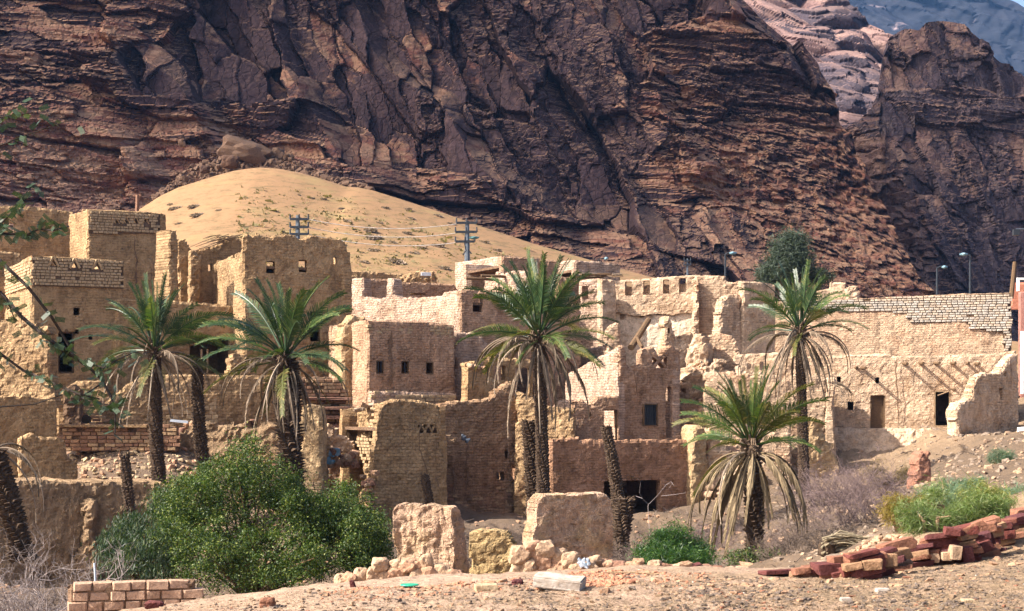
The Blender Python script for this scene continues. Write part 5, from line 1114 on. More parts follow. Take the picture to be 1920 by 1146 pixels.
palm('tallest full date palm in the middle with a long skirt of dead fronds', (1010, 634), (1020, 945), 58, 1.0, .25, .22, 13, up=13, mid=16, low=12, drop=6, dead=24, pale=3, deadS=1.05)
palm('slender date palm in front of the right houses with dark hanging dead fronds', (1499, 622), (1509, 925), 66, .9, .24, .19, 14, up=14, mid=13, low=7, drop=2, dead=24, pale=1, deadS=.95)
palm('low date palm with a wide golden skirt of dead fronds by the foreground edge', (1408, 838), (1419, 1085), 46, .74, .22, .21, 15, up=18, mid=20, low=7, drop=1, dead=27, pale=4, deadkind='g', deadS=.95, kinds='ggy', shag=.8)
def snag(label, pts, Y, r0, r1, sd, shag=.3, **k):
    T = thing('dead_palm', label, 'dead palm', P(*pts[0], Y)); trunk(T, P(*pts[0], Y) - Vector((0, 0, .3)), P(*pts[-1], Y), r0, r1, sd=sd, shag=shag, **k)
    m = MB(); c = P(*pts[-1], Y); rr = random.Random(sd)
    for i in range(14): a = rr.uniform(0, 6.28); o = Vector((math.cos(a), math.sin(a), 0)); m.tube([c + o * .08, c + o * r1 * 1.1 + Vector((0, 0, rr.uniform(.02, .2)))], [.05, .02], 4)
    m.build('ragged_top', BARK, T); return T
snag('dead leaning palm trunk with a frayed head right of the first palm', ((389, 905), (370, 680)), 61, .26, .2, 31, lean=(-.12, 0))
snag('short bare palm stump standing on the bank left of the first palm', ((249, 1000), (234, 856)), 55.5, .19, .16, 32)
snag('dark dead palm trunk standing close beside the tall middle palm', ((1003, 950), (992, 795)), 58.5, .27, .26, 33, shag=.3)
snag('dead palm trunk leaning left across the black opening of the reddish yard wall', ((1166, 1035), (1137, 806)), 55, .27, .17, 34, lean=(.12, 0), shag=.2)
snag('small leaning palm stub at the foot of the buttress tower', ((810, 955), (797, 896)), 60, .18, .15, 35)
snag('dark palm trunk hung with old fronds by the black opening right', ((1158, 1040), (1172, 940)), 54.5, .24, .3, 36, shag=.5)
T = snag('thick shaggy palm trunk leaning right at the left edge of the picture', ((42, 1030), (-12, 850)), 44, .3, .3, 37, shag=.5, lean=(.05, 0))
cT = P(-14, 846, 44)
for i in range(9):
    a = -2.2 + i * .55; o = bpy.data.objects.new('dead_frond', (DEADV['d'] + DEADV['p'])[i % 6]); C.objects.link(o); o.parent = T; o.location = cT - base(T); o.rotation_euler = (0, 0, a); o.scale = (.8,) * 3
# hanging dead frond tuft caught beside the right house
T = thing('fallen_fronds', 'grey bundle of dead palm fronds stuck at the corner of the right mud block', 'dead fronds', P(1555, 740, 74)); rr = random.Random(3)
for i in range(12):
    o = bpy.data.objects.new('dead_frond', rr.choice(DEADV['p'][:2] + DEADV['d'][:1])); C.objects.link(o); o.parent = T; o.location = P(1556 + i, 716 + i * .8, 73.3) - base(T); o.rotation_euler = (0, .25, rr.uniform(-.6, .3)); o.scale = (.42,) * 3

# ------------------------------------------------------------------ shrubs
def leafcloud(name, label, cat, lobes, n, size, mat, gp=None, aspect=.45, stems=14, root=None, stemmat=None, sd=0, twig=.22, droop=0., kind=None, clumps=420, shell=.38):
    """foliage: leaf-sized faces gathered in clumps through the volume of several lobes (centre, radii)"""
    r = np.random.default_rng(sd); root = root or lobes[0][0]; T = thing(name, label, cat, root, gp); wts = np.array([l[1][0] * l[1][1] * l[1][2] for l in lobes]) ** .62; wts = wts / wts.sum()
    cl = []
    for i in range(clumps):
        c, rd = lobes[r.choice(len(lobes), p=wts)]; d = r.normal(size=3); d /= np.linalg.norm(d); f = r.random() ** shell; cl.append(np.array(c) + d * np.array(rd) * f)
    cl = np.array(cl); which = r.integers(0, len(cl), n); sc = twig * (0.6 + r.random(len(cl)))
    off = r.normal(size=(n, 3)) * sc[which][:, None] * np.array([1, 1, .8]); ctr = cl[which] + off
    ctr[:, 2] -= droop * np.hypot(off[:, 0], off[:, 1])
    gzv = gz(ctr[:, 0], ctr[:, 1]); ctr[:, 2] = np.maximum(ctr[:, 2], gzv + .02 + .2 * r.random(n))
    a = r.normal(size=(n, 3)); a /= np.linalg.norm(a, axis=1)[:, None]; b = np.cross(a, r.normal(size=(n, 3))); b /= np.linalg.norm(b, axis=1)[:, None]
    if droop: a[:, 2] = -abs(a[:, 2]) - .6; a /= np.linalg.norm(a, axis=1)[:, None]
    L = size * (.6 + .8 * r.random(n))[:, None]; q0 = ctr - a * L * .5; q2 = ctr + a * L * .5; q1 = ctr + b * L * aspect * .5; q3 = ctr - b * L * aspect * .5
    V = np.stack([q0, q1, q2, q3], 1).reshape(-1, 3) - np.array(T.location); F = np.arange(n * 4).reshape(n, 4)
    link('crown', mesh_np('crown', V, F), T, mat)
    m = MB(); rr = random.Random(sd)
    for i in range(stems):
        e = Vector(cl[rr.randrange(len(cl))]); b0 = Vector(root) + Vector((rr.uniform(-.2, .2), rr.uniform(-.2, .2), -.1)); md = b0.lerp(e, .5) + Vector((rr.uniform(-.2, .2), rr.uniform(-.2, .2), rr.uniform(0, .3))); m.tube([b0, md, e], [.05, .035, .012], 5)
    m.build('branches', stemmat or WOOD, T); return T
LF1 = leaf_mat('bush_leaf', (.014, .036, .004), (.055, .1, .01), (.13, .15, .025), .28, .55, 1.8)
LF2 = leaf_mat('feathery_leaf', (.025, .055, .02), (.045, .08, .035), (.12, .14, .07), .35, .5, 1.5)
LF3 = leaf_mat('grey_green_leaf', (.045, .065, .042), (.06, .085, .052), None, .3, .6, .8)
LF4 = leaf_mat('bright_green_leaf', (.09, .15, .03), (.13, .18, .05), (.2, .22, .1), .4, .5, 1.)
LF5 = leaf_mat('yellow_leaf', (.26, .17, .03), (.2, .16, .035), (.3, .22, .05), .4, .6, 1.)
LF6 = leaf_mat('blue_green_leaf', (.1, .165, .095), (.14, .2, .12), None, .4, .6, 1.)
Lb = lambda px, py, Y, rx, ry, rz: (P(px, py, Y)[:], (rx, ry, rz))
_r = random.Random(8); SPR = []
for _i in range(60):
    _x = _r.uniform(300, 720); _top = float(np.interp(_x, [290, 340, 400, 430, 480, 520, 560, 600, 650, 720], [990, 925, 895, 862, 850, 885, 930, 950, 925, 1000])); _w = _r.uniform(.12, .3); SPR.append(Lb(_x, _top + _r.uniform(-8, 60), 43.5 + _r.uniform(-.8, 1.2), _w, _w, _w * _r.uniform(1.6, 3.0)))
leafcloud('bush', 'big dense green bush filling the hollow under the two left palms', 'bush', SPR + [Lb(465, 965, 44, 1.35, 1.4, 1.1), Lb(390, 1020, 43, 1.5, 1.5, 1.1), Lb(555, 1025, 43.5, 1.5, 1.5, 1.0), Lb(470, 905, 45, .6, .7, .5), Lb(520, 920, 45, .6, .6, .5), Lb(395, 925, 44.5, .6, .7, .5), Lb(585, 965, 44, .5, .6, .5), Lb(350, 950, 44, 1.0, 1.2, .9), Lb(620, 1020, 43, 1.2, 1.2, .9), Lb(460, 1050, 42, 2.2, 1.5, .8)], 115000, .066, LF1, root=P(470, 1120, 44), sd=1, stems=60, clumps=640, twig=.15, shell=.24)
leafcloud('bush', 'loose feathery green shrub with drooping leaves left of the big bush', 'bush', [Lb(255, 1000, 44, .95, 1, .7), Lb(300, 1030, 43, 1.0, 1, .7), Lb(225, 1030, 44, .5, .7, .6), Lb(320, 950, 45, .6, .7, .6)], 17000, .15, LF2, aspect=.18, root=P(270, 1090, 44), sd=2, stems=18, clumps=300, droop=.6, twig=.16)
leafcloud('bush', 'thin airy green shrub between the big bush and the sunlit mud chunk', 'bush', [Lb(650, 985, 46, .7, .9, .8), Lb(680, 1030, 45, .75, .9, .7), Lb(640, 930, 47, .35, .4, .5), Lb(700, 1040, 44, .5, .6, .5)], 15000, .085, LF1, root=P(665, 1090, 45), sd=3, stems=26, clumps=240, twig=.15, aspect=.35)
leafcloud('tamarisk_tree', 'soft grey green tamarisk rising behind the houses above the slender palm', 'tree', [Lb(1476, 475, 104, 1.1, 1.1, 1.1), Lb(1470, 510, 104, 1.5, 1.3, .9), Lb(1500, 500, 104, .9, 1., 1.), Lb(1485, 455, 104, .8, .8, .5), Lb(1528, 520, 104, .8, .8, .5), Lb(1455, 525, 104, 1.1, 1, .5)], 22000, .32, LF3, aspect=.14, root=P(1478, 600, 104), sd=4, stems=20, clumps=170, twig=.26)
def strands(name, label, cat, c, rad, n, h, mat, sd=0, spread=.9, wd=.012, gp=None, seg=3, flop=.4, kind=None, fine=True):
    """a tuft of fine upright shoots"""
    r = np.random.default_rng(sd); T = thing(name, label, cat, c, gp); a = r.random(n) * 6.283; q = r.random(n) ** .5; bx = np.cos(a) * q * rad[0]; by = np.sin(a) * q * rad[1]
    bz = gz(bx + c[0], by + c[1]) - c[2]; H = h * (1 - .65 * q ** 1.6) * (.65 + .5 * r.random(n)); d = np.stack([np.cos(a) * q * spread + r.normal(size=n) * .25, np.sin(a) * q * spread + r.normal(size=n) * .25, np.ones(n)], 1); d /= np.linalg.norm(d, axis=1)[:, None]
    w_ = np.stack([np.cos(a + 1.57 + r.normal(size=n)), np.sin(a + 1.57 + r.normal(size=n)), 0 * a], 1) * wd; P0 = np.stack([bx, by, bz], 1); rows = []
    for i in range(seg + 1):
        t = i / seg; ct = P0 + d * (H * t)[:, None] + r.normal(size=(n, 3)) * .02 * (i > 0); ct[:, 2] -= flop * (H * t * t) * .5 * q; k = (1 - t * .85); rows += [ct - w_ * k, ct + w_ * k]
    V = np.stack(rows, 1).reshape(-1, 3); m_ = 2 * (seg + 1); b0 = np.arange(n)[:, None] * m_; F = np.concatenate([b0 + np.array([[2 * i, 2 * i + 1, 2 * i + 3, 2 * i + 2]]) for i in range(seg)])
    link('shoots', mesh_np('shoots', V, F), T, mat); return T
leafcloud('bush', 'round soft dark green shrub just beyond the foreground stones, right of centre', 'bush', [Lb(1262, 1020, 40, .62, .7, .5), Lb(1225, 1035, 40, .45, .6, .36), Lb(1300, 1040, 40, .45, .6, .34), Lb(1265, 1050, 39, .95, .8, .32)], 22000, .13, leaf_mat('juicy_green', (.015, .05, .008), (.03, .08, .013), (.08, .14, .025), .35, .45, 2.), aspect=.12, root=P(1262, 1075, 40), sd=6, stems=8, clumps=300, twig=.11)
leafcloud('bush', 'small green shrub at the foot of the low palm', 'bush', [Lb(1440, 1055, 44, .4, .5, .35), Lb(1395, 1052, 44, .35, .5, .25)], 6000, .11, LF1, root=P(1440, 1085, 44), sd=7, stems=6, clumps=90, twig=.1, aspect=.3)
def gpt(px, py, Y): p = P(px, py, Y); p.z = G(p.x, p.y); return p
def onground(px, py, Y0=28, Y1=84):
    """where the ray through a pixel meets the ground"""
    Ys = np.linspace(Y0, Y1, 300); k = (px - CX) / FPX; s = (HOR - py) / FPX; g_ = gz(k * Ys, Ys); i = int(np.argmax(g_ >= s * Ys)) if (g_ >= s * Ys).any() else 299
    y = float(Ys[i]); return Vector((k * y, y, G(k * y, y)))
OLV = leaf_mat('olive_dry', (.17, .125, .055), (.13, .095, .045), None, .3, .8, 1.)
for (px, py, rx, h, n, mt, lb) in ((1795, 990, 1.1, .95, 9000, LF4, 'bright green feathery shrub on the right slope, largest of its kind'), (1845, 940, .85, .8, 6500, LF6, 'pale blue green soft shrub above the bright green one on the right slope'),
        (1700, 990, .6, .8, 4500, LF5, 'golden yellow shrub left of the bright green one'), (1745, 1010, .6, .5, 4000, LF4, 'yellowish green low shrub behind the red stone wall'), (1878, 862, .5, .5, 2500, LF6, 'small pale green tuft high on the slope near the right edge'), (1815, 905, .45, .5, 2500, LF6, 'small green tuft just above the big feathery shrubs'),
        (1835, 975, .8, .8, 5000, leaf_mat('lime_leaf', (.16, .18, .03), (.12, .16, .035), (.25, .22, .08), .4, .6, 1.), 'yellow green shrub at the right side of the biggest feathery shrub'), (1768, 950, .5, .8, 3000, LF6, 'grey green tuft at the left shoulder of the right slope'), (1670, 905, 1.3, 1.2, 8000, OLV, 'olive brown dry shrub under the sunlit bank left of the red rock')):
    c = onground(px, py + 12); rr_ = random.Random(px); L_ = []
    for q in range(9): L_.append(((c.x + rr_.uniform(-.75, .75) * rx, c.y + rr_.uniform(-.6, .6) * rx, c.z + h * rr_.uniform(.2, .75)), (rx * rr_.uniform(.2, .42), rx * .35, h * rr_.uniform(.2, .45))))
    leafcloud('shrub', lb, 'shrub', L_, n, .16, mt, aspect=.07, root=c, sd=px, stems=10, clumps=110, twig=.09, stemmat=WOODP)
# ------------------------------------------------------------------ dry bare branches
DRY = plain('dry_grey_twigs', (.3, .25, .23), (.17, .14, .125), 6); DRYP = plain('dry_purple_twigs', (.17, .12, .11), (.12, .085, .08), 6); DRYD = plain('dry_dark_twigs', (.12, .09, .07), (.07, .05, .04), 6)
def thicket(name, label, c, rad, h, n, mat, sd=0, r0=.02, depth=3, curl=.6, kids=3, cat='dry bush', k=3, lean=(0, 0)):
    r = random.Random(sd); T = thing(name, label, cat, c); m = MB()
    def grow(p, d, l, rr, dep):
        pts = [p]; q = p
        for i in range(3): d = (d + Vector((r.uniform(-curl, curl), r.uniform(-curl, curl), r.uniform(-curl, curl) * .7))).normalized(); q = q + d * l / 3; pts.append(q)
        m.tube(pts, [rr, rr * .8, rr * .65, rr * .45], k, cap=False)
        if dep:
            for j in range(kids): s = r.choice(pts[1:]); grow(s, (d + Vector((r.uniform(-1, 1), r.uniform(-1, 1), r.uniform(-.5, .8)))).normalized(), l * r.uniform(.45, .75), rr * .55, dep - 1)
    for i in range(n):
        a = r.uniform(0, 6.28); q = r.random() ** .5; x = c[0] + math.cos(a) * q * rad[0]; y = c[1] + math.sin(a) * q * rad[1]; z = float(gz(x, y)[0]) if abs(float(gz(x, y)[0]) - c[2]) < 1.5 else c[2]
        grow(Vector((x, y, z)), Vector((math.cos(a) * q * .9 + lean[0], math.sin(a) * q * .9 + lean[1], 1)).normalized(), h * r.uniform(.5, .9), r0 * r.uniform(.6, 1.2), depth)
    m.build('twigs', mat, T); return T
thicket('dry_bush', 'tangle of bare whitish twigs in the bottom left corner', P(40, 1120, 33), (1.2, 1.), 1.65, 70, DRY, 1, .02, 3, .75, k=4)
thicket('dry_bush', 'dark tangled twigs behind the whitish ones at the left trunk foot', P(60, 1100, 42), (1.3, 1.), 1.1, 50, DRYD, 2, .02, 3, .7)
thicket('dry_bush', 'purplish bare bush right of the slender palm trunk', P(1595, 990, 56), (1.35, 1.2), 1.5, 90, DRYP, 3, .014, 3, .6)
thicket('dry_bush', 'low purplish dry brush behind the golden palm skirt', P(1520, 1050, 49), (1.5, 1.2), .9, 80, DRYP, 4, .012, 3, .7)
thicket('dry_bush', 'grey dry brush under the low palm on its left', P(1340, 1060, 46), (1.2, 1.), .75, 55, DRY, 5, .012, 3, .8)
thicket('dry_bush', 'dark brown dead brush in the hollow between the two big mud chunks', P(945, 1040, 42), (.85, 1.2), .85, 60, DRYD, 6, .014, 3, .8)
thicket('dry_bush', 'dry brush below the black opening beside the dead palm', P(1225, 1020, 52), (1.1, 1.), 1.0, 50, DRYP, 7, .012, 3, .7)
thicket('dry_bush', 'thin dry brush on the bank foot left of the feathery shrub', P(150, 1100, 46), (.9, .9), .7, 30, DRYD, 8, .014, 3, .7)
DRYB = plain('dry_brown_twigs', (.15, .11, .085), (.08, .06, .045), 6)
for lb, x, y, Y, rx, h, n, mt, sd in (('dense brown dead brush along the foot of the curving brown wall', 900, 1020, 54, 1.6, 1.3, 130, DRYB, 21), ('dark dead brush right of the tall middle palm foot', 1080, 1010, 53, 1.2, .8, 60, DRYD, 22),
      ('grey brown brush filling the hollow under the reddish yard wall', 1190, 1050, 47, 1.7, 1.2, 150, DRYB, 23), ('greyish tangled brush left of the golden palm skirt', 1290, 1010, 54, 1.6, 1.1, 130, DRYP, 24), ('brown dry brush right of the golden palm skirt', 1490, 1075, 43, 1.3, 1.0, 110, DRYB, 25),
      ('purplish dense bare bush beneath the sunlit earth bank', 1560, 950, 62, 1.3, 1.3, 90, DRYP, 26), ('bare mauve brush between the palm root ball and yellow shrub', 1640, 1010, 49, 1.0, .9, 80, DRYP, 27), ('dim brush behind the low yellow mud wall', 930, 1065, 40, .8, .6, 60, DRYD, 28), ('dead dark brush below the mud heap right of the big bush', 745, 1040, 50, .9, .8, 50, DRYD, 29)):
    thicket('dry_bush', lb, P(x, y, Y), (rx, rx * .9), h, n, mt, sd, .015, 3, .7)
T = thing('dead_sapling', 'bare whitish sapling standing before the black opening, behind the round green shrub', 'dead tree', P(1221, 1060, 43)); m = MB(); r = random.Random(4)
br = [[(1221, 1062), (1218, 1000), (1215, 950), (1216, 945)], [(1216, 946), (1205, 935), (1199, 925), (1201, 905), (1196, 898)], [(1216, 946), (1232, 930), (1240, 920), (1250, 908), (1262, 905), (1255, 915)], [(1240, 930), (1262, 928), (1286, 924)], [(1218, 975), (1226, 965), (1234, 955)], [(1205, 935), (1192, 930)], [(1250, 909), (1258, 903), (1264, 911)]]
for b_ in br: m.tube([P(x, y, 43 + .15 * i * (-1) ** len(b_)) for i, (x, y) in enumerate(b_)], [.01 * (1 - .6 * i / len(b_)) * (1 if b_ is br[0] else .65) for i in range(len(b_))], 5)
m.build('trunk', DRY, T)
# fallen sticks and dead fronds strewn over the ravine floor
r_ = np.random.default_rng(14); n = 9000; y = 36 + 30 * r_.random(n); x = -11 + 30 * r_.random(n); keep = (noise(x * .35, y * .35, 0, 4) > -.25) & (x / y < .26 - (y < 44) * .08); x, y = x[keep], y[keep]; n = len(x)
a = r_.random(n) * 6.28; l = .12 + .5 * r_.random(n) ** 2; z = gz(x, y) + gnoise(x, y) + .02; d = np.stack([np.cos(a) * l, np.sin(a) * l, l * (r_.random(n) * .9 - .1)], 1); S = np.stack([x, y, z], 1); t1 = np.stack([-np.sin(a), np.cos(a), 0 * a], 1) * .012; t2 = np.array([0, 0, .018])
V = np.stack([S - t1, S + t1, S + t2, S + d - t1 * .4, S + d + t1 * .4, S + d + t2 * .4], 1).reshape(-1, 3); q = np.arange(n)[:, None] * 6; F = np.concatenate([q + np.array([[0, 1, 4, 3]]), q + np.array([[1, 2, 5, 4]]), q + np.array([[2, 0, 3, 5]])])
o = link('brushwood', mesh_np('brushwood', V, F), None, plain('brushwood_mix', (.22, .17, .13), (.07, .05, .04), .9)); tag(o, kind='stuff')
# ------------------------------------------------------------------ acacia on the near left, only its outer twigs reach into view
AC = leaf_mat('acacia_leaf', (.03, .06, .028), (.045, .08, .035), None, .25, .5, 3.); ACB = plain('acacia_bark', (.05, .038, .032), (.03, .024, .02), 14)
ra = random.Random(9); YA = 14.; tb = Vector((-6.3, 13.4, float(gz(-6.3, 13.4)[0])))
T = thing('acacia_tree', 'near acacia whose thin dark twigs with small leaves hang in at the left edge', 'tree', tb); m = MB()
m.tube([tb, tb + Vector((.1, .1, 1.4)), tb + Vector((.3, .3, 2.9)), tb + Vector((.7, .4, 4.3)), tb + Vector((.9, .4, 5.6))], [.19, .16, .13, .09, .05], 10); m.build('trunk', ACB, T)
acb = [([(-330, 560), (-140, 470), (-30, 435), (10, 438), (50, 441), (72, 430), (100, 432), (130, 424)], .016, 1.), ([(-30, 435), (0, 422), (22, 398), (42, 372), (58, 350)], .010, 1.), ([(-330, 300), (-120, 380), (-20, 470), (0, 489), (52, 538), (97, 595), (115, 624), (136, 660)], .024, .25),
       ([(-200, 560), (-60, 610), (0, 663), (44, 695), (81, 711), (131, 732), (150, 740), (186, 748)], .018, .45), ([(-330, 420), (-100, 500), (0, 548), (39, 593), (76, 624), (97, 640), (131, 665), (168, 690), (191, 713), (209, 745), (216, 776), (216, 812)], .022, .5),
       ([(-200, 790), (-50, 770), (0, 763), (65, 758), (118, 740)], .012, .0), ([(115, 648), (154, 677), (194, 690), (220, 674), (251, 661), (262, 662)], .010, .8), ([(-250, 330), (-60, 285), (0, 273), (60, 250), (130, 226)], .009, .4), ([(-200, 250), (-40, 228), (10, 218), (66, 211)], .009, .7), ([(-120, 520), (-20, 530), (12, 560), (28, 600)], .01, .6), ([(190, 720), (150, 745), (168, 752), (230, 765)], .008, .9)]
leafV = []; leafF = []
def compound(p, d):
    """one acacia leaf: two rows of small leaflets"""
    d = d.normalized(); s = d.cross(Vector((ra.uniform(-1, 1), ra.uniform(-1, 1), ra.uniform(-1, 1)))).normalized()
    for i in range(8):
        c = p + d * (.011 * i)
        for q in (-1, 1):
            a = c; b_ = c + s * q * .022 + d * .006; n_ = len(leafV); w_ = d * .0045; leafV.extend([(a - w_)[:], (a + w_)[:], (b_ + w_)[:], (b_ - w_)[:]]); leafF.append([n_, n_ + 1, n_ + 2, n_ + 3])
for pts, rr, dens in acb:
    m = MB(); W_ = [P(x, y, YA + .15 * math.sin(i + rr * 300)) for i, (x, y) in enumerate(pts)]
    if pts[0][0] < -150: W_ = [tb + Vector((.35, .3, 3.0 + (HOR - pts[0][1]) / 900.)), ] + W_
    n = len(W_); m.tube(W_, [rr * (1.05 - .75 * i / n) for i in range(n)], 6); m.build('branch', ACB, T)
    for i in range(len(W_) - 1):
        L = (W_[i + 1] - W_[i]).length
        for j in range(int(L * 110 * dens)):
            p = W_[i].lerp(W_[i + 1], ra.random()) + Vector((ra.gauss(0, .035), ra.gauss(0, .05), ra.gauss(-.008, .035)))
            if ra.random() < .55 + .45 * math.sin(p.x * 31 + p.z * 23): compound(p, Vector((ra.uniform(-1, 1), ra.uniform(-1, 1), ra.uniform(-.8, .6))))
o = link('leaves', mesh_np('leaves', np.array(leafV) - np.array(tb), np.array(leafF)), T, AC); o['kind'] = 'stuff'
# ------------------------------------------------------------------ foreground
fw = P(246, 1140, 25.5)
T = thing('brick_wall', 'low wall of large plain adobe bricks at the bottom left', 'brick wall', fw)
Wf = line(127, 26.5, 14, 366)
p4 = [(127, 1200), (127, 1094), (366, 1084), (366, 1200)]; pz = [Wf.uz(*p) for p in p4]
wall_uz(T, 'mortar_core', Wf, [(pz[0][0], pz[0][1] - .1), (pz[1][0], pz[1][1] - .03), (pz[2][0], pz[2][1] - .03), (pz[3][0], pz[3][1] - .1)], th=.24, mat=MORT, rag=.01, rough=.15, ds=.06)
bricks(T, Wf, [(124, 1210), (124, 1091), (368, 1081), (368, 1210)], .31, .155, BRICK_FG, proud=.03, depth=.26, gap=.012, miss=0, sd=51, wj=.22)
T = thing('metal_pipe', 'thin white pipe standing behind the low adobe brick wall', 'pipe', P(180, 1090, 27.2)); m = MB(); m.tube([P(180, 1110, 27.2), P(177, 1056, 27.2)], [.017, .017], 8); m.build('pipe', plain('pipe_paint', (.5, .55, .6), (.4, .45, .5), 4, .5, 0), T)
# sunlit mud chunk, yellow chunk, shaded chunk
T = thing('mud_wall_chunk', 'standing chunk of pitted cream mud wall, sunlit front and shaded right end', 'ruined wall', P(800, 1075, 33.5))
wall(T, 'wall', 737, 33.8, -8, [(735, 1110), (737, 1060), (738, 1000), (740, 956), (746, 949), (772, 944), (790, 948), (806, 944), (825, 950), (848, 950), (851, 985), (853, 1020), (856, 1110)], mat=CLOD, rag=.06, th=.42, rough=1., ds=.022, clod=.01, drip=.035)
wall(T, 'wall', 850, 33.5, 52, [(850, 1110), (850, 952), (862, 948), (872, 955), (880, 985), (882, 1020), (882, 1110)], mat=CLOD, rag=.06, th=.4, rough=1., ds=.025, clod=.014)
T = thing('mud_wall_chunk', 'low yellowish broken mud wall between the two large mud chunks', 'ruined wall', P(925, 1080, 34))
wall(T, 'wall', 880, 32.6, -5, [(878, 1110), (880, 1000), (890, 994), (902, 992), (910, 996), (925, 993), (944, 996), (955, 1004), (965, 1025), (975, 1038), (984, 1045), (986, 1110)], mat=YELP, rag=.06, th=.5, rough=1., ds=.035, clod=.015)
T = thing('mud_wall_chunk', 'broad brownish cracked mud chunk, lit on its left edge, right of centre', 'ruined wall', P(1075, 1060, 34))
wall(T, 'wall', 997, 33.4, 25, [(990, 1110), (996, 1040), (1000, 1000), (1001, 960), (1010, 940), (1024, 928), (1050, 926), (1066, 931), (1085, 930), (1102, 925), (1130, 928), (1144, 940), (1148, 975), (1150, 1020), (1155, 1040), (1152, 1110)], mat=CLOD, rag=.06, th=.5, rough=1., ds=.025, clod=.014)
# low rubble walls of mud stones
def pile(name, label, cat, items, kind, mat, Yf, jz=.0, sd=0, sq=(1, 1, .8), tilt=.25, T=None, rotr=None, pn='stone'):
    r = random.Random(sd); xs_ = [i[0] for i in items]; T = T or thing(name, label, cat, P(sum(xs_) / len(xs_), items[0][1], Yf(xs_[0])))
    for (x, y, wd, hg) in items:
        Y = Yf(x) + r.uniform(-.08, .08); p = P(x, y, Y); s = Y / FPX; mt = mat if not isinstance(mat, list) else r.choice(mat)
        a = r.uniform(-.35, .35) if rotr is None else r.uniform(*rotr)
        stone(pn, p, (wd * s * 1.12, wd * s * r.uniform(.8, 1.1), hg * s * 1.15), kind, mt, T, r, rot=(r.uniform(-.15, .15), r.uniform(-tilt, tilt), a))
    return T
it = [(642, 1090, 26, 26), (658, 1085, 24, 20), (676, 1078, 22, 24), (690, 1090, 22, 18), (642, 1108, 30, 20), (668, 1106, 34, 24), (703, 1077, 26, 26), (714, 1058, 28, 22), (726, 1080, 24, 20), (745, 1078, 30, 26), (742, 1060, 22, 20), (738, 1085, 26, 22), (765, 1060, 30, 22), (752, 1083, 26, 28), (782, 1080, 26, 26), (775, 1096, 28, 18), (782, 1062, 26, 18),
      (800, 1056, 22, 30), (806, 1078, 28, 30), (808, 1095, 34, 18), (828, 1072, 30, 26), (832, 1090, 30, 22), (852, 1080, 28, 22), (866, 1094, 24, 18), (888, 1096, 30, 14), (915, 1094, 30, 14), (942, 1093, 32, 14), (960, 1094, 26, 14), (608, 1108, 18, 18), (622, 1112, 20, 16), (655, 1098, 20, 14), (715, 1096, 30, 18)]
pile('rubble_wall', 'low dry wall of rounded mud stones in front of the sunlit mud chunk', 'stone wall', it, 'lump', STN_MUD, lambda x: 31.6, sd=2)
it = [(975, 1040, 34, 30), (1000, 1028, 32, 26), (1022, 1030, 34, 30), (1012, 1050, 34, 34), (992, 1060, 30, 30), (975, 1070, 32, 32), (1030, 1052, 28, 40), (1048, 1042, 30, 26), (985, 1086, 30, 26), (1005, 1078, 26, 22), (1022, 1072, 28, 24), (968, 1088, 30, 22), (1050, 1060, 36, 30), (1038, 1076, 30, 22), (1068, 1050, 30, 26), (1078, 1066, 36, 28), (1100, 1064, 34, 26)]
pile('rubble_pile', 'heap of squarish mud blocks leaning on the broad brownish chunk', 'rubble', it, 'lump', STN_MUD, lambda x: 31.6, sd=3, sq=(1, 1, 1))
it = [(1112, 1052, 26, 16), (1128, 1056, 22, 14), (1138, 1060, 22, 16), (1160, 1060, 26, 16), (1185, 1062, 28, 16), (1198, 1053, 20, 10), (1190, 1066, 26, 20), (1210, 1068, 22, 16), (1228, 1062, 24, 22), (1250, 1066, 26, 16), (1268, 1064, 20, 12), (1284, 1060, 24, 14), (1304, 1064, 22, 12), (1322, 1066, 26, 12), (1340, 1068, 30, 12), (1362, 1070, 30, 12), (1388, 1070, 32, 12), (1408, 1074, 20, 12)]
pile('stone_edging', 'line of small reddish and tan stones along the path edge right of centre', 'stones', it, 'lump', [STN_MUD, STN_MUD, STN_BRN, STN_RED], lambda x: 31.8, sd=4)
# red sandstone dry wall climbing to the right
r = random.Random(77); it = []
edge = [(1462, 1076, 1076), (1500, 1072, 1084), (1560, 1060, 1082), (1620, 1040, 1084), (1660, 1036, 1076), (1700, 1030, 1062), (1760, 1014, 1056), (1800, 1000, 1056), (1840, 988, 1046), (1880, 980, 1030), (1920, 970, 1010), (1960, 962, 1000)]
ex = [e[0] for e in edge]
x = 1462
T = None; rows = []
while x < 1955:
    t_, b2 = np.interp(x, ex, [e[1] for e in edge]), np.interp(x, ex, [e[2] for e in edge]); y = b2; wcol = r.uniform(24, 44)
    while y > t_ - 2:
        h = r.uniform(6, 11) if r.random() < .85 else r.uniform(13, 19); w_ = wcol * r.uniform(.8, 1.6); it.append((x + r.uniform(-8, 8), y - h / 2, w_, h)); y -= h * .86
    x += wcol * .84
T = thing('red_stone_wall', 'low dry stone wall of dark red sandstone slabs climbing right along the path', 'stone wall', P(1690, 1070, 32.6))
for (x, y, w_, h) in it:
    Y = onground(x, float(np.interp(x, ex, [e[2] for e in edge])), 22, 45).y + .15 + r.uniform(-.1, .1); s = Y / FPX; mt = STN_RED if r.random() < .88 else STN_TAN
    stone('stone', P(x, y, Y), (w_ * s * 1.25, .34 * r.uniform(.8, 1.3), h * s * 1.3), 'slab', mt, T, r, rot=(r.uniform(-.15, .15), r.uniform(-.18, .02) - .1 * (x > 1600), r.uniform(-.3, .3)))
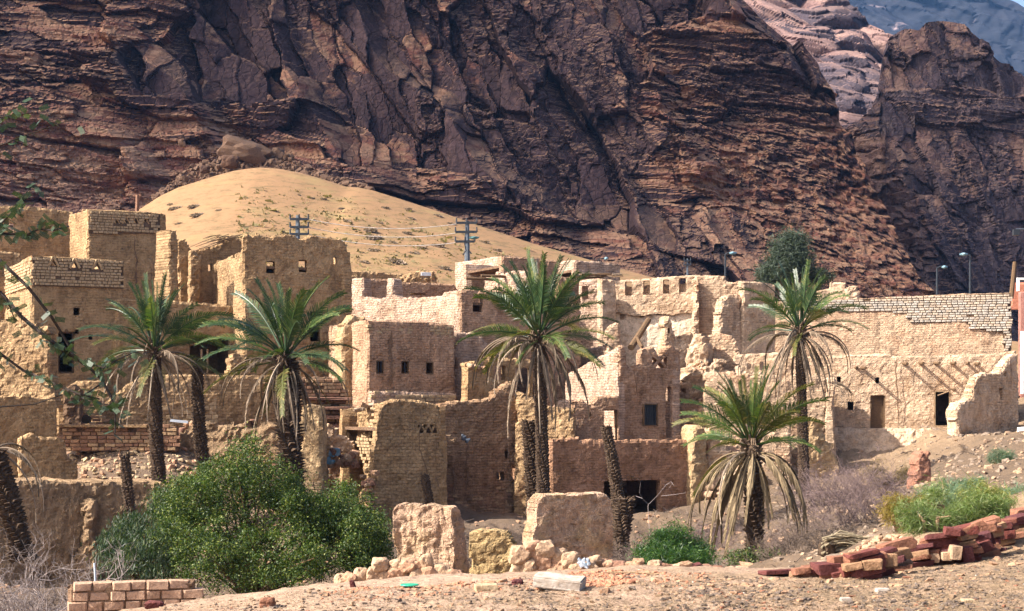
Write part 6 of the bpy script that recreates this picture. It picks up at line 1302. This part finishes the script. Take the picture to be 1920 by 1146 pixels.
for (x, y, w_, h, mt, tl) in ((1660, 1050, 40, 26, STN_TAN, 0), (1632, 1058, 42, 20, STN_TAN, -.08), (1596, 1062, 38, 14, STN_TAN, -.2), (1785, 996, 34, 16, STN_RED, .1), (1822, 988, 52, 14, STN_RED, -.4), (1790, 1036, 20, 28, STN_MUD, .1), (1812, 1040, 24, 32, STN_RED, -.15), (1840, 1026, 40, 22, STN_RED, -.35), (1750, 1045, 20, 18, STN_MUD, 0), (1772, 1042, 20, 16, STN_MUD, 0)):
    Y = onground(x, float(np.interp(x, ex, [e[2] for e in edge])), 22, 45).y - .1; s = Y / FPX; stone('stone', P(x, y, Y), (w_ * s, .34, h * s), 'slab', mt, T, r, rot=(0, tl, r.uniform(-.15, .15)))
# mound of earth behind it
heap('earth_mound', 'small sandy earth mound heaped behind the red stone wall', [(1570, 1055), (1600, 1030), (1640, 1012), (1680, 1004), (1710, 1008), (1722, 1030), (1700, 1050), (1640, 1062)], 33.6, 34.6, 900, .05, .2, STN_MUD, sd=8, core=False)
T = thing('palm_stump', 'uprooted palm root ball with old cut stalks lying behind the earth mound', 'palm stump', P(1580, 1045, 37)); m = MB()
for i in range(46):
    x0, y0 = 1545 + r.uniform(-6, 8), 1018 + r.uniform(-10, 24); a = P(x0, y0, 37 + r.uniform(-.3, .3)); dx = r.uniform(40, 110); b2 = P(x0 + dx, 1000 + r.uniform(-6, 34) + dx * .1, 37.2 + r.uniform(-.3, .3)); md = (a + b2) / 2 + Vector((0, 0, r.uniform(.05, .2))); m.tube([a, md, b2], [.022, .02, .01], 5)
m.build('stalks', plain('cut_stalks', (.3, .25, .16), (.18, .14, .09), 7), T)
m = MB(); V, F = rock_np('lump', STN_BRN)[1]; m.add(V * np.array([.5, .5, .55]) + np.array(P(1548, 1030, 37)), [F]); m.build('root_ball', BARK, T)
T = thing('red_rock', 'upright reddish mud rock standing on the slope below the right house', 'rock', P(1735, 915, 62))
wall(T, 'rock', 1716, 58, 10, [(1714, 935), (1716, 900), (1720, 870), (1727, 850), (1733, 846), (1737, 856), (1742, 846), (1747, 850), (1749, 880), (1750, 905), (1744, 935)], mat=mud('red_clay', (.27, .135, .09), (.33, .18, .12), None, brick=0), rag=.07, th=.8, rough=1.3, ds=.06)
# loose single stones and things on the path
def loose(lb, px, py, wd, hg, kind, mat, rz=0., tl=0., dp=1., name='stone', Y=None):
    p = onground(px, py, 20, 40); s = p.y / FPX; o = stone(name, p + Vector((0, 0, hg * s * .3)), (wd * s, wd * s * dp, hg * s), kind, mat, None, rnd, rot=(0, tl, rz)); tag(o, lb, 'stone'); return o
slab = plain('pale_stone', (.4, .35, .3), (.28, .225, .175), 9, .9, .5)
T = thing('stone_slab', 'whitish rectangular stone slab lying on the path in front of the mud block heap', 'stone slab', onground(1048, 1108, 20, 40)); m = MB(); q = base(T); bm = bmesh.new(); bmesh.ops.create_cube(bm, size=1); bmesh.ops.subdivide_edges(bm, edges=bm.edges, cuts=3, use_grid_fill=True)
for v in bm.verts: v.co = Vector((v.co.x * .74, v.co.y * .42, v.co.z * .17)); n_ = float(fbm(np.array([v.co.x * 6]), np.array([v.co.y * 6]), np.array([v.co.z * 6]), 5, 3)[0]); v.co *= 1 + .05 * n_; v.co.z += .012 * n_
bmesh.ops.bevel(bm, geom=[e for e in bm.edges if e.calc_face_angle(0) > .8], offset=.02, segments=2, affect='EDGES')
me = bpy.data.meshes.new('slab'); bm.to_mesh(me); bm.free(); o = link('slab', me, T, slab, Vector((0, 0, .11))); o.rotation_euler = (.1, .1, -.2)
loose('flat dark grey stone on the path left of the whitish slab', 911, 1110, 46, 17, 'slab', STN_GRY, .1)
loose('small reddish rounded stone on the path between rubble wall and frame bottom', 1185, 1102, 16, 10, 'chunk', STN_RED); loose('dark rock lying on the path right of the red soil', 1186, 1112, 18, 10, 'chunk', STN_GRY)
loose('reddish boulder at the bottom edge near the adobe brick wall', 290, 1138, 32, 16, 'lump', STN_RED); loose('round orange stone at the path edge below the big bush', 502, 1136, 26, 22, 'lump', STN_RED)
loose('orange red stone cluster block at the left end of the red soil', 970, 1096, 20, 14, 'lump', STN_RED); loose('brownish red square stone under the rubble wall at its left part', 661, 1104, 14, 18, 'chunk', STN_RED)
loose('pale flat stone in the lower right path', 1655, 1108, 26, 8, 'slab', slab); loose('flat white stone near the bottom right of the path', 1585, 1128, 20, 8, 'slab', slab); loose('flat pale stone at the right side of the path by the bottom corner', 1815, 1132, 26, 8, 'slab', STN_GRY)
loose('purple shard in front of the red stone wall', 1700, 1080, 14, 6, 'slab', STN_RED); loose('single tan stone on the right path between the pale stones', 1230, 1093, 20, 12, 'chunk', STN_MUD)
# green plastic disc, blue bottle scrap, stick
T = thing('plastic_lid', 'flat bright green plastic lid on the ground under the rubble wall', 'plastic lid', onground(768, 1101, 20, 40)); m = MB(); c = base(T); m.tube([c + Vector((0, 0, .03)), c + Vector((0, 0, .045))], [.15, .14], 18); m.build('lid', plain('green_plastic', (.02, .3, .17), (.02, .26, .15), 3, .4, 0), T)
T = thing('blue_rag', 'crumpled white and blue plastic scrap between the mud chunk and path stones', 'plastic scrap', P(1095, 1058, 31.5)); m = MB()
for i in range(9): V, F = rock_np('chunk', STN_GRY)[i % 8]; m.add(V * np.array([rnd.uniform(.06, .2), .05, rnd.uniform(.05, .16)]) @ np.array(Matrix.Rotation(rnd.uniform(-1, 1), 3, 'Y')).T + np.array(P(1086 + i * 2.2, 1056 - 5 * math.sin(i * 2), 31.3)), [F])
m.build('scrap', plain('blue_plastic', (.55, .6, .65), (.1, .16, .22), 9, .5, 0), T)
T = thing('blue_cloth', 'blue cloth hanging on the slanting collapsed roof slab', 'cloth', P(625, 860, 64.5)); m = MB()
for i in range(8): V, F = rock_np('chunk', STN_GRY)[i % 8]; m.add(V * np.array([rnd.uniform(.15, .35), .12, rnd.uniform(.15, .35)]) + np.array(P(622 + rnd.uniform(-6, 10), 856 + rnd.uniform(-10, 12), 64.3)), [F])
m.build('cloth', plain('blue_cloth', (.08, .2, .28), (.2, .26, .3), 6), T)
T = thing('stick', 'long thin pale stick lying by the path edge beyond the red soil', 'stick', onground(1190, 1078, 20, 40)); c = base(T); m = MB(); m.tube([c + Vector((-.45, .1, .04)), c + Vector((.0, 0, .05)), c + Vector((.45, -.1, .03))], [.014, .016, .012], 5); m.build('stick', WOODP, T)
T = thing('metal_sheet', 'pale metal strip lying on the brick ledge between the first palm and dead trunk', 'metal strip', P(335, 790, 65)); m = MB(); m.box(P(336, 790, 65), (.36, .05, .05), 0, 0, Matrix.Rotation(.1, 4, 'Y')); m.build('strip', plain('zinc', (.5, .55, .6), (.4, .44, .5), 3, .4, 0, .3), T)
# red crumbly soil patch
r_ = random.Random(12); pts = []; sz = []
for i in range(1500):
    a, q = r_.uniform(0, 6.28), r_.random() ** .6; px, py = 1120 + math.cos(a) * q * 75, 1088 + math.sin(a) * q * 17; pts.append((px, py)); sz.append(.02 + .07 * r_.random() ** 3)
def surf(pp, Y0=20, Y1=38):
    px = np.array([p[0] for p in pp]); py = np.array([p[1] for p in pp]); Y = np.full(len(pp), 27.)
    for it_ in range(12):
        z = gz((px - CX) / FPX * Y, Y); Y = np.clip(np.where(abs(HOR - py) > 1, z / ((HOR - py) / FPX), Y), Y0, Y1) * .6 + Y * .4
    x = (px - CX) / FPX * Y; return np.stack([x, Y, gz(x, Y) + gnoise(x, Y)], 1)
for i in range(1300):
    px = r_.uniform(600, 1340); lo = np.interp(px, [600, 900, 1200, 1460], [1110, 1092, 1074, 1082]); pts.append((px, lo + 26 * r_.random() ** 2)); sz.append(.015 + .06 * r_.random() ** 3)
RSOIL = stone_mat('red_soil', (.42, .19, .11), (.36, .16, .09), (.46, .26, .16))
scatter_rocks('red_soil', surf(pts), sz, 'chunk', RSOIL, sd=3)
# gravel all over the path
DGR = stone_mat('dark_pebble', (.12, .09, .07), (.07, .05, .04), (.17, .12, .09))
GRV = stone_mat('path_gravel', (.26, .175, .11), (.18, .12, .075), (.34, .24, .16))
for nm, mt, n, s0, s1, sd in (('gravel', GRV, 4200, .012, .1, 4), ('dark_gravel', DGR, 6500, .012, .1, 5), ('red_gravel', STN_RED, 1100, .012, .08, 6), ('pale_gravel', slab, 500, .012, .05, 16)):
    r_ = random.Random(sd); pp = []; ss = []
    while len(pp) < n:
        px = r_.uniform(300, 1935); lo = np.interp(px, [300, 600, 900, 1200, 1460, 1700, 1920], [1128, 1106, 1090, 1070, 1082, 1058, 1010]); py = r_.uniform(lo, 1160)
        if nm != 'gravel' and r_.random() > .25 + .75 * np.clip((px - 900) / 500, 0, 1): continue
        if float(noise(np.array([px / 60.]), np.array([py / 22.]), 0, sd)[0]) < r_.uniform(-.5, .3): continue
        pp.append((px, py)); ss.append(s0 + (s1 - s0) * r_.random() ** 5)
    scatter_rocks(nm, surf(pp), ss, 'chunk', mt, sd=sd, flat=.6)
# dry straw litter on the right of the path
r_ = np.random.default_rng(4); n = 16000; px = 500 + 1430 * r_.random(n) ** .6; lo = np.interp(px, [300, 900, 1200, 1460, 1700, 1920], [1128, 1090, 1072, 1084, 1060, 1012]); py = lo + (1165 - lo) * r_.random(n)
S = surf(list(zip(px, py))); a = r_.random(n) * 6.28; l = .02 + .07 * r_.random(n) ** 2; d = np.stack([np.cos(a) * l, np.sin(a) * l, .015 * r_.random(n)], 1); wv = np.stack([-np.sin(a), np.cos(a), 0 * a], 1) * .0035; up = np.array([0, 0, .006])
V = np.stack([S - d - wv + up, S - d + wv + up, S + d + wv + up * 2, S + d - wv + up * 2], 1).reshape(-1, 3); o = link('straw_litter', mesh_np('straw_litter', V, np.arange(4 * n).reshape(n, 4)), None, plain('straw', (.22, .16, .09), (.1, .07, .045), 3)); tag(o, kind='stuff')
r_ = random.Random(91); pp = [(r_.uniform(560, 1920), 0) for _ in range(150)]; pp = [(x, float(np.interp(x, [300, 600, 900, 1200, 1460, 1700, 1920], [1130, 1108, 1094, 1074, 1088, 1070, 1030])) + r_.uniform(0, 60) * r_.random()) for x, _ in pp]
scatter_rocks('path_stones', surf(pp), [.06 + .13 * r_.random() ** 2 for _ in pp], 'chunk', STN_BRN, sd=92, flat=.6)
# ravine floor and slope debris
def debris(nm, mt, box, n, s0, s1, sd, kind='chunk', Y0=30, Y1=84):
    r_ = random.Random(sd); pp = [(r_.uniform(box[0], box[2]), r_.uniform(box[1], box[3])) for i in range(n)]; pts = [onground(x, y, Y0, Y1) for x, y in pp[:0]]
    Y = np.array([r_.uniform(Y0, Y1) for _ in range(n)]); x = np.array([(r_.uniform(box[0], box[2]) - CX) / FPX for _ in range(n)]) * Y; z = gz(x, Y) + gnoise(x, Y); scatter_rocks(nm, np.stack([x, Y, z], 1), [s0 + (s1 - s0) * r_.random() ** 4 for _ in range(n)], kind, mt, sd=sd)
debris('slope_stones', STN_GRY, (1450, 0, 1980, 0), 3500, .03, .3, 21, Y0=36, Y1=80); debris('slope_lumps', STN_MUD, (1450, 0, 1980, 0), 2500, .03, .3, 22, Y0=36, Y1=80)
debris('ravine_stones', STN_BRN, (-50, 0, 1450, 0), 3500, .04, .35, 23, Y0=34, Y1=66); debris('bank_rubble', STN_GRY, (130, 0, 420, 0), 2600, .03, .32, 24, Y0=60, Y1=69); debris('bank_lumps', STN_MUD, (100, 0, 560, 0), 1500, .03, .35, 25, Y0=60, Y1=69)

# ------------------------------------------------------------------ poles, lamps, wires
def pole_wires(label, px, ytop, ybot, Y, arms, thick=.14, lamp=None, gp=None, col=GREYM):
    T = thing('utility_pole', label, 'utility pole', P(px, ybot, Y), gp); m = MB(); m.tube([P(px, ybot, Y), P(px, ytop, Y)], [thick, thick * .6], 8); m.build('pole', col, T)
    for (y, l, r_) in arms:
        m = MB(); a, b_ = P(px - l, y, Y - .1), P(px + r_, y, Y - .1); m.box((a + b_) / 2, ((b_.x - a.x) / 2, .06, .07)); ca = m.build('crossarm', METAL, T)
        for f in (0, .5, 1) if l + r_ > 30 else (0, 1):
            m = MB(); c = a.lerp(b_, f); m.tube([c, c + Vector((0, 0, .3))], [.06, .04], 6); m.build('insulator', METAL, ca)
    return T
Tp = pole_wires('blue grey power pole with three crossarms rising behind the large ochre tower', 558, 404, 470, 96, [(411, 14, 20), (426, 14, 20), (439, 14, 20)], .17)
Tq = pole_wires('tall power pole with three crossarms and a lamp left of the upper pink house', 876, 415, 530, 98, [(418, 20, 18), (435, 22, 18), (453, 22, 14)], .2)
m = MB(); V, F = rock_np('lump', METAL)[0]; m.add(V * np.array([.75, .4, .22]) + np.array(P(888, 446, 97.5)), [F]); m.build('lamp_head', plain('lamp_shell', (.1, .2, .2), (.05, .12, .12), 3, .3, 0), Tq)
m = MB(); m.tube([P(868, 478, 97.6), P(874, 470, 97.6), P(870, 452, 97.6)], [.04, .04, .03], 5); m.tube([P(884, 476, 97.6), P(878, 468, 97.6)], [.05, .04], 5); m.build('bracket', METAL, Tq)
for i, (ya, yb) in enumerate(((411, 420), (426, 437), (439, 455))):
    T = thing('power_line', ['topmost of the three thin wires between the two power poles', 'middle one of the three thin wires between the two power poles', 'lowest of the three thin wires between the two power poles'][i], 'wire', P(560, ya, 96), 'wires between the two power poles'); m = MB(); pts = []
    for t in np.linspace(0, 1, 14): a = P(576, ya, 96).lerp(P(858, yb, 98), t); pts.append(a - Vector((0, 0, 1.2 * 4 * t * (1 - t) * .35)))
    m.tube(pts, .022, 4); m.build('cable', plain('cable', (.55, .5, .45), None, 3, .5, 0), T)
pole_wires('small far power pole above the row of niches', 1289, 485, 530, 150, [(489, 6, 6), (497, 6, 6)], .12)
def lamp(label, px, ytop, ybot, Y, side, hw=18, thick=.075):
    T = thing('street_lamp', label, 'street lamp', P(px, ybot, Y), 'dark street lamps behind the houses'); m = MB(); m.tube([P(px, ybot, Y), P(px, ytop, Y)], [thick, thick * .7], 8); m.build('pole', METAL, T)
    m = MB(); m.tube([P(px, ytop + 1, Y), P(px + side * 8, ytop - 2, Y), P(px + side * 11, ytop - 1, Y)], [thick * .7] * 3, 6); m.build('arm', METAL, T)
    m = MB(); V, F = rock_np('lump', METAL)[0]; s = Y / FPX; m.add(V * np.array([hw * s, .35, 7 * s]) + np.array(P(px + side * 13, ytop - 1, Y)), [F]); m.build('lamp_head', plain('lamp_glass', (.25, .38, .42), (.08, .16, .2), 3, .25, 0), T); return T
lamp('black street lamp standing behind the peach stepped ruin', 1360, 476, 540, 92, 1); lamp('black street lamp with head on its right above the long brick wall', 1757, 502, 570, 90, 1, 14); lamp('tallest black street lamp with head on its left above the long brick wall', 1819, 478, 570, 90, -1)
T = lamp('small pale street lamp above the rubble roofed pink house', 1123, 486, 512, 110, 1, 9, .04)
T = thing('post', 'dark leaning timber post at the right end of the long brick wall', 'post', P(1897, 555, 86)); m = MB(); m.tube([P(1896, 560, 86), P(1903, 491, 86)], [.13, .11], 7); m.build('post', WOOD, T)
T = thing('post', 'short rusty post standing behind the vented ochre tower', 'post', P(258, 400, 84)); m = MB(); m.tube([P(257, 400, 84), P(258, 366, 84)], [.11, .11], 6); m.box(P(257, 367, 84), (.2, .06, .05)); m.build('post', STN_BRN, T)
T = thing('wall_lamp', 'black floodlight on a bracket at the right edge above the long wall', 'lamp', P(1915, 430, 88)); m = MB(); m.tube([P(1990, 429, 88), P(1905, 430, 88)], [.04, .04], 6); m.tube([P(1990, 430, 88), P(1990, 600, 88)], [.12, .1], 6); m.build('bracket', GREYM, T); m = MB(); m.box(P(1905, 436, 88), (.16, .15, .16)); m.build('lamp_head', METAL, T)
# ------------------------------------------------------------------ scrub on the dune
SCR = leaf_mat('dune_scrub', (.24, .17, .12), (.19, .14, .1), (.28, .2, .14), .2, .9, 1.)
r = random.Random(31); sp = [(365, 388, 22), (320, 384, 16), (330, 391, 22), (372, 404, 26), (690, 434, 26), (700, 447, 30), (760, 438, 18), (735, 455, 16), (700, 470, 20), (788, 466, 20), (740, 492, 34), (818, 462, 22), (775, 476, 18), (828, 504, 22), (605, 374, 12), (585, 372, 10), (720, 390, 14), (762, 393, 16), (650, 415, 18), (820, 405, 16), (870, 440, 14), (770, 410, 14), (905, 455, 18), (930, 470, 16), (680, 492, 18), (710, 418, 12), (560, 366, 9), (845, 420, 14), (640, 392, 12), (950, 482, 14), (410, 395, 10), (335, 420, 12)]
ms = []
for i in range(4):
    q = np.random.default_rng(i); n = 420; a = q.random(n) * 6.28; rr = q.random(n) ** .5; c = np.stack([np.cos(a) * rr, np.sin(a) * rr * .9, (1 - rr ** 2) * .3 * q.random(n) + .04 * np.sin(a * 3)], 1) * .5 * (1 + .35 * np.sin(a * 2 + i))[:, None]; d1 = q.normal(size=(n, 3)) * .07; d2 = q.normal(size=(n, 3)) * .05
    me = mesh_np('dry_scrub', np.stack([c - d1, c - d2, c + d1, c + d2], 1).reshape(-1, 3), np.arange(4 * n).reshape(n, 4)); me.materials.append(SCR); ms.append(me)
for (x, y, w_) in sp:
    p = duneP(x, y); o = bpy.data.objects.new('dry_scrub', ms[r.randrange(4)]); C.objects.link(o); s = w_ * p.y / FPX; o.location = p; o.scale = (s, s, s * .8); o.rotation_euler = (R(16), 0, r.uniform(-.5, .5)); tag(o, 'low dark dry scrub clump on the ' + ('left flank of the dune' if x < 440 else 'upper slope of the dune' if y < 400 else 'dune between the two power poles'), 'shrub', 'scrub clumps dotted over the dune')
pts = []; sz = []
while len(pts) < 1500:
    x, y = r.uniform(440, 1150), r.uniform(350, 530); t = np.interp(x, [d[0] for d in dtop], [d[1] for d in dtop])
    if y < t + 14 + r.uniform(0, 40): continue
    pts.append(duneP(x, y)[:]); sz.append(.08 + .4 * r.random() ** 4)
V = []; rr = np.random.default_rng(3)
for p, s in zip(pts, sz): n = 5; c = np.array(p) + rr.normal(size=(n, 3)) * s * np.array([.6, .4, .2]); d1 = rr.normal(size=(n, 3)) * s * .3; d2 = rr.normal(size=(n, 3)) * s * .3; V.append(np.stack([c - d1, c - d2, c + d1, c + d2], 1).reshape(-1, 3))
V = np.concatenate(V); o = link('dune_grass', mesh_np('dune_grass', V, np.arange(len(V)).reshape(-1, 4)), None, leaf_mat('dune_grass', (.19, .16, .07), (.24, .18, .085), None, .3, .9, 1.)); tag(o, kind='stuff')
# ------------------------------------------------------------------ boulders above the dune
BLD = stone_mat('scree_rock', (.1, .056, .036), (.055, .034, .027), (.14, .085, .055))
for lb, x, y, w_, h, Y, tl in (('huge flat topped boulder resting on the scree above the dune crest', 465, 287, 105, 48, 160, .28), ('smaller rounded boulder in front of the huge one', 432, 303, 34, 26, 157, 0), ('dark boulder at the right end of the huge one', 520, 292, 26, 30, 160, .2), ('lone round boulder on the scree left of the huge one', 341, 270, 14, 12, 160, 0), ('dark purple boulder low on the scree between the round and the huge boulders', 384, 318, 18, 14, 157, 0)):
    p = P(x, y, Y); s = Y / FPX; o = stone('boulder', p, (w_ * s, w_ * s * .7, h * s), 'lump', BLD, None, r, rot=(0, tl, .1)); tag(o, lb, 'boulder')
r_ = random.Random(41); pts = []; sz = []
for i in range(1900): x = r_.uniform(290, 700); y = np.interp(x, [290, 340, 480, 660, 700], [372, 345, 312, 348, 356]) - r_.uniform(-6, np.interp(x, [290, 350, 430, 540, 600, 700], [4, 34, 60, 36, 16, 2])) * r_.uniform(.3, 1); pts.append(P(x, y, 157 + (340 - y) * .06)[:]); sz.append(.15 + .9 * r_.random() ** 6)
scatter_rocks('scree', pts, sz, 'chunk', BLD, sd=42)
# ------------------------------------------------------------------ the air
m = bpy.data.materials.new('air'); m.use_nodes = True; nt_ = m.node_tree; nt_.nodes.clear(); out = nt_.nodes.new('ShaderNodeOutputMaterial'); vol = nt_.nodes.new('ShaderNodeVolumePrincipled')
vol.inputs['Color'].default_value = (.22, .48, 1, 1); vol.inputs['Density'].default_value = .00007; vol.inputs['Anisotropy'].default_value = 0; nt_.links.new(vol.outputs[0], out.inputs['Volume'])
mb = MB(); mb.box((0, 1400, 400), (2600, 1500, 430)); o = mb.build('haze', m); tag(o, kind='stuff')
